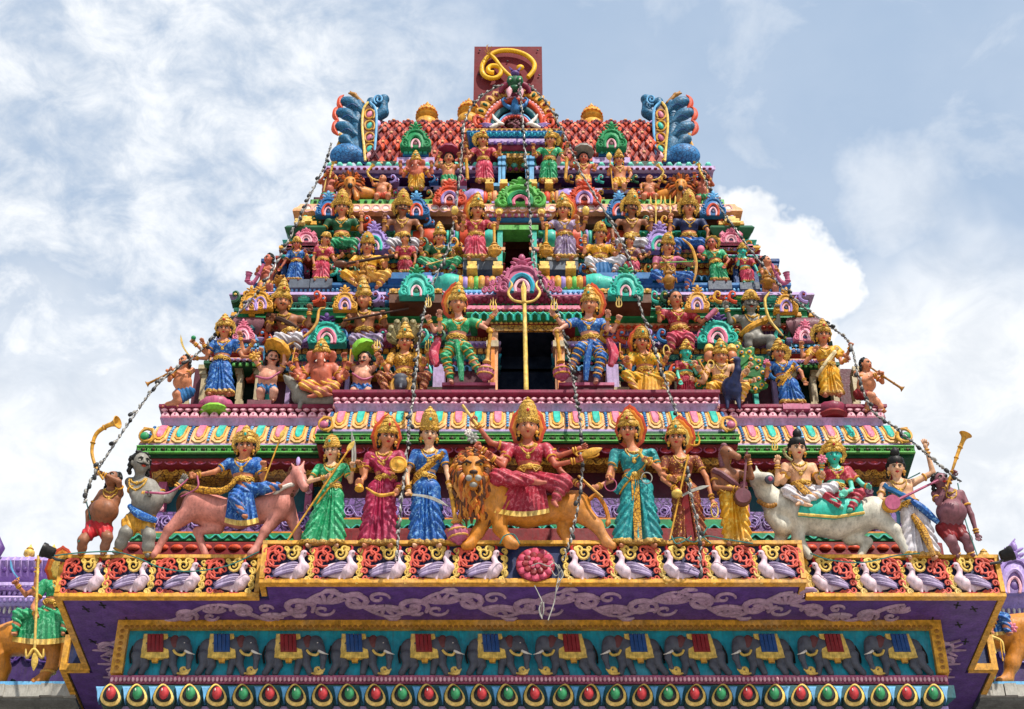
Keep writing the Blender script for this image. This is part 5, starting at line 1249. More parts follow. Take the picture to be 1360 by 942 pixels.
# --- third storey (rows 383 .. 265)
core(362, 1022, 348, 392, 15.87, 'maroond', (667, 707, 348, 362)); core(394, 988, 318, 348, 15.86, 'maroond', (667, 707, 318, 348)); core(414, 960, 262, 318, 15.8, 'maroond', (667, 707, 304, 318)); core(610, 770, 262, 386, 15.66, 'maroond', (667, 707, 304, 362))
def storey_T2():
    rows = [('band', 330, 336, 15.50, 440, 940, 'peach', 'bev', .04), ('band', 336, 343, 15.55, 436, 946, 'greend', 'round', .05), ('band', 343, 350, 15.58, 432, 950, 'teal', 'flat', 0), ('band', 350, 356, 15.6, 430, 952, 'redd', 'round', .04), ('band', 356, 366, 15.62, 428, 954, 'orange', 'flat', 0), ('band', 366, 374, 15.63, 426, 956, 'teald', 'round', .04),
            ('band', 300, 307, 15.62, 402, 972, 'mauve', 'flat', 0), ('band', 307, 315, 15.58, 404, 970, 'turq', 'round', .05), ('band', 315, 323, 15.6, 402, 972, 'purple', 'flat', 0), ('band', 323, 330, 15.62, 404, 970, 'brick', 'round', .05),
            ('eave_underside', 286, 298, 15.50, 399, 976, 'brown', 'flat', 0), ('scallop_eave', 271, 286, 15.48, 398, 977, 'peach', 'cyma', .08), ('green_fillet', 265, 271, 15.56, 412, 962, 'greenl', 'flat', 0)]
    for nm, y0, y1, Y, a, b, m, pf, am in rows:
        mo = wing(nm, y0, y1, Y, a, b, m, pf, am or .05, (667, 707) if y0 >= 300 else None)
        if pf == 'round': beadrow(mo, 'bead', (y0+y1)/2, Y-.05, a, b, 8, 3.2, 2.8, {'mauve': 'gold', 'redd': 'gold', 'turq': 'green', 'brick': 'goldp', 'maroon': 'goldd', 'greend': 'gold', 'teald': 'bluel'}[m])
        if nm == 'scallop_eave':
            s = sc(278, 15.4); m2 = MB(); m2.ell(np.zeros(3), [np.array([5*s, 0, 0]), np.array([0, 2*s, 0]), np.array([0, 0, 5.6*s])], 10, 6); m2.ring(np.array([0, -1.5*s, 0]), np.array([5.6*s, 0, 0]), np.array([0, 0, 6*s]), .8*s, 14, 5, 1)
            copies('scallop', solo(m2, 'scallop', ['white', 'pinkl']), spots(278, 15.42, 402, 973, 13), mo)
        if nm == 'green_fillet': beadrow(mo, 'stud', 268, 15.55, 414, 960, 9.5, 2.4, 2.2, 'greend')
storey_T2()
T2C = ['turq', 'pink', 'gold', 'redd', 'lilac', 'brick']
GAP = None
pavilion(350, 427, 300, 384, 15.40, T2C, 'greend', 'pink', 'blued', 'darkhole', li=36); pavilion(948, 1032, 300, 384, 15.40, T2C, 'greend', 'pink', 'blued', 'darkhole', ri=38)
for nm, y0, y1, Y, a, b, m, pf, am in [('moulding', 268, 272, 15.52, 655, 727, 'lav', 'bev', .02), ('moulding', 272, 275, 15.54, 640, 744, 'redd', 'flat', 0), ('moulding', 275, 282, 15.50, 662, 722, 'orange', 'round', .04), ('moulding', 282, 290, 15.47, 645, 734, 'peach', 'bev', .03), ('moulding', 290, 296, 15.5, 655, 722, 'blue', 'round', .05), ('moulding', 296, 299, 15.52, 660, 716, 'brown', 'flat', 0), ('lintel', 299, 305, 15.45, 658, 715, 'greenl', 'flat', 0)]:
    mo = mould(nm, y0, y1, Y, a, b, m, pf, am or .05, .22)
    if m in ('peach', 'lav'): beadrow(mo, 'dentil', (y0+y1)/2, Y-.03, a, b, 6, 2, 2.2, 'white' if m == 'peach' else 'lavl')
dr = panelbox('doorway', 660, 714, 298, 364, 15.95, 'doorred', .1)
for x0, x1 in ((660.5, 667.5), (706, 713)): panelbox('door_jamb', x0, x1, 305, 362, 15.47, 'turq', .25, dr)
for x0, x1 in ((615, 661), (725, 768)):
    o = panelbox('pedestal', x0, x1, 343, 358, 15.20, 'slab', .6); panelbox('pedestal_top', x0, x1, 341.5, 345, 15.19, 'stonel', .6, o)
b2 = barrel(640, 744, 248, 270, 15.52, ['redo', 'goldorn', 'peach'], 15, 'lav', 'blue')
gable(691, 272, 66, 38, 15.44, 'greenl', 'green', 'darkhole', 'greenl', parent=b2, beads='pink')
for x in (650, 669, 708, 729): kalasam(x, 248, 11, 6, 15.53, b2, 'goldp')
for px in (596, 786): b3 = barrel(px-17, px+17, 300, 322, 15.45, ['turq', 'greend', 'lav'], 8, 'redo', 'turq'); panelbox('blue_block', px-22, px+20, 322, 333, 15.5, 'blue', .3, b3)
gable(497, 332, 42, 40, 15.34, 'lav', 'turq', 'green', 'lav'); gable(876, 332, 42, 40, 15.34, 'lav', 'turq', 'green', 'lav')
for px in (436, 947, 553, 822): gable(px, 286, 34, 34, 15.36, 'blue', 'redo', 'navy', 'bluel')
for px in (597, 776): gable(px, 270, 44, 34, 15.42, 'redo', 'lav', 'maroond', 'redo')
for px, x2 in ((398, -1), (976, 1)): kalasam(px, 300 if px in (398, 976) else 302, 14, 6, 15.3, tower, 'goldp')
for px in (407, 970): kalasam(px, 298, 16, 7, 15.4, tower, 'goldp')
for x0, x1, y0, y1 in ((384, 411, 371, 382), (412, 441, 370, 382), (941, 972, 373, 384), (983, 1009, 375, 384)):
    panelbox('figure_slab', x0, x1, y0, y1, 15.18, 'slab', .5)
# --- fourth storey (rows 265 .. 220)
core(440, 935, 221, 282, 16.16, 'maroond', (672, 698, 222, 245)); core(625, 745, 175, 275, 15.98, 'maroond', (672, 698, 208, 245))
for nm, y0, y1, Y, a, b, m, pf, am in [('ledge', 221, 229, 15.86, 432, 947, 'lilac', 'bev', .03), ('eave_underside', 229, 236, 15.88, 436, 942, 'purpled', 'flat', 0), ('band', 236, 243, 16.05, 446, 930, 'redd', 'round', .04), ('band', 243, 250, 16.06, 444, 932, 'teal', 'flat', 0), ('band', 250, 257, 16.04, 444, 932, 'brick', 'round', .04), ('band', 257, 265, 16.02, 442, 934, 'gold', 'flat', 0)]:
    mo = wing(nm, y0, y1, Y, a, b, m, pf, am or .05, (670, 700))
    if m == 'lilac':
        beadrow(mo, 'lozenge', 225, 15.84, a, b, 8, 3.4, 1.8, 'maroon'); beadrow(mo, 'leaf_tip', 219.5, 15.88, a, b, 13, 4.6, 3.6, 'turql')
    if pf == 'round': beadrow(mo, 'bead', (y0+y1)/2, Y-.04, a, b, 8, 3.2, 2.6, 'gold')
GAP = None
for nm, y0, y1, Y, a, b, m, pf, am in [('moulding', 171, 175, 15.72, 618, 748, 'gold', 'flat', 0), ('moulding', 175, 182, 15.72, 624, 742, 'blue', 'round', .05), ('moulding', 182, 186, 15.76, 640, 728, 'redo', 'flat', 0), ('moulding', 186, 193, 15.70, 634, 734, 'lilac', 'bev', .04), ('moulding', 193, 201, 15.74, 652, 720, 'maroon', 'round', .05), ('moulding', 201, 204, 15.75, 660, 712, 'turq', 'flat', 0), ('gold_fringe', 204, 209, 15.74, 666, 704, 'goldfrieze', 'flat', 0)]:
    mo = mould(nm, y0, y1, Y, a, b, m, pf, am or .05, .28)
    if m == 'blue': beadrow(mo, 'bead', 178.5, 15.68, a, b, 8, 3.6, 3.2, 'teal')
dr = panelbox('doorway', 665, 705, 203, 247, 16.22, 'doorgreen', .1)
for x0, x1 in ((662, 671), (698, 709)):
    mb = MB()
    for xa_, xb_ in ((x0, x0+4), (x0+5, x1)):
        for ya, yb, k in ((208, 212, 1), (212, 217, 0), (217, 220, .8), (220, 243, 0)): mb.box((xx(xa_-k, 220, 15.75), 15.75-.02*k, zy(yb, 15.75)), (xx(xb_+k, 220, 15.75), 15.9, zy(ya, 15.75)))
    obj('door_pillar', mb, 'bluel', dr, smooth=False)
panelbox('sill', 655, 716, 243, 247, 15.7, 'bluel', .4)
for px, y0 in ((552, 248), (820, 252), (596, 247), (776, 250)): panelbox('figure_slab', px-24, px+24, y0, y0+5, 15.72, 'purpled' if px in (552, 820) else 'lilac', .5)
for px in (552, 812):
    o = panelbox('dormer_base', px-17, px+17, 197, 207, 15.9, 'blue', .5); panelbox('dormer_cap', px-18, px+18, 195, 198.5, 15.88, 'gold', .5, o); beadrow(o, 'bead', 202, 15.88, px-16, px+16, 6, 2.6, 2.6, 'turq'); panelbox('dormer_foot', px-25, px+25, 209, 216, 15.86, 'lilac', .5, o)
    gable(px, 196, 40, 36, 15.84, 'green', 'green', 'mauve', 'green', parent=o)

GAP = None
# curled brackets crowding the ledges between the statues
def bracket(px, py, w, h, Y, col, rim, sg):
    fr = Fr(px, py, Y); s = fr.s; T = lambda x, y, d=0: fr.T(px+sg*x*w, py-y*h, d)
    mb = MB(); mb.tube(curve([T(-.5, 0, 2), T(-.1, .12, 3), T(.12, .45, 4), T(-.08, .82, 5), T(-.34, .74, 5), T(-.3, .52, 5), T(-.12, .6, 5)], 18), [s*w*x for x in np.linspace(.17, .07, 19)], 6)
    mb.tube([T(.1, .1, 2), T(.34, .16, 3), T(.46, .36, 3), T(.34, .5, 3), T(.22, .4, 3)], [s*w*x for x in (.12, .12, .1, .08, .04)], 6); mb.box(tuple(T(-.5, -.02, 0)-np.array([0, .02, .0])), tuple(T(-.5, .1, 0)+np.array([w*s, .1, 0]))) if sg > 0 else None
    o = obj('curl_bracket', mb, col, tower)
    mb = MB(); mb.ell(T(-.2, .66, 7), [RT*.13*w*s, fr.N*.1*w*s, fr.V*.1*h*s], 7, 5); obj('bracket_boss', mb, rim, o); mb = MB(); mb.ell(T(.32, .32, 5), [RT*.1*w*s, fr.N*.08*w*s, fr.V*.09*h*s], 7, 5); obj('bracket_boss', mb, rim, o)
BC = [('gold', 'redd'), ('blue', 'redo'), ('turq', 'pink'), ('redo', 'bluel'), ('mpink', 'turq'), ('greend', 'goldp'), ('lav', 'redd'), ('goldd', 'green')]
def brackets(xs_, y, w, h, Y, k0):
    for i, x in enumerate(xs_): bracket(x, y, w, h, Y, *BC[(i*3+k0) % 8], 1 if x < 692 else -1)
brackets([336, 352, 408, 458, 512, 530, 566, 588, 800, 822, 858, 876, 930, 976, 1032, 1050, 1066], 455, 19, 20, 15.0, 0)
brackets([336, 394, 418, 446, 512, 570, 820, 874, 892, 1008, 1024, 1062], 505, 18, 24, 15.05, 3)
brackets([316, 330, 424, 502, 520, 590, 798, 866, 880, 950, 970, 1064], 402, 17, 17, 14.93, 5)
brackets([442, 476, 508, 520, 566, 606, 768, 812, 856, 896, 938], 331, 16, 17, 15.42, 1)
brackets([404, 440, 446, 470, 512, 566, 600, 772, 822, 858, 872, 916, 974], 366, 15, 17, 15.42, 4)
brackets([408, 420, 470, 490, 516, 570, 620, 764, 806, 856, 880, 960, 970], 300, 14, 15, 15.44, 2)
brackets([446, 484, 528, 572, 618, 756, 796, 846, 884, 928], 265, 13, 14, 15.72, 6)
brackets([446, 478, 524, 576, 614, 756, 796, 842, 880, 924], 243, 12, 12, 15.9, 0)
# --- crowning barrel roof
Yr0, Yr1 = 16.05, 16.55; zr0, zr1 = zy(220, Yr0), zy(172, Yr1)
def rp(px, t, off=0.0):
    a = math.asin(min(1, max(0, t))*.985); Y = Yr0+(Yr1-Yr0)*(1-math.cos(a)); z = zr0+(zr1-zr0)*math.sin(a)/.985
    n = unit(np.array([0, -math.cos(a)*(zr1-zr0), math.sin(a)*(Yr1-Yr0)]))
    return np.array([xx(px, 195, 16.2), Y, z])+n*off
mb = MB(); nT = 10; V = []
for px in (492, 876):
    V += [rp(px, i/nT) for i in range(nT+1)]+[rp(px, 1)+np.array([0, 1.5, 0]), rp(px, 0)+np.array([0, 1.8, 0])]
k = nT+3
mb.add(V, [(i, i+1, k+i+1, k+i) for i in range(k-1)]+[(k-1, 0, k, 2*k-1), tuple(range(k))[::-1], tuple(range(k, 2*k))])
roof = obj('barrel_roof', mb, 'redd', tower)
du, hq = 19.6, 1/5.6
lm = MB(); s = sc(195, 16.2)
xs = np.arange(492-80, 876+80, du)
for x in xs:
    for sg in (1, -1):
        pts = [(x+sg*du*.5*t/hq, t) for t in np.linspace(0, 1, 13)]; pts = [(a, t) for a, t in pts if 493 < a < 875]
        if len(pts) > 2: lm.tube([rp(a, t, .03) for a, t in pts], 1.7*s, 5)
obj('lattice', lm, 'maroond', roof)
for j in range(0, 7):
    t0 = j*hq
    for x in xs:
        a = x+(du/2 if j % 2 else 0)
        if not (504 < a < 866) or 645 < a < 725: continue
        w2 = du*.39; h2 = hq*.78; lo, hi = max(t0-h2, .005), min(t0+h2, .995)
        if hi-lo < h2*.7: continue
        pts = [rp(a, lo, .03), rp(a+w2, min(t0, .99), .03), rp(a, hi, .03), rp(a-w2, min(t0, .99), .03)]
        nn = unit(np.cross(pts[2]-pts[0], pts[3]-pts[1])); nn = nn if nn[1] < 0 else -nn
        m = MB(); m.plate(pts, -nn*.03, .2, .016); m.ell(rp(a, min(t0, .99), .05), [RT*2.4*s, nn*1.2*s, np.cross(RT, nn)*2.2*s], 6, 4, 1); obj('roof_tile', m, [('redo', 'brick')[(j % 2)], 'peach'], roof, smooth=False)
beadrow(roof, 'ridge_bead', 171, 16.5, 494, 874, 9, 3.6, 3.6, 'cream', alt='pink')
mould('roof_foot', 214, 221, 16.0, 492, 876, 'greenk', 'flat', 0, 1)
for px, py in ((566, 177), (787, 179), (622, 172)):
    fr = Fr(px, py, 16.62); s = fr.s*1.28; mb = MB()
    mb.lathe(fr.O, (0, 0, 1), [(9*s, 0), (11*s, 3*s), (12.5*s, 9*s), (11*s, 15*s), (7*s, 18*s), (11*s, 20*s), (12*s, 22*s), (7.5*s, 24*s), (11.5*s, 27*s), (10*s, 32*s), (5*s, 37*s), (2.4*s, 40*s), (2.6*s, 42*s), (.2*s, 47*s)], 20)
    o = obj('brass_finial', mb, 'gold', tower)
    mb = MB()
    for j in range(3):
        for i in range(16): a = 2*math.pi*i/16+j*.2; mb.ell(fr.O+np.array([math.cos(a)*(11-1.4*j)*s, math.sin(a)*(11-1.4*j)*s, (27+3.4*j)*s]), [RT*1.1*s, np.array([0, 1.1*s, 0]), np.array([0, 0, 1.4*s])], 5, 4)
    obj('finial_beads', mb, 'oranged', o)
# red panel with the golden emblem
Yp = 16.95
pn = panelbox('sign_panel', 629, 720.5, 62, 176, Yp, 'puce', .12); bpy.data.objects[pn.name].data.materials[0] = paint('panelred', '7a2c30', var=.3, sc=3, dirt=.3, spec=.08)
fr = Fr(675, 140, Yp-.02); mb = MB()
pts = [(691.5, 90), (688, 92), (689, 95), (697, 100), (704, 100), (709, 93), (709.5, 85), (703, 76.5), (692, 70.5), (678, 67.5), (664, 68), (653, 72), (645, 79), (640.5, 88), (640.5, 96), (645, 102), (653.5, 104.5), (661, 102.5), (665.5, 97), (664.5, 91), (659, 88), (652, 88), (648, 92), (650, 96), (656, 97)]
pts = [(690.5, 90), (701, 103)]+pts[4:]
pp = curve([fr.T(x, y, 5) for x, y in pts[1:]], 70); mb.tube(pp, 3.3*fr.s, 10)
mb.tube(curve([fr.T(x, y, 6.5) for x, y in ((648, 71), (657, 78), (666, 90), (676, 100), (684, 106))], 16), 2.6*fr.s, 8)
mb.ell(fr.T(691, 90, 5), [RT*5.4*fr.s, fr.N*4*fr.s, fr.V*4.6*fr.s], 12, 8)
obj('emblem', mb, paint('emb', 'e4b41e', dirt=.2), pn)
mb = MB(); fr2 = Fr(648, 66, Yp-.1)
for i in range(14): a = rnd.random()*6.28; mb.tube([fr2.T(649, 70, 6), fr2.T(649+3*math.cos(a), 68+5*math.sin(a), 8), fr2.T(649+5*math.cos(a+.6), 66+7*math.sin(a+.5), 7)], .5*fr2.s, 4)
obj('wire_knot', mb, 'goldd', pn)
mb = MB()
for x, y in ((637, 67), (714, 67), (674, 81.5), (636, 99), (716, 100), (640, 125), (712, 128)): mb.lathe(fr.T(x, y, 0), fr.N, [(1.4*fr.s, 0), (1.2*fr.s, 1*fr.s), (.2*fr.s, 1.2*fr.s)], 8)
obj('bolt', mb, 'black', pn)
# great arch in front of the red panel
fr = Fr(684, 172, 16.25); s = fr.s; T = fr.T; cx, cy = 684, 168
def arc(rx, ry, n=22, a0=0, a1=180): return [(cx-rx*math.cos(R_(a)), cy-ry*math.sin(R_(a))) for a in np.linspace(a0, a1, n)]
mb = MB(); mb.plate([T(x, y, 0) for x, y in [(cx-56, 172)]+arc(54, 52)+[(cx+56, 172)]], -fr.N*14*s, .03, 2*s); ga = obj('great_arch', mb, 'maroon', tower)
for rx, ry, tr, m, d in ((37, 34, 5.4, 'redo', 4), (29, 25, 4.4, 'teald', 7), (22, 17.5, 1.6, 'bluel', 9), (18, 13.5, 3.2, 'pink', 7)):
    mb = MB(); mb.tube([T(x, y, d) for x, y in arc(rx, ry, 26)], tr*s, 8); obj('arch_ring', mb, m, ga)
mb = MB()
for x, y in arc(41, 38, 27): mb.ell(T(x, y, 8), [RT*2.3*s, fr.N*2*s, fr.V*2.3*s], 7, 5)
obj('arch_beads', mb, 'pinkl', ga)
mb = MB()
for x, y in arc(18, 13.5, 15): mb.ell(T(x, y, 10.5), [RT*2*s, fr.N*2*s, fr.V*2*s], 7, 5)
obj('arch_beads', mb, 'redo', ga)
mb = MB(); mb.ell(T(cx, cy-2, 4), [RT*13*s, fr.N*5*s, fr.V*9*s], 14, 8); obj('niche', mb, 'brownd', ga)
mb = MB()
for i in range(16): mb.ell(T(cx-9+18*rnd.random(), cy-9+9*rnd.random(), 9), [RT*2*s, fr.N*1.6*s, fr.V*1.5*s], 6, 4)
obj('niche_carving', mb, 'puce', ga)
for a in list(np.linspace(14, 72, 6))+list(np.linspace(108, 166, 6)):
    x, y = cx-50*math.cos(R_(a)), cy-48*math.sin(R_(a)); u = RT*-math.cos(R_(a))+fr.V*math.sin(R_(a)); t = RT*math.sin(R_(a))+fr.V*math.cos(R_(a))
    mb = MB(); mb.plate([T(x, y, 6)+u*p*s+t*q*s for p, q in ((-8, -4), (-8, 4), (-2, 6), (4, 5), (9, 0), (4, -5), (-2, -6))], -fr.N*8*s, .25, 2*s); o = obj('flame_leaf', mb, 'gold', ga, smooth=False)
    mb = MB(); mb.ell(T(x, y, 9), [u*4.5*s, fr.N*2*s, t*2.2*s], 8, 5); obj('leaf_heart', mb, 'greend' if int(a) % 2 else 'redd', o)
for sg in (-1, 1):
    mb = MB(); mb.tube([T(cx+sg*(46+x), cy-6-y, 8) for x, y in spiral((0, 0), 9, 1.2, 1.5, sg, 18, .85)], [3*s*(1-.03*i) for i in range(19)], 7); obj('arch_curl', mb, 'redo', ga)
    mb = MB(); mb.tube([T(cx+sg*a, b, 11) for a, b in ((34, 170), (27, 168), (20, 164), (27, 158), (30, 152))], [1.5*s, 4*s, 3.4*s, 2.6*s, 1*s], 8); mb.ell(T(cx+sg*20, 165, 12), [RT*6*s, fr.N*3*s, fr.V*3*s], 10, 6); obj('swan_carving', mb, 'white', ga)
    mb = MB()
    for j in range(4): mb.tube([T(cx+sg*30, 166, 10), T(cx+sg*(37+j), 169-1.5*j, 11), T(cx+sg*(43+1.5*j), 171-2*j, 9)], [1.8*s, 1.8*s, .4*s], 6)
    obj('wing_carving', mb, 'lav', ga)
mb = MB()
for sg in (-1, 1): mb.tube([T(cx+sg*a, b, 14) for a, b in ((0, 144), (8, 143), (14, 139), (17, 133), (14, 130), (11, 133))], [3*s, 3*s, 2.6*s, 2*s, 1.5*s, .8*s], 8)
mb.plate([T(cx+a, b, 15) for a, b in ((-6, 146), (-4, 134), (0, 128), (4, 134), (6, 146), (0, 149))], -fr.N*6*s, .2, 2*s); obj('scroll_tongue', mb, 'blue', ga)
mb = MB()
mb.ell(T(cx, 110, 16), [RT*12*s, fr.N*9*s, fr.V*11*s], 14, 9); mb.ell(T(cx, 118, 22), [RT*8*s, fr.N*6*s, fr.V*5*s], 10, 7)
fc = obj('guardian_face', mb, 'greend', ga)
for sg in (-1, 1):
    mb = MB(); mb.ell(T(cx+sg*6, 105, 24), [RT*4.4*s, fr.N*4*s, fr.V*4.4*s], 10, 7); obj('face_eye', mb, 'green', fc)
    mb = MB(); mb.ell(T(cx+sg*6.5, 105, 28), [RT*1.6*s, fr.N*1.4*s, fr.V*1.6*s], 7, 5); obj('pupil', mb, 'white', fc)
    mb = MB(); mb.tube([T(cx+sg*5, 117, 20), T(cx+sg*8, 122, 24), T(cx+sg*8, 129, 22)], [3.4*s, 4.2*s, 1.4*s], 8); obj('tusk', mb, 'pinkl', fc)
    mb = MB(); mb.tube([T(cx+sg*10, 112, 16), T(cx+sg*17, 116, 14), T(cx+sg*20, 124, 12)], [4*s, 5*s, 2*s], 8); obj('cheek', mb, 'maroon', fc)
mb = MB(); mb.ell(T(cx, 98, 20), [RT*6*s, fr.N*5*s, fr.V*4.6*s], 10, 7); mb.tube([T(cx-4, 94, 18), T(cx-8, 89, 16)], [2*s, .5*s], 6); mb.tube([T(cx+4, 94, 18), T(cx+8, 89, 16)], [2*s, .5*s], 6); obj('face_crest', mb, 'purple', fc)

paint('makb', '2d7396', pat='cells', pcol='174a66', psc=20, bump=.5)
# blue makara ends of the roof
for sg, X0 in ((-1, 443), (1, 925)):
    g = lambda x: X0-sg*x       # x measured inwards from the outer edge (px)
    fr = Fr(X0, 218, 16.2, 0); T = fr.T; s = fr.s
    def blob_(name, prims, mat, par=None, h=.9, k=3):
        B = Blob([('c', fr.L(g(p[1][0]), p[1][1], p[1][2]), fr.L(g(p[2][0]), p[2][1], p[2][2]), p[3], p[4]) if p[0] == 'c' else ('e', fr.L(g(p[1][0]), p[1][1], p[1][2]), p[2]) for p in prims], h, k)
        V, Q = B.mesh(); return blobobj(name, fr, V, Q, mat, par or tower)
    mk = blob_('roof_makara', [('c', (52, 215, -6), (44, 160, -6), 9, 8), ('c', (44, 160, -6), (50, 135, -6), 8, 6), ('c', (38, 212, -4), (30, 165, -4), 11, 9), ('c', (30, 165, -4), (34, 140, -4), 9, 8), ('e', (26, 200, -2), (16, 20, 10))], 'makb')
    blob_('makara_body', [('e', (17, 204, 6), (20, 15, 12)), ('c', (30, 205, 4), (48, 214, 4), 10, 6), ('e', (6, 208, 4), (11, 11, 10))], 'bluescale', mk)
    blob_('makara_head', [('e', (15, 185, 8), (9, 7, 7)), ('c', (18, 187, 10), (26, 194, 10), 5, 3)], 'makb', mk)
    for j, (x, y) in enumerate(((16, 170), (17, 152), (23, 137))):
        c0 = fr.L(g(x), y, 3); Rr = rot(0, 0, -sg*-28)
        B = Blob([('e', c0, (14.5, 8.4, 8), Rr), ('c', c0, fr.L(g(x+18), y+13, 2), 8, 4), ('e', fr.L(g(x-9), y-2, 3), (5, 6.5, 6), Rr)], .9, 2); V, Q = B.mesh(); blobobj('crest_feather', fr, V, Q, 'makb', mk)
        mb = MB(); mb.tube(curve([T(g(x-10), y+10, 2), T(g(x-15), y+3, 2), T(g(x-14), y-6, 2), T(g(x-9), y-11, 3)], 10), [s*q for q in (1, 2.4, 3.4, 4, 4.2, 4, 3.6, 3, 2.2, 1.4, .5)], 7); obj('crest_tip', mb, 'redo', mk)
        mb = MB(); mb.tube(curve([T(g(x-6), y+5, 9), T(g(x+2), y+1, 11), T(g(x+9), y+5, 9)], 8), .8*s, 5); obj('feather_line', mb, 'blued', mk)
    mb = MB(); mb.tube(curve([T(g(a), b, 4) for a, b in ((4, 216), (2, 206), (6, 194), (10, 184), (9, 178))], 12), 2.6*s, 7); obj('makara_edge', mb, 'gold', mk)
    mb = MB(); mb.plate([T(g(a), b, 11) for a, b in ((44, 214), (40, 190), (38, 165), (40, 142), (46, 136), (56, 150), (57, 170), (54, 190), (52, 214))], -fr.N*14*s, .06, 1*s); ip = obj('makara_panel', mb, 'brown', mk, smooth=False)
    for ed, m in (((42, 40, 38, 40, 46), 'goldp'), ((53, 55.5, 57, 56, 48), 'bluel')):
        mb = MB(); mb.tube(curve([T(g(a), b, 13) for a, b in zip(ed, (214, 190, 165, 145, 136))], 14), 1.8*s, 7); obj('panel_edge', mb, m, ip)
    for j, (y, m) in enumerate(((206, 'pinkl'), (198, 'turq'), (183, 'mpink'), (167, 'turq'), (152, 'pink'))):
        mb = MB(); mb.ell(T(g(47.5), y, 13), [RT*3*s+fr.V*sg*2*s, fr.N*2.4*s, fr.V*6*s+RT*sg*-2.5*s], 9, 6); obj('panel_gem', mb, m, ip)
        mb = MB(); mb.tube([T(g(47.5+a), y+b, 12.5) for a, b in spiral((0, 0), 7.5, .8, 1.0, sg, 14, .3)], 1.3*s, 6); obj('panel_scroll', mb, 'gold', ip)
    blob_('makara_snout', [('c', (56, 156, -8), (66, 150, -8), 8, 8), ('c', (58, 136, -6), (68, 132, -6), 7, 6.5), ('c', (66, 132, -6), (66, 146, -8), 6, 7)], 'makb', mk)
    mb = MB(); mb.tube([T(g(60+a), 132+b, 3) for a, b in spiral((0, 0), 7, 2, 1.4, -sg, 16, .8)], 1.3*s, 6); obj('snout_scroll', mb, 'bluel', mk)
    blob_('makara_horn', [('c', (38, 137, 0), (28, 126, 0), 3, 2.6), ('c', (28, 126, 0), (20, 124, 0), 2.6, 1.2), ('c', (26, 126, 0), (22, 121, 0), 2, .8)], 'goldd', mk)
    mb = MB(); mb.ell(T(g(56), 166, -4), [RT*8*s, fr.N*5*s, fr.V*9*s], 10, 7); obj('makara_lobe', mb, 'lavl', mk)
# ------------------------------------------------------------------ statues, lowest row (on the fascia)
YA, YB = 14.03, 13.79
# horn blower, far left
fig('dwarf_statue', 'brown dwarf statue blowing a raised curved horn at the left end of the fascia', YA, (135, 740), (149, 637), 12, sh=((134, 655), (161, 656)), wa=(140, 680), hip=(132, 700), yaw=-25, pitch=-22, fem=False, skin='skinb',
    arms=[('R', (158, 640, 1.2), (133, 628, 1.6), 'fist'), ('L', (117, 680), (116, 712, .6), 'rest')], legs=[((110, 718, 1.2), (108, 737, .6)), ((143, 714, 1.3), (136, 737, .6))], belly=1.2, broad=1.1, hipw=1.15, shorts='red', hair='black', moust=True,
    items=[('horn', [(137, 637, 1.9), (128, 622, 1.9), (122, 600, 1.6), (127, 578, 1.6), (140, 567, 1.9), (150, 563, 2.3)], 1.6, 3.6, 9.5, 'gold')])
fig('demon_statue', 'fat grey demon statue with moustache and gold loincloth holding a pink rope', YA, (176, 740), (187, 616), 15, sh=((170, 640), (204, 646)), wa=(197, 668), hip=(184, 690), yaw=35, pitch=0, fem=False, skin='grey',
    arms=[('L', (179, 659, 1.0), (196, 656, 1.6), 'fist'), ('R', (223, 664, .5), (241, 640, .8), 'palm')], legs=[((167, 708, 1.0), (155, 734, .5)), ((198, 712, .9), (196, 738, .5))], belly=1.1, broad=1.08, hipw=1.15, shorts='gold', hair='black', moust=True,
    items=[('curve', [(193, 654, 2), (208, 655, 2), (222, 655, 1.6), (236, 648, 1.3), (250, 636, 1.2)], [1.4, 1.8, 1.6, 1.3, .8], 'mpink', 'rope')], shawl=[('sari_blue', [(172, 672, .8), (186, 684, 1.4), (208, 692, 1.2)], .4)])
# pink horse with rider
root, fr, B = creature('horse_statue', 'pink horse statue stretched out in gallop under a rider in blue', YA+.02, (300, 740), [
    ('c', (262, 672, 4), (318, 684, 6), 21, 18), ('c', (318, 684, 6), (372, 672, 6), 18, 20), ('c', (372, 664, 8), (388, 642, 12), 15, 10), ('c', (388, 642, 14), (396, 630, 18), 10, 9.5), ('c', (396, 628, 20), (405, 648, 32), 9, 6),
    ('c', (254, 678, 8), (224, 704, 10), 14, 6.5), ('c', (224, 704, 10), (208, 732, 8), 6, 4.5), ('c', (208, 732, 8), (204, 737, 10), 5, 5.5), ('c', (262, 684, -4), (290, 702, -4), 12, 7), ('c', (290, 702, -4), (262, 706, -2), 6.5, 5.5), ('c', (262, 706, -2), (273, 737, 0), 5.5, 4.5),
    ('c', (372, 680, 10), (352, 706, 12), 12, 6.5), ('c', (352, 706, 12), (338, 732, 12), 6, 4.5), ('c', (338, 732, 12), (333, 736, 14), 5.5, 5), ('c', (384, 680, 0), (395, 708, 2), 10, 6), ('c', (395, 708, 2), (396, 736, 2), 5.5, 4.5),
    ('c', (391, 622, 18), (387, 616, 17), 2.8, 1.2), ('c', (401, 620, 18), (404, 613, 17), 2.8, 1.2)], 'horse')
mb = MB()
for j in range(6): mb.tube(curve([fr.T(*p) for p in ((258+j, 660, 6), (245+j, 655+j, 10+j), (236+j*1.5, 668, 10), (238-j*2.4, 694, 8))], 10), [fr.s*x for x in (2, 2.6, 3, 3, 3, 2.8, 2.6, 2.2, 1.6, 1, .4)], 6)
obj('tail', mb, 'brown', root)
mb = MB()
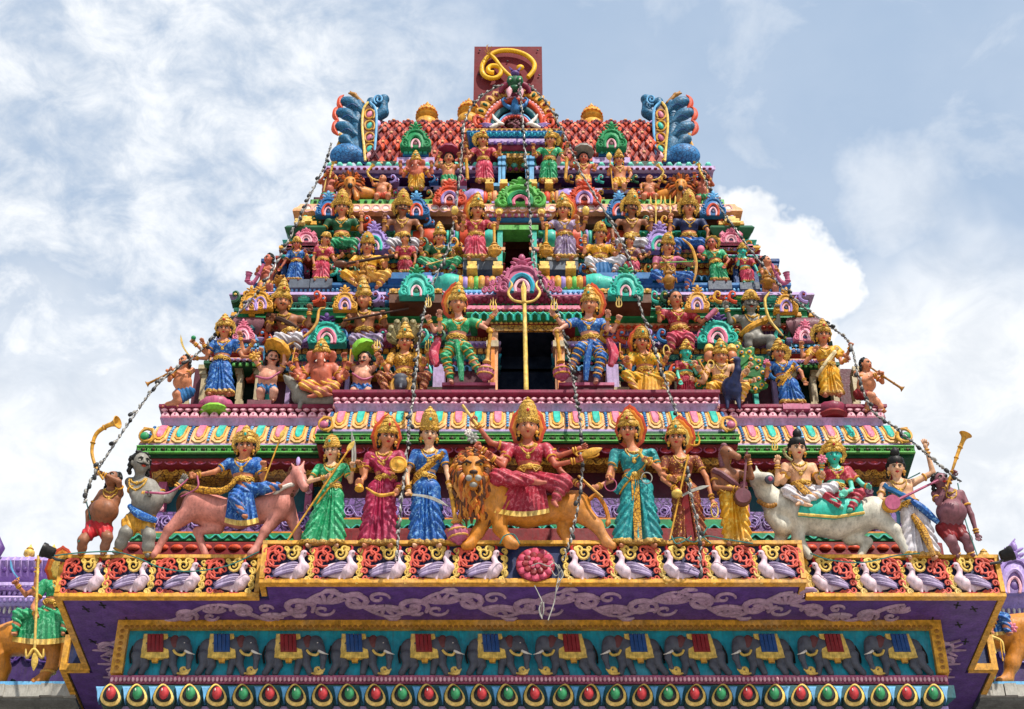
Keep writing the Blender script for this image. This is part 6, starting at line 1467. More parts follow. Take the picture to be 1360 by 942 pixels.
for j in range(8): mb.tube([fr.T(393-j*.6, 618+j*5.5, 15), fr.T(386-j, 622+j*6, 16), fr.T(381-j*1.2, 632+j*6, 13)], [3*fr.s, 2.4*fr.s, .6*fr.s], 6)
obj('mane', mb, 'brown', root)
for sg in (-1, 1):
    mb = MB(); mb.ell(fr.T(398+sg*6.5, 629, 27), [RT*1.5*fr.s, fr.N*1.5*fr.s, fr.V*1.6*fr.s], 8, 5); obj('eye', mb, 'black', root)
mb = MB()
for x, y, z_ in ((403, 642, 30),): mb.ring(fr.T(x, y, 28), RT*7.6*fr.s, fr.V*2*fr.s+fr.N*6*fr.s, .8*fr.s, 16, 5)
mb.ring(fr.T(386, 648, 9), unit(RT+fr.V*.6)*15*fr.s, fr.N*13*fr.s, 1.6*fr.s, 18, 6); obj('bridle', mb, 'teald', root)
mb = MB(); mb.ell(fr.T(396, 613, 20), [RT*3*fr.s, fr.N*3*fr.s, fr.V*7*fr.s], 8, 6); obj('plume', mb, 'lavl', root)
mb = MB(); mb.ring(fr.T(378, 656, 8), unit(RT*.8+fr.V*.5)*19*fr.s, fr.N*19*fr.s, 3*fr.s, 20, 7); obj('collar', mb, 'white', root)
fig('rider_statue', 'goddess statue in blue riding the pink horse, spear in hand', YA-.13, (322, 690), (326, 594), 13, sh=((303, 615), (344, 614)), wa=(323, 637), hip=(324, 652), yaw=4, crown_=('karanda', 569), halo=('disc', 3.0, 3.0, 0, .45), skin='skin', top='sari_blue',
    arms=[('L', (285, 627, .6), (258, 632, 1.0), 'fist'), ('R', (350, 640, .3), (351, 618, 1.2), 'fist')], legs=[((312, 664, 1.6), (326, 686, 1.7)), ((350, 648, 1.0), (372, 646, 1.0))], legm='sari_blue', fan=(304, 336, 654, 298, 344, 694, 'sari_blue', 6),
    shawl=[('goldorn', [(318, 634, 1.2), (296, 652, .9), (264, 650, .5), (244, 646, .2)], .38)], items=[('rod', (373, 580, 1.6), (346, 652, 1.2), 1.1, 'gold', 'spear'), ('curve', [(262, 632, 1.8), (262, 648, 1.9), (240, 660, 1.5)], [1.2, 1.2, .8], 'mpink', 'rein'), ('leafplate', (375, 576, 1.6), 6, 14, -22, 1.5, 'goldp', 'spear_tip')])
fig('goddess_statue', 'goddess statue in green sari holding a long gold spear across her body', YB, (427, 726), (441, 600), 11.5, sh=((422, 622), (459, 621)), wa=(441, 646), hip=(440, 660), yaw=-12, crown_=('kirita', 580), top='sari_green', skirt='sari_green', hem=(398, 459, 724), skin='skinl',
    arms=[('L', (410, 640, .6), (435, 633, 1.6), 'fist'), ('R', (466, 640, .3), (469, 619, 1.0), 'fist')], sash=('sari_green', 'R', (418, 672)), items=[('rod', (464, 596, 2.0), (382, 718, 2.2), 1.3, 'gold', 'spear'), ('leafplate', (466, 592, 2.0), 7, 17, -33, 1.6, 'goldp', 'spear_tip'), ('sword', (468, 615, 1.3), (467, 572, 1.3), 1, 4, 'stonel')])
fig('goddess_statue', 'goddess statue in magenta sari with a flame halo and a round gold shield', YB, (500, 726), (515, 582), 13, sh=((489, 607), (532, 605)), wa=(512, 634), hip=(506, 652), yaw=12, crown_=('karanda', 555), halo=('flame', 3.1, 4.4, -.05, .5), top='sari_mag', skirt='sari_mag', hem=(475, 529, 724), skin='skin',
    arms=[('L', (481, 628, .4), (478, 616, 1.1), 'fist'), ('L', (484, 634, .5), (477, 643, 1.2), 'fist'), ('R', (541, 632, .3), (526, 654, 1.4), 'rest'), ('R', (538, 622, .6), (531, 612, 1.4), 'fist')], sash=('sari_mag', 'L', (530, 650)),
    items=[('disc', (529, 617, 1.9), 12, 3, 'gold', 'shield'), ('dome', (477, 650, 1.4), 6, 9, 'gold', 'bell'), ('sword', (471, 622, 1.2), (468, 576, 1.2), 2, 3.5, 'stonel'), ('curve', [(524, 655, 1.9), (504, 658, 2.0), (486, 648, 1.6)], [2.0, 2.6, 1.2], 'gold', 'bowl_rim')])
fig('goddess_statue', 'goddess statue in blue sari resting her hand on a tall gold mace', YB, (567, 726), (570, 578), 13, sh=((550, 603), (590, 603)), wa=(565, 632), hip=(566, 650), yaw=8, crown_=('kirita', 545), top='sari_blue', skirt='sari_blue', hem=(542, 593, 724), skin='skinl',
    arms=[('R', (594, 628, .4), (597, 646, 1.2), 'fist'), ('L', (540, 630, .4), (543, 654, 1.2), 'fist')], sash=('goldorn', 'R', (545, 645)), items=[('mace', (597, 644, 1.6), (608, 709, 1.2), 13, 'mpink'), ('sword', (547, 657, 1.7), (596, 673, 2.0), -4, 5, 'stonel')])
# lion and the enthroned goddess
root, fr, B = creature('lion_statue', 'large orange lion statue with shaggy dark mane carrying the central goddess', YB+.02, (710, 726), [
    ('c', (656, 672, 10), (700, 682, 8), 24, 19), ('c', (700, 682, 8), (764, 672, 6), 19, 21), ('c', (660, 655, 14), (640, 640, 20), 22, 20), ('e', (628, 624, 26), (20, 22, 20)), ('c', (628, 628, 34), (629, 634, 46), 11, 9), ('c', (629, 640, 42), (629, 646, 44), 8, 6),
    ('c', (664, 684, 18), (664, 702, 18), 13, 9), ('c', (664, 702, 18), (677, 721, 20), 8.5, 7), ('c', (677, 721, 20), (684, 724, 24), 7, 6), ('c', (645, 690, 10), (634, 708, 10), 11, 8), ('c', (634, 708, 10), (624, 724, 12), 8, 6.5), ('c', (624, 723, 12), (618, 725, 16), 7, 6),
    ('c', (770, 680, 10), (792, 698, 12), 15, 8.5), ('c', (792, 698, 12), (806, 720, 10), 8, 6.5), ('c', (806, 722, 10), (814, 725, 13), 7, 5.5), ('c', (757, 684, -2), (748, 704, 0), 12, 8), ('c', (748, 704, 0), (754, 722, 2), 7.5, 6), ('c', (754, 723, 3), (762, 725, 6), 6.5, 5.5),
    ('c', (618, 608, 26), (612, 604, 26), 6, 4), ('c', (642, 607, 26), (647, 603, 26), 6, 4)], 'lionc', k=6)
mb = MB(); hcx, hcy = 629, 622
for ringi, (rad, dd, n, ln2) in enumerate(((17, 36, 28, 10), (19, 31, 32, 12), (21, 24, 34, 13), (22, 16, 36, 14), (23, 8, 34, 14))):
    for j in range(n):
        a = 2*math.pi*(j+.5*(ringi % 2)+.4*rnd.random())/n; ca, sa = math.cos(a), math.sin(a); w_ = rnd.uniform(-3, 3); l2 = ln2*rnd.uniform(.8, 1.15)
        p0 = (hcx+rad*.8*ca, hcy-rad*.85*sa, dd); dn = (8+rnd.random()*7)*(1 if abs(ca) > .3 else .5)
        pp = curve([fr.T(*p0), fr.T(hcx+(rad+l2*.35)*ca*.95+w_*.5, hcy-(rad+l2*.3)*sa*.95+dn*.15, dd+4), fr.T(hcx+(rad+l2*.62)*ca*.92-w_, hcy-(rad+l2*.5)*sa+dn*.6, dd+2), fr.T(hcx+(rad+l2*.75)*ca*.9, hcy-(rad+l2*.5)*sa+dn*1.3, dd-1)], 6)
        mb.tube(pp, [fr.s*x for x in (3.6, 3.7, 3.5, 3.0, 2.3, 1.5, .4)], 6, mi=(0, 1, 2)[(j*2+ringi) % 3])
for j in range(110):
    x, y = 630+rnd.uniform(-25, 30), 642+rnd.random()*46; d0 = 36-.4*(y-646)-.3*abs(x-630); w_ = rnd.uniform(-3, 3)
    pp = curve([fr.T(x, y-11, d0), fr.T(x+w_, y-4, d0+4), fr.T(x-w_, y+5, d0+4), fr.T(x+w_*1.4, y+14, d0)], 6); mb.tube(pp, [fr.s*x for x in (3.2, 3.4, 3.3, 3.0, 2.3, 1.4, .4)], 6, mi=(0, 1, 2)[j % 3])
mo_ = obj('mane', mb, ['brown', 'oranged', 'lionc'], root); mo_['kind'] = 'stuff'
mb = MB(); mb.ell(fr.T(629, 627, 54), [RT*6*fr.s, fr.N*3*fr.s, fr.V*3.4*fr.s], 10, 6); mb.tube([fr.T(629, 629, 55), fr.T(629, 634, 55)], .9*fr.s, 5); obj('nose', mb, 'brownd', root)
mb = MB()
for sg in (-1, 1): mb.ell(fr.T(629+sg*5, 635, 50), [RT*6*fr.s, fr.N*5*fr.s, fr.V*4.6*fr.s], 10, 7)
mb.ell(fr.T(629, 644, 48), [RT*5.5*fr.s, fr.N*4.5*fr.s, fr.V*4*fr.s], 10, 6); obj('muzzle', mb, 'stonel', root)
for sg in (-1, 1):
    mb = MB(); mb.ell(fr.T(629+sg*9.5, 617, 42), [RT*3.4*fr.s, fr.N*2.4*fr.s, fr.V*2.2*fr.s], 9, 6, 0); mb.ell(fr.T(629+sg*9.5, 617, 44.4), [RT*1.5*fr.s]*1+[fr.N*1.2*fr.s, fr.V*1.8*fr.s], 7, 5, 1); obj('eye', mb, ['goldp', 'black'], root)
    mb = MB(); mb.tube([fr.T(629+sg*3, 615, 47), fr.T(629+sg*9, 612, 46), fr.T(629+sg*16, 616, 40)], [1.6*fr.s, 2*fr.s, .8*fr.s], 6); obj('brow', mb, 'brownd', root)
    mb = MB(); mb.ell(fr.T(629+sg*16, 606, 30), [RT*4*fr.s, fr.N*2*fr.s, fr.V*5*fr.s], 8, 6); obj('ear', mb, 'redo', root)
mb = MB(); mb.tube(curve([fr.T(*p) for p in ((782, 664, 6), (792, 658, 8), (803, 672, 10), (808, 690, 8), (806, 700, 8))], 16), [3*fr.s]*12+[2.6*fr.s, 3.4*fr.s, 4*fr.s, 3*fr.s, .6*fr.s], 7); obj('tail', mb, 'lionc', root)
fig('goddess_statue', 'goddess statue in red with many arms seated on the lion at the centre', YB-.1, (704, 690), (701, 569), 14.5, sh=((676, 596), (727, 596)), wa=(703, 622), hip=(704, 640), yaw=0, pitch=10, crown_=('kirita', 532), halo=('flame', 3.3, 4.6, 0, .5), top='sari_red', skin='skinr', face='skin',
    arms=[('L', (651, 588, .5), (630, 560, 1.0), 'fist'), ('L', (664, 612, .8), (636, 594, 1.3), 'fist'), ('L', (668, 620, 1.0), (651, 606, 1.8), 'fist'), ('R', (738, 618, 1.0), (768, 611, 1.4), 'fist'), ('R', (742, 606, .3), (770, 596, .9), 'palm'), ('R', (746, 628, .4), (770, 645, .9), 'fist')],
    legs=[((662, 634, 1.4), (716, 641, 2.2), (1, .1, .2)), ((748, 642, 1.4), (736, 668, 1.8), (.4, -.6, .6))], legm='sari_red', legk=1.35, fan=(678, 724, 646, 656, 730, 681, 'sari_red', 9),
    items=[('rod', (634, 565, 1.3), (614, 538, 1.2), 2.0, 'goldp', 'rod'), ('flower', (628, 582, 1.4), 9, 'stonel'), ('flower', (622, 575, 1.3), 6, 'white'), ('loop', (780, 603, 1.6), 15, 5, 1.8, 'gold', 'conch_ring'), ('rod', (768, 632, 1.1), (800, 661, 1.3), 1.7, 'gold', 'club'), ('leafplate', (786, 600, 1.8), 11, 30, -70, 2.5, 'gold', 'gold_blade')])
fig('goddess_statue', 'goddess statue in teal sari with long gold front panel and a noose ring', YB, (847, 726), (834, 573), 13.5, sh=((815, 603), (867, 603)), wa=(842, 632), hip=(846, 650), yaw=-8, crown_=('karanda', 548), halo=('flame', 3.1, 4.6, .25, .55), top='sari_teal', skirt='sari_teal', hem=(812, 882, 724), skin='skin', hipw=1.15, panel='goldorn',
    arms=[('L', (809, 630, .6), (809, 634, 1.6), 'fist'), ('L', (812, 638, .1), (791, 648, .9), 'fist'), ('R', (876, 624, .4), (859, 611, 1.4), 'fist'), ('R', (878, 630, .2), (893, 636, 1.1), 'rest')], sash=('sari_teal', 'R', (818, 655)),
    items=[('loop', (811, 644, 1.8), 8, 9, .7, 'mpink', 'noose'), ('loop', (859, 635, 1.4), 7, 8, .8, 'stonel', 'ring'), ('rod', (859, 615, 1.6), (848, 600, 1.7), 2.2, 'goldp', 'rod')])
fig('goddess_statue', 'goddess statue in brown and gold robe holding staff, sword and rope loop', YB, (910, 726), (898, 583), 12.5, sh=((882, 611), (926, 611)), wa=(904, 638), hip=(910, 654), yaw=-6, crown_=('karanda', 560), halo=('flame', 3.2, 4.4, .45, .5), top='sari_brown', skirt='sari_brown', hem=(893, 941, 722), skin='skin', hair='black', panel='redd',
    arms=[('L', (880, 636, .4), (900, 652, 1.6), 'fist'), ('R', (938, 634, .4), (947, 668, .9), 'rest')], items=[('rod', (914, 604, 1.8), (889, 720, 2.2), 1.3, 'gold', 'staff'), ('ball', (899, 656, 2.1), 7.5, 'goldp', 'bowl', (1, .8, 1)), ('sword', (905, 659, 2.0), (943, 645, 1.8), -2, 5, 'stonel'), ('loop', (949, 678, 1.0), 4.5, 10, 1.3, 'goldp', 'rope_loop'), ('trident', (922, 592, -.2), 14, 20, 'gold')])
fig('musician_statue', 'horse-headed musician statue in yellow skirt playing a long-necked lute', YB, (978, 726), (966, 604), 13, sh=((947, 627), (982, 629)), wa=(967, 650), hip=(974, 664), yaw=50, pitch=6, fem=False, headkind='horse', skin='skinb', skirt='sari_yel', hem=(961, 998, 722), hair=None, neck=False, crown_=None,
    arms=[('L', (950, 648, .5), (985, 650, 1.7), 'rest'), ('R', (998, 634, .6), (994, 610, 1.3), 'fist')], sash=('mauve', 'L', (985, 655)), items=[('lute', (986, 661, 1.6), (992, 600, 1.2), 12, 'brown', 'mauve')])
# bull with the divine couple
root, fr, B = creature('bull_statue', 'white bull statue with gold neck bells carrying a seated couple', YA, (1115, 742), [
    ('c', (1060, 684, 6), (1110, 694, 6), 26, 22), ('c', (1110, 694, 6), (1160, 680, 4), 22, 21), ('c', (1058, 668, 6), (1030, 668, 10), 18, 18), ('c', (1036, 676, 12), (1016, 654, 18), 18, 13), ('c', (1016, 652, 18), (1008, 640, 22), 12, 11), ('c', (1008, 638, 24), (1020, 636, 38), 11, 8.5), ('e', (1042, 658, 4), (12, 10, 10)),
    ('c', (1060, 696, 14), (1060, 716, 14), 13, 7.5), ('c', (1060, 716, 14), (1074, 738, 14), 7, 5.5), ('c', (1042, 700, 2), (1034, 722, 2), 11, 7), ('c', (1034, 722, 2), (1036, 738, 4), 6.5, 5), ('c', (1024, 684, 14), (1038, 700, 14), 10, 12),
    ('c', (1164, 686, 8), (1188, 704, 10), 16, 8), ('c', (1188, 704, 10), (1206, 736, 8), 7.5, 5.5), ('c', (1150, 694, -6), (1128, 716, -6), 12, 8), ('c', (1128, 716, -6), (1152, 720, -4), 7, 6), ('c', (1152, 720, -4), (1143, 738, -2), 6, 5), ('c', (1000, 632, 22), (993, 631, 20), 4, 2), ('c', (1006, 627, 22), (1004, 619, 21), 2.6, 1)], 'bullc', k=6)
mb = MB()
for j in range(12):
    t = j/11; a = math.pi*(t); mb.ell(fr.T(1008+34*t, 664+9*math.sin(a)+2-6*t, 26+6*math.sin(a)-6*t), [RT*3.2*fr.s, fr.N*3*fr.s, fr.V*3.4*fr.s], 8, 6)
obj('neck_bell', mb, 'goldd', root)
mb = MB(); mb.ell(fr.T(1022, 637, 43), [RT*7*fr.s, fr.N*5*fr.s, fr.V*7*fr.s], 12, 8); obj('muzzle', mb, 'eleph', root); mb = MB(); mb.ell(fr.T(1023, 636, 47.5), [RT*3.2*fr.s, fr.N*2*fr.s, fr.V*3.6*fr.s], 8, 5); obj('nose', mb, 'mpink', root)
mb = MB(); mb.ell(fr.T(1013, 632, 36), [RT*2*fr.s, fr.N*2*fr.s, fr.V*1.6*fr.s], 8, 5); obj('eye', mb, 'black', root)
mb = MB(); mb.tube(curve([fr.T(*p) for p in ((1176, 672, 0), (1192, 680, -2), (1192, 700, -2), (1184, 712, 0))], 12), [fr.s*x for x in np.linspace(4, 1.5, 13)], 7); obj('tail', mb, 'bluel', root)
mb = MB(); mb.plate([fr.T(*p) for p in ((1064, 664, 34), (1100, 660, 34), (1144, 664, 30), (1148, 682, 30), (1110, 688, 34), (1060, 684, 34))], -fr.N*26*fr.s, .06, 1*fr.s); sc_ = obj('saddle_cloth', mb, 'turq', root); mb = MB(); mb.tube([fr.T(*p) for p in ((1060, 683, 35), (1110, 687, 35), (1148, 681, 31))], 2*fr.s, 6); obj('cloth_border', mb, 'goldp', sc_)
fig('god_statue', 'god statue in white trousers with a snake round his neck seated on the bull', YA-.14, (1066, 690), (1059, 597), 12.5, sh=((1041, 620), (1081, 620)), wa=(1064, 642), hip=(1068, 654), yaw=8, fem=False, skin='skinl', crown_=('bun', 573), hair='black',
    arms=[('L', (1032, 642, .4), (1033, 614, .9), 'palm'), ('L', (1040, 640, .8), (1048, 630, 1.8), 'palm'), ('R', (1088, 640, .8), (1091, 633, 1.6), 'palm')], legs=[((1046, 652, 1.4), (1070, 670, 1.9), (1, -.2, .3)), ((1106, 648, 1.2), (1062, 668, 1.9), (-.6, -.4, .5))], legm='trouser',
    items=[('trident', (1029, 598, 1.0), 7, 14, 'goldp'), ('curve', [(1052, 612, 1.3), (1044, 606, 1.2), (1041, 598, 1.2), (1046, 594, 1.3)], [2.2, 2.0, 2.4, 1.0], 'snake', 'snake')], shawl=[('goldorn', [(1056, 640, 1.4), (1066, 650, 1.7), (1082, 662, 1.7)], .4)])
fig('goddess_statue', 'green-faced goddess statue in red blouse with round gold halo seated on the bull', YA-.14, (1112, 690), (1107, 606), 11.5, sh=((1092, 626), (1127, 625)), wa=(1110, 645), hip=(1114, 657), yaw=-4, skin='turql', face='turq', crown_=('karanda', 583), halo=('disc', 3.2, 3.2, 0, .35), top='sari_red',
    arms=[('L', (1090, 640, .6), (1092, 614, 1.3), 'palm'), ('R', (1146, 644, .5), (1152, 646, .9), 'rest'), ('R', (1132, 650, 1.0), (1120, 656, 1.9), 'rest')], legs=[((1096, 658, 1.4), (1118, 674, 1.9)), ((1142, 656, 1.3), (1128, 678, 1.8))], legm='sari_red', fan=(1098, 1136, 656, 1094, 1140, 684, 'sari_red', 7),
    items=[('flower', (1092, 610, 1.8), 7, 'pink')])
fig('musician_statue', 'musician statue in white and blue skirt, one arm raised, holding a long lute', YA, (1228, 742), (1190, 622), 12.5, sh=((1172, 646), (1215, 641)), wa=(1205, 668), hip=(1214, 684), yaw=-4, fem=False, skin='skinl', crown_=('bun', 598), skirt='trouser', hem=(1198, 1250, 740),
    arms=[('R', (1239, 628, .2), (1229, 592, .5), 'palm'), ('L', (1168, 664, .6), (1187, 664, 1.6), 'rest')], sash=('blue', 'L', (1224, 680)), items=[('lute', (1184, 670, 1.7), (1246, 638, 1.2), 12, 'gold', 'mpink')], shawl=[('sari_blue', [(1210, 664, 1.2), (1226, 676, 1.2), (1246, 694, .8)], .45), ('goldorn', [(1212, 684, 1.2), (1226, 706, 1.4), (1240, 738, 1.2)], .45)], panel=None)
fig('dwarf_statue', 'purple dwarf statue blowing a straight gold horn at the right end of the fascia', YA, (1272, 742), (1250, 640), 12.5, sh=((1240, 656), (1278, 656)), wa=(1262, 682), hip=(1262, 702), yaw=10, pitch=-12, fem=False, skin='puce', hair='black', belly=1.22, broad=1.1, hipw=1.15, shorts='redd',
    arms=[('L', (1246, 668, 1.4), (1266, 630, 1.6), 'fist'), ('R', (1290, 684, .4), (1298, 712, .6), 'rest')], legs=[((1264, 720, 1.2), (1272, 739, .6)), ((1284, 716, .8), (1290, 738, .4))], items=[('horn', [(1258, 646, 1.8), (1267, 618, 1.8), (1273, 600, 1.6), (1280, 583, 1.6)], 1.4, 3.2, 9, 'gold')])

# ------------------------------------------------------------------ second row
Y1, Y1c, Y1u = 14.64, 14.47, 15.02
fig('dwarf_statue', 'chubby dwarf statue in blue shorts blowing a trumpet at the left end of the ledge', Y1, (240, 543), (245, 481), 9, sh=((231, 493), (257, 492)), wa=(243, 509), hip=(246, 520), yaw=-40, pitch=0, fem=False, skin='skin', belly=1.05, shorts='blue', hair='black', neck=False,
    arms=[('L', (225, 505, .6), (224, 494, 1.6), 'fist'), ('R', (246, 500, 1.4), (229, 491, 1.8), 'fist')], legs=[((234, 524, 1.4), (238, 541, .6)), ((232, 536, .8), (216, 541, .6))], items=[('horn', [(236, 487, 1.6), (220, 498, 1.7), (198, 509, 1.7)], 1.2, 1.7, 4.5, 'goldd')])
fig('goddess_statue', 'goddess statue in blue sari with raised sword standing on a pink and green lotus', Y1, (293, 526), (298, 438), 10, sh=((281, 457), (314, 456)), wa=(295, 476), hip=(293, 490), yaw=2, crown_=('karanda', 420), halo=('disc', 2.9, 2.9, .05, .35), top='sari_blue', skirt='sari_blue', hem=(272, 312, 523), skin='skin',
    arms=[('L', (272, 468, .4), (257, 455, .9), 'fist'), ('L', (276, 470, .6), (270, 456, 1.5), 'palm'), ('L', (274, 476, .3), (258, 476, .9), 'fist'), ('R', (322, 462, .3), (319, 447, .9), 'palm'), ('R', (326, 468, .3), (336, 456, .8), 'fist'), ('R', (322, 474, .4), (336, 474, .9), 'fist')],
    items=[('sword', (251, 472, 1.1), (240, 444, 1.2), -3, 3, 'goldp'), ('flower', (338, 474, 1.4), 8, 'gold'), ('ball', (257, 449, 1.2), 3.4, 'green', 'pot')])
fig('dwarf_statue', 'dwarf statue in blue shorts bearing a round gold shield on his head', Y1+.02, (355, 534), (362, 476), 9.5, sh=((346, 490), (374, 492)), wa=(356, 504), hip=(355, 514), yaw=20, fem=False, skin='skinp', belly=1.0, shorts='blue', hair='black', moust=True, neck=False,
    arms=[('L', (340, 480, .6), (346, 466, .8), 'fist'), ('R', (378, 482, .5), (377, 466, .7), 'fist')], legs=[((346, 520, 1.2), (346, 533, .6)), ((364, 520, 1.1), (362, 533, .6))], items=[('dome', (368, 466, .4), 20, 13, 'gold', 'round_shield', -30), ('curve', [(340, 500, 1.6), (356, 503, 2.1), (372, 494, 1.4)], [1.4, 1.8, 1.2], 'mpink', 'rope')])
fig('ganesha_statue', 'elephant-headed god statue in yellow trousers seated with many arms on a grey rat', Y1-.02, (425, 534), (427, 474), 11.5, sh=((410, 488), (445, 488)), wa=(427, 500), hip=(427, 510), fem=False, headkind='elephant', skin='skinr', face='skinp', belly=.85, crown_=('karanda', 453), hair=None, neck=False,
    arms=[('L', (398, 500, .5), (386, 486, .9), 'fist'), ('L', (400, 506, .8), (392, 500, 1.5), 'palm'), ('L', (396, 494, .2), (392, 474, .5), 'fist'), ('R', (456, 500, .5), (463, 486, .9), 'fist'), ('R', (452, 506, .8), (458, 500, 1.5), 'palm'), ('R', (458, 494, .2), (458, 474, .5), 'fist')],
    legs=[((404, 512, 1.3), (434, 524, 1.6), (1, -.1, .3)), ((444, 514, 1.3), (416, 526, 1.7), (-1, -.1, .3))], legm='sari_yel', items=[('rod', (386, 490, 1), (392, 462, .8), .9, 'gold', 'goad'), ('rod', (463, 490, 1), (466, 464, .8), .9, 'gold', 'axe')])
creature('rat_statue', 'grey rat statue under the seated elephant-headed god', Y1, (415, 541), [('e', (400, 527, 4), (13, 12, 10)), ('c', (396, 520, 8), (384, 506, 12), 8, 6), ('c', (384, 506, 12), (378, 500, 16), 5, 2.5), ('c', (400, 534, 8), (398, 541, 10), 4, 3), ('e', (440, 530, 4), (16, 11, 10)), ('c', (410, 532, 2), (436, 534, 2), 10, 10), ('c', (388, 500, 10), (386, 493, 10), 3.6, 3)], 'grey', h=1.1, k=3)
fig('dwarf_statue', 'dwarf statue in blue shorts carrying a large green leaf over his head', Y1+.02, (484, 534), (484, 478), 9.5, sh=((469, 490), (497, 490)), wa=(481, 503), hip=(480, 514), yaw=-20, fem=False, skin='skinp', belly=1.0, shorts='sari_blue', hair='black', neck=False, moust=True,
    arms=[('R', (503, 480, .6), (498, 462, .8), 'fist'), ('L', (466, 482, .3), (470, 466, .4), 'fist')], legs=[((470, 520, 1.2), (471, 533, .6)), ((489, 520, 1.1), (488, 533, .6))], items=[('dome', (484, 466, .3), 17, 18, 'lime', 'leaf', 28), ('curve', [(468, 496, 1.6), (482, 504, 2.1), (496, 500, 1.4)], [1.4, 1.8, 1.2], 'mpink', 'rope')])
fig('goddess_statue', 'seated goddess statue with cobra hood behind her crown, black head at her feet', Y1c+.16, (536, 528), (538, 455), 11, sh=((519, 474), (556, 474)), wa=(537, 494), hip=(537, 504), crown_=('karanda', 431), top='goldorn', skin='skin',
    arms=[('L', (512, 488, .5), (502, 474, 1.0), 'fist'), ('L', (514, 492, .8), (508, 480, 1.6), 'palm'), ('R', (562, 488, .5), (569, 474, 1.0), 'fist'), ('R', (560, 492, .8), (562, 482, 1.6), 'palm')], legs=[((506, 500, 1.5), (514, 524, 1.4)), ((566, 500, 1.5), (560, 522, 1.4))], legm='sari_brown', fan=(520, 552, 498, 512, 556, 520, 'goldorn', 6),
    items=[('trident', (569, 466, 1.2), 8, 14, 'goldp'), ('rod', (569, 462, 1.2), (569, 490, 1.2), .8, 'gold', 'staff'), ('trident', (501, 464, 1.2), 8, 12, 'goldp')])
# cobra hood and trophy head belong to her
_r = [o for o in C.objects if o.name.startswith('goddess_statue')][-1]
fr = Fr(536, 528, Y1c+.16, 12)
mb = MB()
for j in range(7):
    a = R_(180*j/6); q = (538-21*math.cos(a), 446-20*math.sin(a)); mb.tube(curve([fr.T(538-8*math.cos(a), 456, -8), fr.T(538-17*math.cos(a), 452-10*math.sin(a), -7), fr.T(q[0], q[1], -4), fr.T(538-20*math.cos(a), q[1]+1, 1)], 8), [x*fr.s for x in (3, 4, 5, 5.6, 5.8, 5.4, 4.6, 3.4, 1.6)], 7)
obj('cobra_hood', mb, 'snake', _r)
B = Blob([('e', fr.L(532, 510, 26), (9, 11, 9)), ('c', fr.L(532, 512, 34), fr.L(532, 515, 36), 2, 2.4), ('e', fr.L(532, 503, 25), (10, 7, 9))], 1, 2); V, Q = B.mesh(); blobobj('trophy_head', fr, V, Q, 'eleph', _r)
mb = MB(); mb.ring(fr.T(532, 513, 28), RT*12*fr.s, fr.V*14*fr.s, 2.2*fr.s, 22, 6); obj('trophy_garland', mb, 'gold', _r)
for side_, bx, m1, cx0 in (('l', 608, 'sari_green', 609), ('r', 790, 'sari_blue', 782)):
    mx = (lambda x: x) if side_ == 'l' else (lambda x: 1391-x)
    L_, R0 = ('L', 'R') if side_ == 'l' else ('R', 'L')
    shp = ((mx(590), 429), (mx(629), 428)); shp = tuple(sorted(shp))
    hh = (608, 405) if side_ == 'l' else (783, 406)
    legs = [((592, 474, .8), (600, 508, .6)), ((620, 462, 1.5), (638, 498, 1.0))]; legs = [((mx(a[0]), a[1], a[2]), (mx(b[0]), b[1], b[2])) for a, b in legs]
    if side_ == 'r': legs = legs[::-1]
    fig('guardian_statue', f"door guardian statue in {'green' if side_ == 'l' else 'blue'} striped trousers to the {'left' if side_ == 'l' else 'right'} of the blue doorway", Y1c, (bx, 512), hh, 11.5, sh=shp, wa=(mx(607), 448), hip=(mx(607), 460), yaw=8 if side_ == 'l' else -8, crown_=('karanda', 379 if side_ == 'l' else 382), halo=('flame', 3.0, 4.6, -.3 if side_ == 'l' else .35, .6), top=m1, skin='skinp', face='skin',
        arms=[(L_, (mx(577), 440, .3), (mx(569), 424, .9), 'fist'), (L_, (mx(584), 438, .8), (mx(584), 420, 1.6), 'palm'), (R0, (mx(642), 434, .5), (mx(652), 440, 1.2), 'fist'), (R0, (mx(646), 430, .1), (mx(655), 418, .6), 'palm')], legs=legs, legm=m1, stripes=4,
        items=[('mace', (mx(652), 438, 1.6), (mx(645), 495, 1.4), 11, 'mpink'), ('trident', (mx(655), 412, .9), 8, 15, 'goldp'), ('trident', (mx(569), 408, 1.0), 7, 13, 'goldp')], shawl=[('sari_pink', [(mx(583), 450, -.2), (mx(576), 470, -.1), (mx(580), 486, 0)], .6), (m1, [(mx(606), 452, 1.2), (mx(611), 476, 1.3), (mx(613), 506, 1.2)], .42)])
# gold trident standing before the doorway
fr = Fr(699, 526, 14.38); td = thing('trident_staff', 'tall gold trident on a pole standing in front of the blue doorway', 'trident', fr.O)
mb = MB(); mb.tube([fr.T(699, 527), fr.T(696.5, 400)], [3.4*fr.s, 2.8*fr.s], 10); obj('pole', mb, 'goldp', td)
mb = MB(); mb.tube([fr.T(696, 402, 2), fr.T(695.5, 384, 2), fr.T(695, 373, 2)], [3*fr.s, 4.4*fr.s, .4*fr.s], 6)
for sg in (-1, 1): mb.tube(curve([fr.T(696, 402, 1), fr.T(696+sg*14, 399, 1), fr.T(696+sg*21, 389, 1), fr.T(696+sg*16, 379, 1), fr.T(696+sg*19, 372, 1)], 14), [1.9*fr.s]*10+[1.8*fr.s, 1.6*fr.s, 1.2*fr.s, .8*fr.s, .2*fr.s], 7)
obj('fork', mb, 'goldp', td)
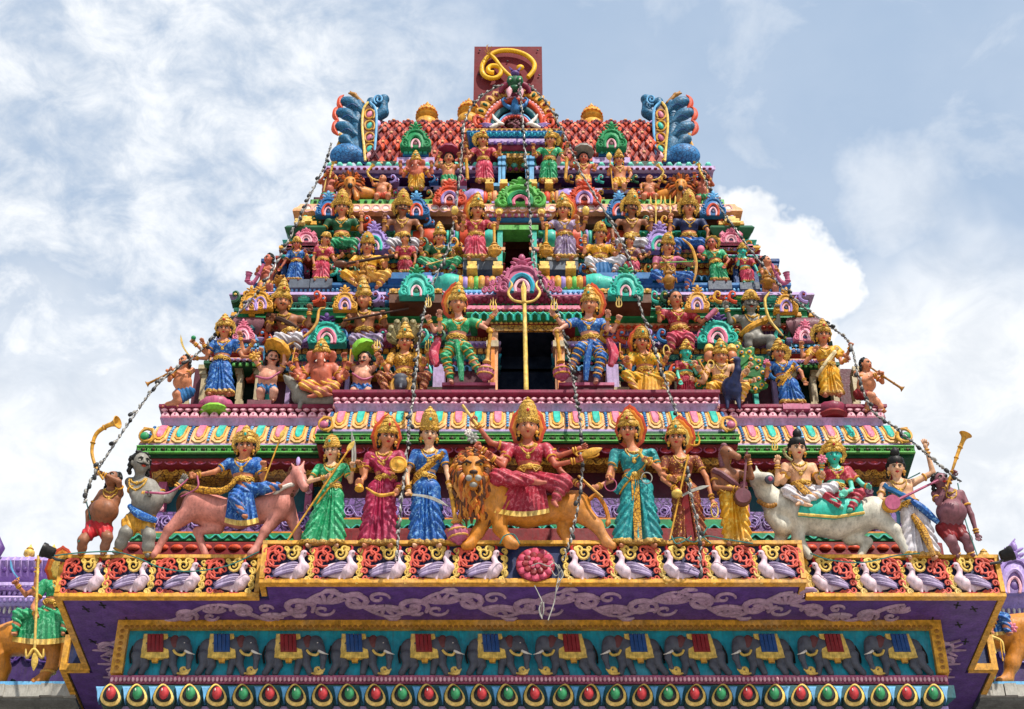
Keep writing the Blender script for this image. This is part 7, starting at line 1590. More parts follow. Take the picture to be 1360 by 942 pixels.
fig('goddess_statue', 'seated goddess statue in yellow skirt and red halo, right of the blue guardian', Y1c+.14, (860, 528), (852, 455), 10.5, sh=((838, 473), (874, 474)), wa=(857, 491), hip=(860, 502), yaw=6, crown_=('kirita', 436), halo=('flame', 3.1, 4.2, -.05, .4), top='yeldot', skin='skin',
    arms=[('L', (832, 486, .5), (824, 472, 1.0), 'fist'), ('L', (836, 490, .8), (834, 480, 1.5), 'palm'), ('R', (880, 486, .5), (887, 472, 1.0), 'fist'), ('R', (876, 490, .8), (882, 480, 1.5), 'palm')], legs=[((832, 498, 1.5), (848, 522, 1.6)), ((890, 500, 1.5), (880, 522, 1.4))], legm='yeldot', fan=(848, 880, 500, 844, 884, 528, 'sari_yel', 7), items=[('loop', (885, 466, 1.1), 4, 8, 1.2, 'goldp', 'gold_loop'), ('rod', (824, 474, 1.2), (823, 456, 1.1), .9, 'gold', 'sceptre')])
fig('goddess_statue', 'small green-faced goddess statue in red sari standing left of the peacock', Y1c+.16, (911, 528), (911, 469), 8.5, sh=((899, 483), (924, 483)), wa=(911, 497), hip=(911, 506), yaw=14, crown_=('karanda', 453), top='sari_red', skirt='sari_red', hem=(900, 922, 528), skin='turql', face='turq', arms=[('L', (900, 498, .5), (904, 508, 1.2), 'rest'), ('R', (925, 496, .5), (918, 484, 1.4), 'palm')])
root, fr, B = creature('peacock_statue', 'dark blue peacock statue with spread green tail beneath the many-faced god', Y1-.06, (975, 545), [('e', (972, 516, 6), (14, 17, 11)), ('c', (974, 510, 12), (980, 492, 20), 8, 4.6), ('c', (980, 492, 20), (979, 480, 22), 4.4, 4), ('c', (979, 478, 22), (974, 477, 27), 4.6, 3), ('c', (966, 528, 6), (966, 542, 8), 4, 2), ('c', (980, 528, 6), (982, 542, 8), 4, 2)], 'navy', h=1.1, k=3)
mb = MB(); mb.tube([fr.T(974, 477, 28), fr.T(969, 479, 33)], [1.8*fr.s, .3*fr.s], 6); obj('beak', mb, 'gold', root)
for j in range(21):
    a = R_(-28+236*j/20); L_ = 52 if j % 2 else 45; u = np.array([math.cos(a), math.sin(a)])
    if 1: 
        mb = MB(); c0 = (970, 500); w2 = 7.5
        out_ = [(8, 0), (L_*.5, -w2*.7), (L_*.85, -w2), (L_, -w2*.3), (L_, w2*.3), (L_*.85, w2), (L_*.5, w2*.7)]
        mb.plate([fr.T(c0[0]+p*u[0]-q*u[1], c0[1]-(p*u[1]+q*u[0])*.92, -14+(j % 2)*2) for p, q in out_], -fr.N*3*fr.s, .15, 1*fr.s); fo = obj('tail_feather', mb, 'feather', root, smooth=False)
        mb = MB(); mb.ell(fr.T(c0[0]+L_*.84*u[0], c0[1]-L_*.84*u[1]*.92, -10.5), [RT*3.4*fr.s, fr.N*1*fr.s, fr.V*3.4*fr.s], 8, 5, 0); mb.ell(fr.T(c0[0]+L_*.84*u[0], c0[1]-L_*.84*u[1]*.92, -9.6), [RT*1.6*fr.s, fr.N*1*fr.s, fr.V*1.6*fr.s], 6, 4, 1); obj('feather_eye', mb, ['gold', 'blue'], fo)
fig('god_statue', 'many-faced many-armed god statue in yellow trousers seated on the peacock', Y1-.02, (960, 530), (957, 475), 10, sh=((940, 488), (975, 488)), wa=(957, 502), hip=(958, 512), yaw=0, fem=False, crown_=('karanda', 453), skin='skinl', face='skin', arms=[('L', (934, 498, .4), (922, 484, .9), 'fist'), ('L', (936, 504, .7), (930, 492, 1.5), 'palm'), ('L', (934, 508, .4), (920, 504, 1.0), 'fist'), ('R', (984, 498, .4), (996, 486, .9), 'fist'), ('R', (982, 504, .7), (990, 496, 1.5), 'palm'), ('R', (984, 508, .4), (1000, 506, 1.0), 'fist')],
    legs=[((944, 514, 1.4), (950, 538, 1.2)), ((990, 514, 1.4), (984, 534, .9))], legm='sari_yel', items=[('ball', (942, 474, -.2), 7.5, 'skin', 'side_face', (1, 1.2, 1)), ('ball', (972, 474, -.2), 7.5, 'skin', 'side_face', (1, 1.2, 1)), ('dome', (942, 466, -.2), 7, 12, 'goldp', 'side_crown'), ('dome', (972, 466, -.2), 7, 12, 'goldp', 'side_crown'), ('loop', (944, 484, 2), 4, 6, .9, 'goldp', 'gold_loop'), ('rod', (928, 478, 1.2), (940, 498, 1.6), 1, 'gold', 'arrow')])
fig('goddess_statue', 'goddess statue in blue and gold sari right of the peacock', Y1, (1052, 538), (1034, 470), 9.5, sh=((1021, 485), (1055, 484)), wa=(1041, 502), hip=(1047, 513), yaw=8, crown_=('karanda', 452), halo=('disc', 2.6, 2.6, .7, .3), top='sari_blue', skirt='sari_blue', hem=(1036, 1070, 536), skin='skin', arms=[('L', (1018, 500, .5), (1020, 486, 1.3), 'fist'), ('R', (1064, 494, .4), (1069, 508, .9), 'rest')], sash=('goldorn', 'R', (1034, 515)), items=[('flower', (1018, 481, 1.5), 5, 'pink')])
panelbox('pedestal', 1040, 1076, 536, 543, 14.55, 'mpink', .4); panelbox('pedestal', 328, 360, 531, 540, 14.57, 'mauve', .4)
fig('goddess_statue', 'four-armed goddess statue in yellow sari standing on a maroon lotus', Y1, (1107, 526), (1093, 446), 10, sh=((1077, 466), (1112, 464)), wa=(1098, 484), hip=(1101, 497), yaw=0, crown_=('karanda', 427), halo=('disc', 3.0, 3.0, -.2, .35), top='sari_yel', skirt='sari_yel', hem=(1090, 1121, 524), skin='skin', arms=[('L', (1066, 474, .3), (1064, 458, .8), 'fist'), ('L', (1070, 482, .8), (1082, 466, 1.6), 'palm'), ('R', (1124, 474, .3), (1130, 460, .8), 'fist'), ('R', (1118, 482, .6), (1124, 478, 1.4), 'palm')], sash=('cream', 'R', (1086, 500)))
fig('dwarf_statue', 'chubby dwarf statue in red shorts blowing a trumpet at the right end of the ledge', Y1, (1152, 549), (1150, 485), 9, sh=((1136, 496), (1162, 498)), wa=(1150, 512), hip=(1146, 523), yaw=40, pitch=0, fem=False, skin='skin', belly=1.05, shorts='redd', hair='black', neck=False, arms=[('R', (1172, 508, .6), (1172, 497, 1.5), 'fist'), ('L', (1148, 506, 1.5), (1166, 496, 1.8), 'fist')], legs=[((1158, 526, 1.4), (1150, 546, .6)), ((1164, 534, .7), (1174, 547, .5))], items=[('horn', [(1156, 488, 1.6), (1176, 502, 1.6), (1196, 515, 1.6)], 1.2, 1.7, 4.5, 'goldd')])
for x0, x1, y, mt, mp in ((258, 308, 541, 'lime', 'mpink'), (1084, 1134, 548, 'redd', 'maroon')):
    fr = Fr((x0+x1)/2, y, Y1-.12); s = fr.s; mb = MB(); hw = (x1-x0)/2
    mb.lathe(fr.O+np.array([0, .18, 0]), (0, 0, 1), [(hw*.7*s, 0), (hw*.92*s, 8*s), (hw*s, 16*s), (hw*.9*s, 20*s), (.2*s, 21*s)], 24, ribs=12, ra=.03)
    o = obj('lotus_pedestal', mb, mp, tower); mb = MB(); mb.lathe(fr.O+np.array([0, .16, -.01]), (0, 0, 1), [(hw*.75*s, 0), (hw*.9*s, 5*s), (hw*.8*s, 10*s), (.2*s, 11*s)], 24); obj('lotus_base', mb, mt, o)
# upper seats of the second row
fig('warrior_statue', 'seated moustached warrior statue in gold crown, bare brown chest, gold bow at his side', Y1u, (384, 462), (375, 402), 11, sh=((356, 420), (402, 424)), wa=(384, 440), hip=(386, 450), yaw=15, fem=False, moust=True, skin='skinb', face='skin', crown_=('karanda', 374), halo=('disc', 2.8, 2.8, -.1, .3), arms=[('L', (356, 438, .6), (361, 425, 1.6), 'palm'), ('R', (410, 432, .4), (411, 412, 1.0), 'palm')], legs=[((370, 448, 1.6), (372, 466, 1.4)), ((396, 448, 1.6), (394, 466, 1.4))], legm='trouser', sash=('brownd', 'L', (396, 440)), items=[('curve', [(432, 409, 1.4), (424, 412, 1.5), (420, 430, 1.6), (406, 446, 1.7), (380, 460, 1.8)], [1.2, 1.8, 2.2, 2.0, 1.4], 'gold', 'bow')])
fig('musician_statue', 'seated brown musician statue in gold crown holding a long dark lute', Y1u, (484, 462), (483, 399), 11, sh=((464, 418), (504, 419)), wa=(484, 438), hip=(484, 450), yaw=-15, fem=False, skin='skinb', face='skin', crown_=('karanda', 372), arms=[('L', (456, 432, .4), (464, 422, 1.4), 'fist'), ('R', (512, 432, .4), (510, 417, 1.3), 'fist')], legs=[((470, 450, 1.6), (470, 468, 1.4)), ((502, 450, 1.6), (504, 468, 1.4))], legm='sari_lil', items=[('rod', (456, 426, 1.8), (543, 410, 1.6), 1.6, 'brownd', 'lute_neck')])
fig('goddess_statue', 'seated goddess statue in green and red blouse holding out her red palm', Y1u, (902, 462), (897, 398), 11, sh=((880, 416), (920, 418)), wa=(902, 436), hip=(904, 448), yaw=16, skin='skin', top='sari_red', arms=[('L', (876, 426, .2), (874, 412, .8), 'fist'), ('R', (932, 428, .5), (947, 416, 1.2), 'palm')], legs=[((892, 448, 1.6), (892, 466, 1.4)), ((916, 448, 1.6), (918, 466, 1.4))], legm='sari_pink', items=[('rod', (938, 424, 1.4), (950, 412, 1.3), 3.6, 'mpink', 'glove')])
fig('warrior_statue', 'seated dark grey warrior statue with gold headband and sash holding a gold bow', Y1u, (1004, 466), (997, 404), 11.5, sh=((976, 423), (1020, 424)), wa=(998, 440), hip=(1002, 450), yaw=0, fem=False, moust=True, skin='grey', face='grey', crown_=('cap', 388), arms=[('L', (970, 428, .2), (965, 408, .8), 'palm'), ('R', (1034, 432, .3), (1033, 410, .9), 'fist')], legs=[((994, 448, 1.7), (994, 468, 1.4)), ((1024, 450, 1.6), (1022, 470, 1.4))], sash=('gold', 'R', (984, 446)), items=[('bow', [(1022, 388, 1.2), (1016, 400, 1.3), (1022, 424, 1.4), (1040, 446, 1.2)], 1.8, 'goldp')])

# ------------------------------------------------------------------ third row
Y2, Y2c, Y2u = 15.24, 15.22, 15.44
for mxs, lab in ((1, 'left'), (-1, 'right')):
    X = (lambda x: x) if mxs == 1 else (lambda x: 1375-x)
    L_, R0 = ('L', 'R') if mxs == 1 else ('R', 'L')
    hd = (357, 345) if mxs == 1 else (1018, 348)
    fig('dwarf_statue', f'small dwarf statue blowing a curled red horn at the {lab} of the third row', Y2, (X(352), 384), hd, 7.5, sh=tuple(sorted(((X(346), 356), (X(366), 356)))), wa=(X(354), 369), hip=(X(353), 377), yaw=-45*mxs, pitch=0, fem=False, skin='skinr' if mxs == 1 else 'skin', belly=.8, hair='black', neck=False, shorts='gold' if mxs == 1 else 'pink', arms=[(L_, (X(340), 364, .6), (X(343), 358, 1.8), 'fist'), (R0, (X(362), 364, 1), (X(346), 356, 1.6), 'fist')], legs=[((346, 380, 1), (346, 388, .6)), ((358, 380, 1), (360, 388, .6))] if mxs == 1 else [((1017, 382, 1), (1016, 390, .6)), ((1030, 382, 1), (1030, 390, .6))],
        items=[('horn', [(X(350), 351, 1.8), (X(343), 366, 1.8), (X(336), 376, 1.7), (X(329), 374, 1.7), (X(330), 366, 1.8)], 2.0, 3.4, 5, 'mpink')])
fig('lady_statue', 'small lady statue in blue sari on a dark slab in the third row', Y2, (391, 373), (394, 325), 6.5, sh=((384, 336), (405, 335)), wa=(394, 347), hip=(393, 355), crown_=('cap', 316), top='sari_blue', skirt='sari_blue', hem=(379, 400, 372), skin='skinr', arms=[('L', (377, 350, .4), (371, 358, .9), 'rest'), ('R', (410, 346, .4), (406, 336, 1.2), 'palm')])
fig('lady_statue', 'lady statue in red sari holding out an offering on a dark slab', Y2, (425, 372), (433, 319), 7.5, sh=((420, 330), (440, 332)), wa=(429, 345), hip=(427, 354), yaw=35, crown_=('cap', 310), top='sari_red', skirt='sari_pink', hem=(415, 437, 372), skin='skin', arms=[('L', (416, 344, .3), (418, 356, .8), 'rest'), ('R', (444, 346, .6), (452, 340, 1.4), 'palm')])
fig('musician_statue', 'seated musician statue in yellow robe playing a long dark lute', Y2-.02, (487, 382), (488, 328), 9.5, sh=((471, 344), (505, 344)), wa=(489, 359), hip=(488, 367), crown_=('kirita', 311), skin='skin', top='sari_yel', fem=False, arms=[('L', (463, 352, .8), (474, 350, 1.8), 'fist'), ('R', (512, 354, .6), (514, 342, 1.5), 'fist')], legs=[((458, 364, 1.6), (476, 380, 1.4)), ((514, 364, 1.6), (500, 382, 1.4))], legm='sari_yel', items=[('rod', (450, 352, 2.0), (524, 339, 1.8), 2.0, 'brownd', 'lute_neck'), ('ball', (452, 351, 2.0), 6, 'brown', 'lute_gourd', (1.6, .8, 1))])
fig('lady_statue', 'lady statue in red standing behind the green dormer, profile to the left', Y2+.05, (537, 364), (538, 318), 7, sh=((528, 330), (549, 330)), wa=(538, 344), hip=(538, 352), yaw=-50, crown_=('cap', 309), top='sari_red', skirt='sari_red', hem=(529, 547, 362), skin='skin', arms=[('L', (526, 342, .6), (520, 336, 1.3), 'palm'), ('R', (552, 342, .2), (550, 354, .7), 'rest')])
fig('lady_statue', 'seated lady statue in green trousers and gold crown, left of the red doorway', Y2, (583, 358), (584, 316), 8.5, sh=((569, 330), (598, 331)), wa=(584, 343), hip=(584, 349), yaw=-10, crown_=('karanda', 298), top='greend', skin='skin', arms=[('L', (562, 342, .5), (560, 334, 1.2), 'palm'), ('R', (602, 342, .5), (602, 336, 1.4), 'palm')], legs=[((560, 346, 1.7), (578, 356, 1.6)), ((608, 346, 1.6), (598, 360, 1.4))], legm='sari_green', items=[('rod', (566, 352, 2.2), (602, 342, 2.0), .9, 'goldp', 'sceptre')])
for side_ in (1, -1):
    mx = (lambda x: x) if side_ == 1 else (lambda x: 1382-x); L_, R0 = ('L', 'R') if side_ == 1 else ('R', 'L')
    fig('guardian_statue', 'door guardian statue in red sari with gold mace, left of the red doorway' if side_ == 1 else 'door guardian statue in lilac sari with gold mace, right of the red doorway', Y2c, (mx(630), 344), (mx(634), 280), 9.5, sh=tuple(sorted(((mx(617), 297), (mx(648), 297)))), wa=(mx(632), 312), hip=(mx(631), 322), yaw=8*side_, crown_=('karanda', 259), halo=('flame', 2.9, 4.4, -.4*side_, .5), top='sari_red' if side_ == 1 else 'sari_lil', skirt='sari_pink' if side_ == 1 else 'sari_lil', hem=tuple(sorted((mx(617), mx(647))))+(343,), skin='skin',
        arms=[(L_, (mx(608), 305, .2), (mx(604), 292, .7), 'fist'), (L_, (mx(614), 306, .6), (mx(616), 292, 1.6), 'palm'), (R0, (mx(654), 302, .5), (mx(656), 299, 1.3), 'fist'), (R0, (mx(660), 303, .2), (mx(663), 288, .7), 'fist')], items=[('mace', (mx(656), 298, 1.6), (mx(657), 333, 1.5), 8.5, 'gold'), ('ball', (mx(604), 280, .9), 5, 'goldp', 'conch', (1, 1.4, 1)), ('disc', (mx(663), 281, .9), 5.5, 2, 'goldp', 'discus')])
fig('lady_statue', 'seated goddess statue in white trousers and blue cloth, right of the red doorway', Y2, (800, 364), (797, 312), 9, sh=((781, 329), (812, 329)), wa=(797, 342), hip=(797, 350), yaw=12, crown_=('kirita', 297), top='sari_yel', skin='skin', arms=[('L', (776, 336, .4), (777, 318, 1.0), 'palm'), ('R', (818, 340, .6), (822, 330, 1.3), 'palm')], legs=[((782, 346, 1.6), (790, 362, 1.5)), ((826, 344, 1.5), (814, 362, 1.4))], legm='trouser', fan=(788, 812, 348, 786, 816, 364, 'blue', 5))
fig('lady_statue', 'small lady statue in pink sari turned right, beside a hanging light string', Y2+.05, (839, 364), (836, 321), 7, sh=((828, 333), (848, 333)), wa=(839, 346), hip=(840, 353), yaw=45, crown_=('cap', 312), top='mauve', skirt='sari_pink', hem=(831, 849, 362), skin='skin', arms=[('L', (826, 344, .3), (830, 352, 1), 'rest'), ('R', (852, 344, .6), (860, 338, 1.3), 'palm')])
fig('archer_statue', 'seated archer statue in blue trousers drawing a large gold bow', Y2-.02, (888, 382), (887, 329), 9.5, sh=((870, 345), (902, 345)), wa=(887, 359), hip=(886, 367), yaw=15, crown_=('kirita', 312), top='mpink', skin='skin', fem=False, arms=[('L', (870, 358, .6), (882, 348, 1.8), 'fist'), ('R', (916, 352, .8), (922, 350, 1.5), 'fist')], legs=[((870, 364, 1.7), (884, 380, 1.6)), ((916, 366, 1.6), (912, 382, 1.4))], legm='sari_blue', items=[('bow', [(906, 317, 1.6), (918, 328, 1.7), (924, 346, 1.8), (924, 362, 1.8), (920, 378, 1.7)], 1.8, 'gold'), ('rod', (876, 349, 2.1), (930, 347, 1.8), .8, 'greenl', 'arrow')])
fig('lady_statue', 'lady statue in green sari on a dark slab holding up a pink fan', Y2, (955, 374), (945, 324), 7.5, sh=((936, 336), (960, 335)), wa=(950, 348), hip=(953, 357), yaw=-12, crown_=None, halo=('disc', 2.8, 2.8, .2, .3), top='sari_green', skirt='sari_green', hem=(944, 968, 373), skin='skinr', arms=[('L', (934, 344, .4), (929, 340, 1.2), 'fist'), ('R', (968, 346, .4), (962, 354, 1.0), 'rest')], items=[('ball', (931, 331, 1.3), 5, 'pink', 'fan_disc', (1, 1.1, .6))])
fig('lady_statue', 'small lady statue with green face in pink sari on a dark slab', Y2, (994, 376), (986, 334), 6.5, sh=((978, 345), (999, 346)), wa=(990, 357), hip=(992, 364), crown_=('karanda', 324), top='sari_red', skirt='sari_pink', hem=(985, 1002, 375), skin='turql', face='turq', arms=[('L', (980, 352, .4), (982, 342, 1.1), 'palm'), ('R', (1004, 356, .4), (1008, 364, .8), 'rest')])
# upper seats of the third row
for nm, lab, x, kw in (('queen_statue', 'seated queen statue in dark green blouse, left of the third row', 454, dict(fem=True, top='greend', skin='skin', legm='sari_green')), ('king_statue', 'seated bronze moustached king statue in gold crown, right of the dark green queen', 535, dict(fem=False, moust=True, skin='skinb', legm='trouser')),
                         ('king_statue', 'seated bronze moustached king statue gazing right, two gold tridents beside him', 839, dict(fem=False, moust=True, skin='skinb', legm='trouser')), ('queen_statue', 'seated queen statue in navy blouse and gold crown, right of the third row', 915, dict(fem=True, top='navy', skin='skin', legm='sari_blue'))):
    inn = 1 if x in (454, 839) else -1
    fig(nm, lab, Y2u, (x, 336), (x, 277), 9.5, sh=((x-19, 295), (x+19, 295)), wa=(x, 313), hip=(x, 322), yaw=5 if x != 839 else 18, crown_=('kirita', 255), halo=('disc', 3.3, 3.3, 0, .3), arms=[('L', (x-26, 308, .3), ((x-24, 322, .9) if inn == 1 else (x-24, 290, .7)), 'rest' if inn == 1 else 'palm'), ('R', (x+26, 308, .3), ((x+24, 322, .9) if inn == -1 else (x+26, 288, .7)), 'rest' if inn == -1 else 'palm')], legs=[((x-16, 322, 1.6), (x-14, 338, 1.4)), ((x+16, 322, 1.6), (x+16, 338, 1.4))], **kw)
for x in (871, 890):
    fr = Fr(x, 322, 15.36); lab = 'thin gold trident on a pole beside the seated king, ' + ('the left one of two' if x == 871 else 'the right one of two'); td = thing('trident_staff', lab, 'trident', fr.O, 'gold tridents beside the king')
    mb = MB(); mb.tube([fr.T(x+(2 if x == 890 else 0), 322), fr.T(x, 272)], 1.1*fr.s, 7); obj('pole', mb, 'goldp', td)
    mb = MB(); mb.tube([fr.T(x, 273), fr.T(x, 259)], [1.6*fr.s, .2*fr.s], 6)
    for sg in (-1, 1): mb.tube(curve([fr.T(x, 272), fr.T(x+sg*6, 271), fr.T(x+sg*7, 264), fr.T(x+sg*7, 260)], 8), [1.2*fr.s]*6+[.9*fr.s, .6*fr.s, .2*fr.s], 6)
    obj('fork', mb, 'goldp', td)

# ------------------------------------------------------------------ fourth row
Y3 = 15.60
def small_lion(x, y, sg, lab):
    root, fr, B = creature('lion_statue', lab, Y3, (x, y+22), [('e', (x, y+2, 8), (10, 11, 10)), ('c', (x+sg*8, y+12, 2), (x+sg*26, y+15, 0), 10, 8), ('c', (x-2, y+10, 10), (x-3, y+20, 14), 4.5, 3.5), ('c', (x+7, y+12, 10), (x+9, y+20, 14), 4.5, 3.5), ('c', (x, y-3, 16), (x, y-1, 18), 4, 3.4), ('e', (x, y+3, 19), (4.6, -5.5 if 0 else 5.5, 6))], 'lionc', h=.95, k=2.5)
    mb = MB()
    for ri, (rr, dd, n) in enumerate(((10, 12, 16), (13, 7, 18), (15, 3, 18))):
        for j in range(n): a = 2*math.pi*(j+.5*ri)/n; mb.tube([fr.T(x+rr*.8*math.cos(a), y+1-rr*.85*math.sin(a), dd), fr.T(x+(rr+4)*math.cos(a), y+1-(rr+4)*math.sin(a)+2, dd+2), fr.T(x+(rr+7)*math.cos(a), y+2-(rr+6)*math.sin(a)+4, dd)], [2.2*fr.s, 1.8*fr.s, .3*fr.s], 5, mi=j % 2)
    obj('mane', mb, ['oranged', 'brown'], root)
    mb = MB(); mb.ell(fr.T(x, y+4, 22), [RT*3.6*fr.s, fr.N*3.6*fr.s, fr.V*4.4*fr.s], 8, 6); obj('open_mouth', mb, 'black', root)
    for e in (-1, 1): mb = MB(); mb.ell(fr.T(x+e*4, y-4, 18), [RT*1.4*fr.s, fr.N*1.2*fr.s, fr.V*1.1*fr.s], 7, 5); obj('eye', mb, 'black', root)
small_lion(465, 243, 1, 'small orange lion statue with open mouth at the left of the fourth row'); small_lion(904, 246, -1, 'small orange lion statue with open mouth at the right of the fourth row')
for x, y, hx, lab, sk, sg in ((436, 262, 438, 'small dwarf statue with a horn at the left corner of the fourth row', 'skinr', 1), (934, 264, 934, 'small dwarf statue with a horn at the right corner of the fourth row', 'skinr', -1)):
    fig('dwarf_statue', lab, Y3, (x, y), (hx, y-31), 7, sh=((x-9, y-20), (x+10, y-20)), wa=(x, y-9), hip=(x, y-2), yaw=20*sg, pitch=-10, fem=False, skin=sk, belly=.85, hair='black', neck=False, shorts='green', arms=[('L', (x-12, y-20, .6), (x-2 if sg == 1 else x-12, y-32, 1.4), 'fist'), ('R', (x+13, y-18, .6), (x+8, y-28, 1.4), 'fist')], legs=[((x-7, y, 1.2), (x-7, y+8, .6)), ((x+8, y, 1.2), (x+8, y+8, .6))], items=[('horn', [(x+2, y-26, 2), (x+4*sg, y-36, 2), (x+6*sg, y-44, 2)], 1, 1.6, 3, 'goldp'), ('rod', (x-3*sg, y-24, 2), (x-6*sg, y-8, 2.2), .8, 'goldp', 'stick')])
for x, y, sg, lab in ((507, 262, -1, 'small orange dwarf statue blowing a curved gold horn, right of the left lion'), (862, 262, 1, 'small orange dwarf statue blowing a curved gold horn, left of the right lion')):
    fig('dwarf_statue', lab, Y3, (x, y), (x+1, y-24), 6, sh=((x-7, y-17), (x+8, y-17)), wa=(x, y-8), hip=(x, y-3), yaw=sg*35, pitch=-6, fem=False, skin='skin', belly=.85, hair=None, neck=False, shorts='redo', arms=[('L', (x-11, y-16, .6), ((x-14, y-24, 1.2) if sg == -1 else (x-10, y-8, 1)), 'fist'), ('R', (x+12, y-14, .6), ((x+10, y-6, 1) if sg == -1 else (x+14, y-20, 1.2)), 'fist')], legs=[((x-7, y-2, 1.4), (x-6, y+4, .8)), ((x+9, y-2, 1.4), (x+8, y+4, .8))], items=[('horn', [(x+sg*3, y-22, 1.6), (x+sg*13, y-25, 1.6), (x+sg*19, y-33, 1.5), (x+sg*13, y-41, 1.6)], .8, 1.8, 3.4, 'goldp')])
fig('ganesha_statue', 'elephant-headed god statue standing in yellow skirt, upper left of the fourth row', Y3, (553, 252), (552, 217), 7.5, sh=((539, 225), (566, 225)), wa=(553, 231), hip=(553, 236), fem=False, headkind='elephant', skin='skinr', belly=.7, crown_=('karanda', 203), hair=None, neck=False, skirt='sari_yel', hem=(543, 563, 251), arms=[('L', (532, 230, .5), (532, 218, 1), 'palm'), ('L', (536, 234, .8), (541, 226, 1.6), 'fist'), ('R', (574, 230, .5), (573, 218, 1), 'palm'), ('R', (570, 234, .8), (566, 226, 1.6), 'fist')])
fig('spearman_statue', 'young god statue in yellow cloth standing with a gold spear before a small peacock', Y3, (824, 254), (822, 213), 7, sh=((810, 224), (836, 224)), wa=(823, 235), hip=(823, 241), fem=False, skin='skin', crown_=('karanda', 201), shorts='sari_yel', arms=[('L', (808, 232, .5), (811, 222, 1.3), 'fist'), ('R', (838, 232, .4), (834, 240, 1), 'rest')], legs=[((817, 246, .8), (817, 253, .5)), ((829, 246, .8), (829, 253, .5))], items=[('rod', (810, 212, 1.4), (814, 252, 1.4), .9, 'gold', 'spear'), ('leafplate', (809, 207, 1.5), 8, 11, 0, 2, 'goldp', 'spear_tip')])
for x, lab, dm, sg in ((596, 'dwarf statue with a maroon umbrella dome on his head, left of the top doorway', 'maroon', 1), (775, 'dwarf statue with a grey umbrella dome on his head, right of the top doorway', 'grey', -1)):
    fig('dwarf_statue', lab, Y3+.02, (x, 248), (x, 211), 7.5, sh=((x-12, 221), (x+12, 221)), wa=(x, 231), hip=(x, 237), fem=False, skin='skin' if sg == 1 else 'skinr', hair='black', belly=.6, shorts='green' if sg == 1 else 'gold', arms=[('L', (x-17, 220, .4), (x-12, 205, .8), 'fist'), ('R', (x+17, 220, .4), (x+14, 206 if sg == 1 else 226, .8), 'fist')], legs=[((x-6, 243, .9), (x-6, 250, .5)), ((x+6, 243, .9), (x+6, 250, .5))], items=[('dome', (x, 203, .2), 14, 12, dm, 'umbrella', 0)])
for sg in (1, -1):
    mx = (lambda x: x) if sg == 1 else (lambda x: 1372-x); L_, R0 = ('L', 'R') if sg == 1 else ('R', 'L')
    fig('guardian_statue', 'lady guardian statue in red sari left of the top doorway' if sg == 1 else 'lady guardian statue in green sari right of the top doorway', 15.55, (mx(644), 243), (mx(641), 187), 7.5, sh=tuple(sorted(((mx(629), 200), (mx(655), 200)))), wa=(mx(642), 212), hip=(mx(643), 221), yaw=8*sg, crown_=('karanda', 174), halo=('disc', 2.9, 2.9, -.45*sg, .3), top='sari_red' if sg == 1 else 'sari_green', skirt='sari_pink' if sg == 1 else 'sari_green', hem=tuple(sorted((mx(632), mx(656))))+(241,), skin='skin',
        arms=[(L_, (mx(624), 209, .4), (mx(619), 211, 1.0), 'fist'), (L_, (mx(622), 204, .1), (mx(618), 192, .6), 'fist'), (R0, (mx(660), 208, .4), (mx(662), 202, 1.2), 'palm'), (R0, (mx(664), 206, .1), (mx(664), 194, .6), 'fist')], items=[('rod', (mx(619), 211, 1.4), (mx(621), 238, 1.4), 2.2, 'gold', 'club')])
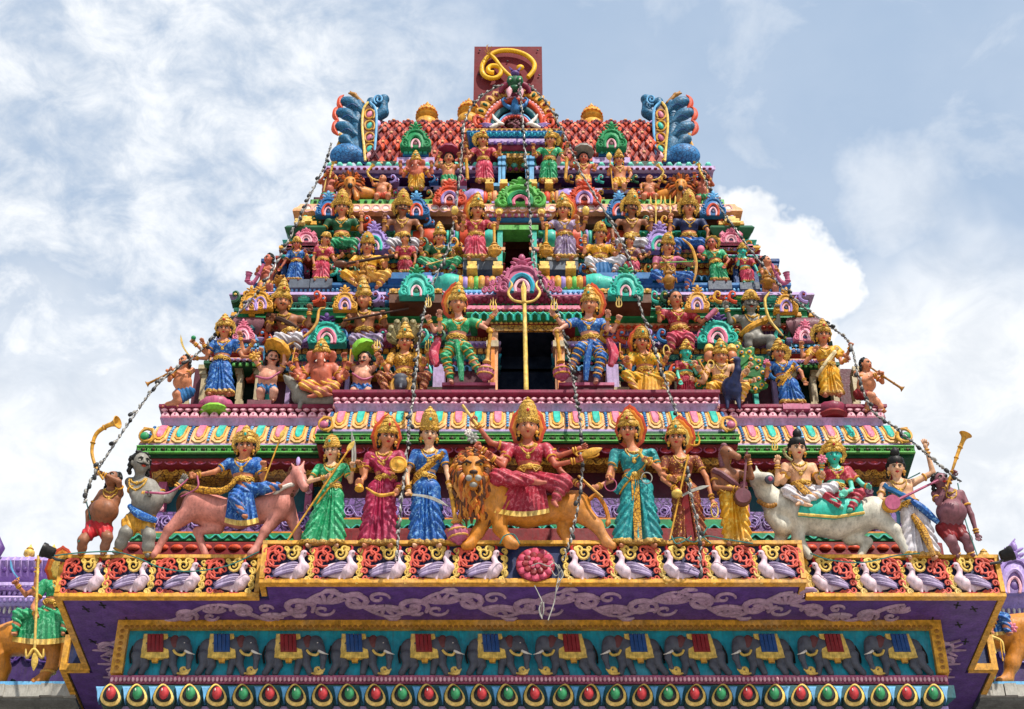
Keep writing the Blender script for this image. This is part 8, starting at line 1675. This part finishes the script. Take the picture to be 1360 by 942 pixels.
# ------------------------------------------------------------------ geese of the fascia
ORD = ['first', 'second', 'third', 'fourth', 'fifth', 'sixth', 'seventh', 'eighth', 'ninth', 'tenth', 'eleventh', 'twelfth', 'thirteenth', 'fourteenth', 'fifteenth', 'sixteenth', 'seventeenth', 'eighteenth']
def copytree(o, parent=None):
    c = o.copy(); C.objects.link(c); c.parent = parent
    for ch in list(o.children): copytree(ch, c)
    return c
def make_goose(sg):
    px, py = 450, 750
    fr = Fr(px, py, YC+.02); fr.s *= 1.0; s = fr.s; T = lambda x, y, d=0: fr.T(px+sg*x, py+y, d); L = lambda x, y, d=0: fr.L(px+sg*x, py+y, d)
    root = thing('goose_relief', '-', 'relief carving', fr.O, 'white geese along the fascia')
    B = Blob([('e', L(1, 8, 3), (20, 12, 5)), ('c', L(14, 10, 4), L(20, 4, 6), 9, 7), ('c', L(20, 4, 6), L(16, -8, 6), 6, 3), ('c', L(16, -8, 6), L(19, -14, 7), 3, 3.6), ('e', L(20, -15.5, 7), (4.4, 3.9, 4)), ('c', L(2, 16, 3), L(3, 21, 4), 3, 1.6), ('c', L(10, 16, 3), L(9, 21, 4), 3, 1.6)], .9, 3)
    V, Q = B.mesh(); blobobj('body', fr, V, Q, 'pinkw', root)
    for j in range(5):
        mb = MB(); mb.tube(curve([T(12-j, -2+j*2.5, 9-j*.4), T(1-j, -1+j*2.8, 11-j*.5), T(-13-j*1.2, 6+j*2.1, 8), T(-23+j*.9, 10+j*1.5, 4)], 9), [s*x for x in (1.4, 2.4, 2.8, 2.8, 2.7, 2.5, 2.2, 1.8, 1.2, .4)], 6, flat=(0, 1, 0)); obj('wing_feather', mb, 'wingl' if j % 2 else 'wingd', root)
    mb = MB()
    for c0, r0, t0, tn in (((-19, -10), 10.5, 2.4, 1.5), ((-13, -19), 7, 2.0, 1.3), ((-25, -1), 6.5, 2.6, 1.3), ((-9, -9), 6, 2.2, 1.2), ((-28, 9), 4.5, 2.6, 1.3), ((-29, -18), 4.2, 2.6, 1.3)):
        mb.tube([T(x, y, 5) for x, y in spiral(c0, r0, t0, tn, 1, 18, .85)], [s*(2.2-.075*i) for i in range(19)], 6, flat=(0, 1, 0))
    mb.tube(curve([T(-12, 2, 5), T(-22, 2, 5), T(-29, -8, 5), T(-26, -20, 5), T(-17, -24, 5)], 10), [s*x for x in np.linspace(1.5, 2.6, 11)], 6); obj('tail_scroll', mb, 'coral', root)
    mb = MB()
    for c0, r0, t0, tn, d in (((4, -15), 9, -.6, 1.5, 1), ((9, -20), 5, .5, 1.2, -1)): mb.tube([T(x, y, 5) for x, y in spiral(c0, r0, t0, tn, d, 18, .85)], [s*(2.5-.08*i) for i in range(19)], 6, flat=(0, 1, 0))
    for c0, r0 in (((29, -8), 5), ((28, 2), 4.8), ((28, 11), 5), ((24, 20), 4.8), ((13, -21), 3.2), ((-4, -21), 3.4), ((30, -18), 4.2)): mb.tube([T(x, y, 5) for x, y in spiral(c0, r0, 1.6, 1.3, -1, 14, .8)], [s*(2.0-.08*i) for i in range(15)], 6, flat=(0, 1, 0))
    mb.tube(curve([T(25, -14, 5), T(30, -6, 5), T(27, 4, 5), T(29, 12, 5), T(22, 22, 5)], 10), 1.6*s, 6); obj('gold_scroll', mb, 'goldp', root)
    mb = MB()
    for c0, r0 in (((-27, 18), 5), ((-19, 19), 3.6), ((-12, 20), 3)): mb.tube([T(x, y, 4) for x, y in spiral(c0, r0, 0, 1.2, 1, 14, .8)], [s*(2-.08*i) for i in range(15)], 6, flat=(0, 1, 0))
    obj('foot_scroll', mb, 'coral', root)
    mb = MB(); mb.tube([T(23, -15, 8), T(28, -13, 8)], [2*s, .4*s], 6); obj('beak', mb, 'red', root)
    mb = MB(); mb.tube([T(19, -18, 7), T(20, -23, 7), T(18, -26, 7)], [2*s, 1.6*s, .4*s], 6); obj('comb', mb, 'red', root)
    for x in (3, 9): mb = MB(); mb.tube([T(x-3, 22, 5), T(x+4, 22, 6)], [1.6*s, .8*s], 5); obj('foot', mb, 'red', root)
    mb = MB(); mb.ell(T(21, -15.5, 11), [RT*1.1*s, fr.N*.8*s, fr.V*1.1*s], 6, 4); obj('eye', mb, 'black', root)
    return root, fr
paint('wingl', 'bca8c6'); paint('wingd', '8e7a9e'); paint('pinkw', 'ddc2ca', var=.25); paint('coral', 'd4604c')
gr, frr = make_goose(1); gl, frl = make_goose(-1)
geese = [(x, 1, 'S') for x in (113, 173, 240, 306)]+[(x, 1, 'C') for x in (384, 448, 512, 576, 640)]+[(x, -1, 'C') for x in (780, 842, 906, 969, 1031)]+[(x, -1, 'S') for x in (1102, 1166, 1227, 1290)]
for i, (x, sg, bay) in enumerate(geese):
    src = gr if sg == 1 else gl
    o = src if x in (384, 1031) else copytree(src)
    q = at(x, 750, YC+.02) if bay == 'C' else at(x, 766, YS+.02); o.location = q
    side_ = 'left' if sg == 1 else 'right'; n = i if sg == 1 else 17-i
    o['label'] = f"white goose relief with lavender wings on the fascia, {ORD[n]} from the {side_} end"

# ------------------------------------------------------------------ elephants of the frieze
def make_eleph(sg, col):
    px, py = 300, 896
    fr = Fr(px, py, YF-.01); s = fr.s; T = lambda x, y, d=0: fr.T(px+sg*x*.95, py+y*.95, d*.8); L = lambda x, y, d=0: fr.L(px+sg*x*.95, py+y*.95, d*.8)
    root = thing('elephant_relief', '-', 'relief carving', fr.O, 'elephants walking along the frieze')
    B = Blob([('e', L(-8, -40, 3), (24, 12.5, 8)), ('e', L(-27, -36, 3), (12, 15, 7)), ('e', L(12, -39, 4), (14, 14, 8)), ('e', L(30, -43, 7), (11, 12, 7)), ('c', L(37, -38, 9), L(41, -24, 10), 6, 4.4), ('c', L(41, -24, 10), L(39, -9, 10), 4.4, 3), ('c', L(39, -9, 10), L(33, -5, 11), 3, 2.2),
              ('c', L(18, -28, 5), L(17, -14, 7), 7, 4.6), ('c', L(17, -14, 7), L(22, -2, 7), 4.4, 4.6), ('c', L(9, -26, 2), L(3, -2, 3), 6, 4.2), ('c', L(-33, -26, 5), L(-33, -15, 6), 8, 5), ('c', L(-33, -15, 6), L(-41, -2, 6), 4.8, 4.6), ('c', L(-24, -26, 2), L(-21, -13, 3), 7, 4.6), ('c', L(-21, -13, 3), L(-27, -2, 3), 4.5, 4.3)], 1.0, 3)
    V, Q = B.mesh(); blobobj('body', fr, V, Q, 'eleph', root)
    mb = MB(); mb.ell(T(19, -46, 11), [RT*7*s, fr.N*3*s, fr.V*10*s], 12, 8); obj('ear', mb, 'earred', root)
    mb = MB(); mb.tube(curve([T(34, -33, 14), T(41, -30, 16), T(48, -28, 15)], 6), [s*x for x in (2, 1.9, 1.7, 1.4, 1, .6, .2)], 7); obj('tusk', mb, 'white', root)
    mb = MB(); mb.ell(T(33, -44, 14.5), [RT*1.6*s, fr.N*1*s, fr.V*1.3*s], 7, 5); obj('eye', mb, 'white', root)
    mb = MB(); mb.plate([T(x, y, 12+.05*(y+20)) for x, y in ((-24, -57), (9, -57), (11, -40), (12, -24), (-8, -22), (-28, -24), (-27, -40))], -fr.N*5*s, .06, 1*s); cl_ = obj('saddle_cloth', mb, 'goldp', root, smooth=False)
    for j in range(4):
        mb = MB(); x0 = -19+j*5.7; mb.plate([T(x0, -57, 15), T(x0+5.2, -57, 15), T(x0+5.6, -32, 14), T(x0-.2, -32, 14)], -fr.N*3*s, .12, 1.2*s); obj('cloth_stripe', mb, col, cl_, smooth=False)
    mb = MB(); mb.plate([T(x, y, 12) for x, y in ((-13, -23), (-3, -23), (-4, -17), (-12, -17))], -fr.N*3*s, .1, .6*s); obj('strap', mb, 'gold', root, smooth=False)
    mb = MB(); mb.tube(curve([T(18, -34, 13), T(22, -29, 14), T(30, -27, 15), T(34, -30, 14)], 8), 1.8*s, 6); obj('collar', mb, 'goldp', root)
    mb = MB(); mb.tube([T(x, y, 12) for x, y in spiral((33, -6), 6, 0, 1.6, 1, 18, .85)], 1.9*s, 6); mb.tube([T(22, -2, 10), T(30, -1, 12), T(38, -2, 12), T(42, -8, 11)], [1*s, 2*s, 2*s, 1*s], 6); obj('gold_flower', mb, 'goldp', root)
    mb = MB(); mb.tube(curve([T(-39, -40, 4), T(-43, -28, 3), T(-42, -16, 3)], 8), 1.4*s, 6); obj('tail', mb, 'black', root)
    return root
paint('earred', '6a3434'); MATS['eleph'].node_tree.nodes['Principled BSDF'].inputs['Roughness'].default_value = .5
E = {(sg, c): make_eleph(sg, c) for sg in (1, -1) for c in ('redd', 'blued')}
used = set()
for i, bx in enumerate((204, 293, 382, 470, 563, 653, 764, 853, 937, 1027, 1115, 1204)):
    sg = 1 if i < 6 else -1; c = 'redd' if (i % 2 == 0) else 'blued'
    o = E[(sg, c)] if (sg, c) not in used else copytree(E[(sg, c)]); used.add((sg, c))
    o.location = at(bx+sg*9, 896, YF-.01)
    n = i if sg == 1 else 11-i
    o['label'] = f"grey elephant relief with {'red' if c == 'redd' else 'blue'} gold-edged saddle cloth, {ORD[n]} from the {'left' if sg == 1 else 'right'}"

# ------------------------------------------------------------------ strings of lights hung over the tower
def Yc_(py, off=0): return float(np.interp(py, (60, 110, 160, 240, 360, 470, 545, 600, 740, 830), (16.6, 16.0, 15.55, 15.3, 14.85, 14.25, 14.0, 13.5, 13.45, 13.4)))+off
bm = MB(); bm.lathe(np.zeros(3), (0, 0, 1), [(.004, -.055), (.022, -.04), (.03, -.01), (.026, .03), (.012, .05), (.012, .062)], 8); bulb_me = solo(bm, 'bulb', 'bulb')
bm = MB(); bm.lathe(np.zeros(3), (0, 0, 1), [(.016, -.02), (.02, -.01), (.02, .02), (.012, .03)], 7); cap_me = solo(bm, 'socket', 'wire')
def string(label, pts, off=0, rad=.0065, step=.11, wob=.009, tail=False):
    P3 = [at(x, y, Yc_(y, off)) for x, y in pts]; n = 26*len(pts); pp = curve(P3, n)
    root = thing('light_string', label, 'string lights', pp[0], 'strings of lights hung over the tower')
    for k in (0, 1):
        mb = MB(); q = [p+wob*np.array([math.cos(i*.9+k*math.pi), math.sin(i*.9+k*math.pi), 0]) for i, p in enumerate(pp)]; mb.tube(q, rad, 5); obj('cable', mb, 'wire' if k else 'bulb', root)
    acc, last, rr = 0, pp[0], random.Random(len(label))
    for i in range(1, len(pp)):
        acc += np.linalg.norm(pp[i]-pp[i-1])
        if acc > step:
            acc = 0; d = unit(pp[i]-pp[i-1]); me = bulb_me
            o = bpy.data.objects.new('bulb', me); C.objects.link(o); o.parent = root; o.location = pp[i]-ORG[root.name]+np.array([rr.uniform(-.015, .015), -.02, 0])
            v = Vector(tuple(d+np.array([rr.uniform(-.5, .5), rr.uniform(-.3, .3), 0]))); o.rotation_euler = v.to_track_quat('Z', 'Y').to_euler()
            k = rr.uniform(.32, .55); o.scale = (k, k, k*1.1)
            if rr.random() < .4:
                o2 = bpy.data.objects.new('socket', cap_me); C.objects.link(o2); o2.parent = root; o2.location = Vector(o.location)+v.normalized()*.06; o2.rotation_euler = o.rotation_euler
string('string of clear lights along the left slope of the tower', [(440, 190), (430, 222), (408, 268), (378, 330), (345, 385), (300, 432), (262, 470), (212, 508), (178, 552), (142, 605), (120, 640), (112, 668)], .15)
string('string of clear lights hanging left of centre past the green guardian', [(668, 112), (640, 128), (618, 160), (611, 230), (598, 320), (572, 385), (560, 430), (553, 490), (545, 560), (536, 640), (530, 700), (527, 745)])
string('string of clear lights hanging down the centre to the pink rosette', [(690, 108), (694, 160), (702, 260), (707, 330), (716, 370), (740, 412), (752, 460), (762, 510), (772, 580), (772, 640), (762, 700), (748, 745)])
string('string of clear lights hanging right of centre down to the brown robed goddess', [(702, 112), (728, 140), (752, 185), (775, 235), (808, 290), (836, 345), (848, 400), (868, 460), (888, 520), (904, 570), (914, 640), (926, 700), (932, 765)])
string('string of clear lights along the right slope of the tower', [(928, 215), (944, 256), (980, 310), (1020, 362), (1052, 396), (1094, 428), (1128, 456), (1140, 500), (1158, 545), (1188, 568), (1222, 596), (1252, 622), (1276, 640)], .15)
def wire(name, label, paths, mat, r=.008, Y=13.6):
    root = thing(name, label, 'wire', at(paths[0][0][0], paths[0][0][1], Y))
    for p in paths: mb = MB(); mb.tube(curve([at(x, y, Y-.03+.03*math.sin(x)) for x, y in p], 10*len(p)), r, 5); obj('strand', mb, mat, root)
    return root
wk = wire('wire_tangle', 'tangle of pale wires and cable ties hanging below the pink rosette', [[(706, 752), (716, 748), (728, 752), (736, 748), (744, 756)], [(734, 744), (742, 760), (739, 780), (736, 800), (728, 824)], [(730, 752), (738, 765), (746, 758), (744, 772), (738, 788)], [(742, 750), (748, 764), (740, 775)], [(710, 778), (716, 790), (720, 800), (718, 812), (720, 822)], [(722, 800), (722, 812), (719, 820), (716, 810), (719, 800)]], 'stonel', .005, 13.55)
wk2 = wire('wire', 'teal wire sagging along the left fascia below the pink horse', [[(72, 738), (110, 734), (152, 733), (182, 741), (214, 754), (252, 759), (300, 752), (344, 733)], [(104, 720), (120, 696), (114, 660), (120, 640)]], 'wireg', .0065, 13.9)
wk3 = wire('wire', 'teal wire looped along the right fascia below the white bull', [[(1076, 735), (1104, 744), (1146, 747), (1190, 738), (1222, 735)], [(1272, 642), (1282, 690), (1298, 738)], [(1178, 660), (1196, 642), (1222, 628)]], 'wireg', .0065, 13.9)
wk4 = wire('wire', 'teal wire bundle on the ledge at the feet of the brown robed goddess', [[(888, 718), (904, 714), (922, 720), (938, 712), (962, 716), (1000, 722)], [(892, 712), (898, 722), (910, 718), (918, 712)], [(940, 700), (934, 712), (944, 722)], [(664, 722), (670, 712), (682, 710), (690, 722)]], 'wireg', .0065, 13.58)
def flood(x, y, Y, sg, lab):
    fr = Fr(x, y, Y); s = fr.s; root = thing('floodlight', lab, 'lamp', fr.O, 'black floodlights')
    mb = MB(); mb.lathe(fr.O, unit(np.array([sg*.9, -.3, .25])), [(6*s, -9*s), (8*s, -7*s), (8.5*s, 2*s), (10*s, 4*s), (10*s, 9*s), (8*s, 9.5*s), (7*s, 8*s)], 16); obj('lamp_head', mb, 'black', root)
    mb = MB(); mb.tube([fr.T(x-sg*4, y+6), fr.T(x-sg*10, y+10), fr.T(x-sg*22, y+12)], [1.8*s, 2*s, 2*s], 7); obj('bracket', mb, 'wire', root)
flood(64, 733, 13.95, -1, 'black floodlight bracketed to the upper left corner of the fascia'); flood(1337, 737, 13.95, 1, 'black floodlight bracketed to the upper right corner of the fascia')
flood(20, 914, 16.2, -1, 'black floodlight on the grey tiled ledge at the lower left'); flood(1331, 914, 16.2, 1, 'black floodlight on the grey tiled ledge at the lower right')

# ------------------------------------------------------------------ shrine roofs to either side
for sg, xa, xb, lab in ((-1, -90, 102, 'lavender temple shrine roof with grey tiled ledge to the left of the tower'), (1, 1300, 1450, 'lavender temple shrine roof with grey tiled ledge to the right of the tower')):
    Yb = 17.0; org = at((xa+xb)/2, 930, Yb); org[2] = 0; root = thing('side_shrine', lab, 'temple', org)
    m_ = lambda *a, **k: mould(*a, parent=root, **k)
    y0 = 745 if sg < 0 else 806
    if sg < 0:
        rb = m_('ridge_roof', 743, 776, Yb+.3, xa, xb, 'lav', 'round', .25); s = sc(760, Yb)
        m = MB(); m.tube([np.array([0, .22*0-.02*0, -14*s*1.2]), np.array([0, -.19, -9*s]), np.array([0, -.25, 0]), np.array([0, -.19, 9*s]), np.array([0, -.02, 15*s])], 2.2*s, 6); copies('roof_rib', solo(m, 'roof_rib', 'lavl'), spots(760, Yb+.3, xa, xb, 9), rb)
        beadrow(rb, 'bead', 757, Yb+.03, xa, xb, 9, 3, 4, 'purple')
        for px in (37, 68): 
            fr = Fr(px, 745, Yb+.3); s = fr.s; mb = MB(); mb.lathe(fr.O, (0, 0, 1), [(5*s, 0), (7*s, 2*s), (4*s, 5*s), (7.5*s, 9*s), (7*s, 14*s), (3*s, 17*s), (5*s, 18*s), (2*s, 22*s), (.2*s, 26*s)], 14); obj('brass_finial', mb, 'goldp', root)
        fr = Fr(2, 744, Yb); s = fr.s; mb = MB(); mb.tube([fr.T(-12, 744), fr.T(0, 728), fr.T(-4, 714), fr.T(-14, 706)], [9*s, 7*s, 4*s, 1*s], 8); obj('roof_horn', mb, 'purple', root)
    else:
        gable(1347, 788, 60, 70, Yb-.1, 'lav', 'lavl', 'purple', 'lav', parent=root)
        for k in range(4):
            mb = MB(); fr = Fr(1347, 780, Yb-.05); mb.tube(curve([fr.T(1322+k*5, 790-k*3, 4), fr.T(1322+k*4, 760-k*7, 5), fr.T(1334+k*3, 738-k*5, 5), fr.T(1348, 728-k*4, 4)], 10), [fr.s*x for x in np.linspace(3.4, 1, 11)], 6); obj('roof_plume', mb, 'lav' if k % 2 else 'lavl', root)
        m_('moulding', 786, 806, Yb, xa, xb, 'lav', prof='round', amp=.1)
    for ya, yb, dY, mt, pf in ((776, 783, .05, 'lavl', 'bev'), (783, 792, .12, 'purple', 'flat'), (792, 803, 0, 'lavl', 'round'), (803, 818, .1, 'lav', 'flat'), (818, 834, .15, 'lavl', 'flat'), (834, 906, .3, 'purpled', 'flat')):
        if sg > 0 and yb <= 806: continue
        mo = m_('moulding', ya, yb, Yb+dY, xa, xb, mt, prof=pf, amp=.07)
        if mt != 'purpled': beadrow(mo, 'dentil', (ya+yb)/2, Yb+dY-.05, xa, xb, 7, 2.4, (yb-ya)*.32, 'white' if mt == 'lav' else ('lav' if mt == 'lavl' else 'lavl'))
    scrollband(870, Yb+.27, xa, xb, 24, 11, 'lav' if sg > 0 else 'purple', 1.6, root)
    scrollband(850, Yb+.27, xa, xb, 24, 10, 'lav' if sg > 0 else 'purple', 1.4, root)
    m_('ledge_edge', 905, 910, 15.95, xa, xb, 'bluel', depth=2); lt = m_('tiled_ledge', 910, 930, 15.98, xa, xb, 'stone', depth=2); s = sc(920, 15.95)
    m = MB(); m.box((-8*s, -.03, -7.5*s*1.2), (8*s, .02, 7*s*1.2)); m2 = solo(m, 'ledge_tile', 'stonel', False); copies('ledge_tile', m2, [q+np.array([0, rnd.uniform(-.012, .012), rnd.uniform(-.01, .01)]) for q in spots(918, 15.97, xa, xb, 16.6)], lt)
    o = m_('shade_wall', 930, 990, 16.15, xa, xb, 'stone', depth=2); mb = MB(); z_ = zy(985, 16.15); mb.box((xx(xa, 980, 16.2), 16.2, 0.003), (xx(xb, 980, 16.2), 19, z_)); obj('shrine_wall', mb, 'stonel', root, smooth=False)
root, fr, B = creature('lion_statue', 'orange lion statue carrying a goddess on the left shrine ledge', 16.15, (50, 906), [('c', (20, 848, 6), (70, 850, 8), 24, 22), ('c', (4, 852, 4), (-16, 866, 4), 22, 18), ('c', (76, 856, 14), (70, 884, 16), 15, 8), ('c', (70, 884, 16), (56, 902, 18), 8, 7), ('c', (56, 904, 18), (46, 906, 22), 7, 6), ('c', (0, 866, 10), (6, 888, 12), 14, 8), ('c', (6, 888, 12), (2, 904, 12), 8, 7), ('c', (92, 836, 10), (104, 820, 12), 18, 18)], 'lionc', k=6)
mb = MB(); mb.ring(fr.T(64, 893, 17), RT*9*fr.s, fr.N*8*fr.s, 2*fr.s, 16, 6); obj('anklet', mb, 'gold', root)
fig('goddess_statue', 'goddess statue in green pleated skirt riding the lion on the left shrine ledge', 15.86, (55, 850), (90, 758), 12, sh=((58, 776), (104, 778)), wa=(72, 800), hip=(66, 816), crown_=('karanda', 740), halo=('flame', 3.6, 4.6, -.9, .5), top='sari_green', skin='skin', arms=[('L', (46, 790, .3), (50, 748, .9), 'fist'), ('L', (34, 790, .5), (22, 776, 1.2), 'fist'), ('L', (44, 806, .9), (48, 818, 1.8), 'fist'), ('R', (106, 796, .3), (112, 776, .9), 'fist')], legs=[((24, 816, 1.4), (20, 842, 1.6)), ((90, 818, 1.4), (84, 842, 1.6))], legm='sari_green', fan=(22, 92, 812, 16, 94, 852, 'sari_green', 10),
    items=[('rod', (51, 738, 2.2), (46, 862, 2.4), 1.8, 'goldp', 'staff'), ('leafplate', (46, 878, 2.4), 9, 26, 180, 2, 'goldp', 'spear_tip'), ('curve', [(34, 862, 2.4), (36, 874, 2.4), (45, 862, 2.4), (56, 874, 2.4), (58, 862, 2.4)], [1, 2, 2, 2, 1], 'goldp', 'fork'), ('sword', (24, 768, 1.4), (14, 742, 1.4), -3, 3, 'bluel')])
root, fr, B = creature('lion_statue', 'orange lion statue carrying a goddess on the right shrine ledge', 16.15, (1345, 906), [('c', (1320, 842, 6), (1362, 838, 8), 24, 24), ('c', (1362, 840, 8), (1378, 858, 8), 22, 16), ('c', (1352, 856, 12), (1344, 882, 14), 16, 10), ('c', (1344, 882, 14), (1338, 902, 14), 9, 7), ('c', (1338, 903, 15), (1328, 905, 19), 7, 6), ('c', (1374, 866, 4), (1380, 902, 6), 12, 7)], 'lionc', k=6)
fig('goddess_statue', 'goddess statue in blue skirt riding the lion on the right shrine ledge', 15.86, (1325, 850), (1308, 756), 12, crown_=('karanda', 732), top='sari_blue', skin='skin', wa=(1310, 802), hip=(1312, 816), arms=[('L', (1284, 796, .4), (1276, 776, 1), 'fist'), ('R', (1330, 800, .6), (1316, 838, 1.6), 'fist')], legs=[((1290, 820, 1.4), (1296, 846, 1.6)), ((1334, 822, 1.4), (1340, 842, 1.8))], legm='sari_blue', fan=(1296, 1338, 816, 1294, 1346, 840, 'sari_blue', 7),
    items=[('rod', (1306, 800, 2.2), (1322, 868, 2.4), 1.6, 'goldp', 'staff'), ('curve', [(1308, 866, 2.4), (1310, 850, 2.4), (1316, 846, 2.3), (1330, 852, 2.3), (1334, 868, 2.4)], [.6, 2, 2, 2, .6], 'goldp', 'fork'), ('rod', (1328, 850, 2.4), (1332, 878, 2.6), 1, 'gold', 'chain'), ('flower', (1344, 834, 1.8), 8, 'pink')])
mb = MB(); fr = Fr(1316, 890, 15.9)
for j in range(9): a = rnd.random()*6.28; c = fr.L(1316+9*math.cos(a), 886+10*math.sin(a), 4); mb.plate([fr.W(c+rot(0, 0, j*40)@np.array([x, y, 0])) for x, y in leafshape(8, 13, 10)], fr.N*-.01, 0, 0)
pl = thing('leafy_sprig', 'small sprig of green leaves growing beneath the right lion', 'plant', fr.O); lf = obj('leaf', mb, 'lime', pl, smooth=False); lf['kind'] = 'stuff'
mb = MB(); mb.tube([fr.T(1320, 906), fr.T(1316, 890), fr.T(1312, 878)], [1*fr.s, .8*fr.s, .4*fr.s], 5); obj('stem', mb, 'greend', pl)
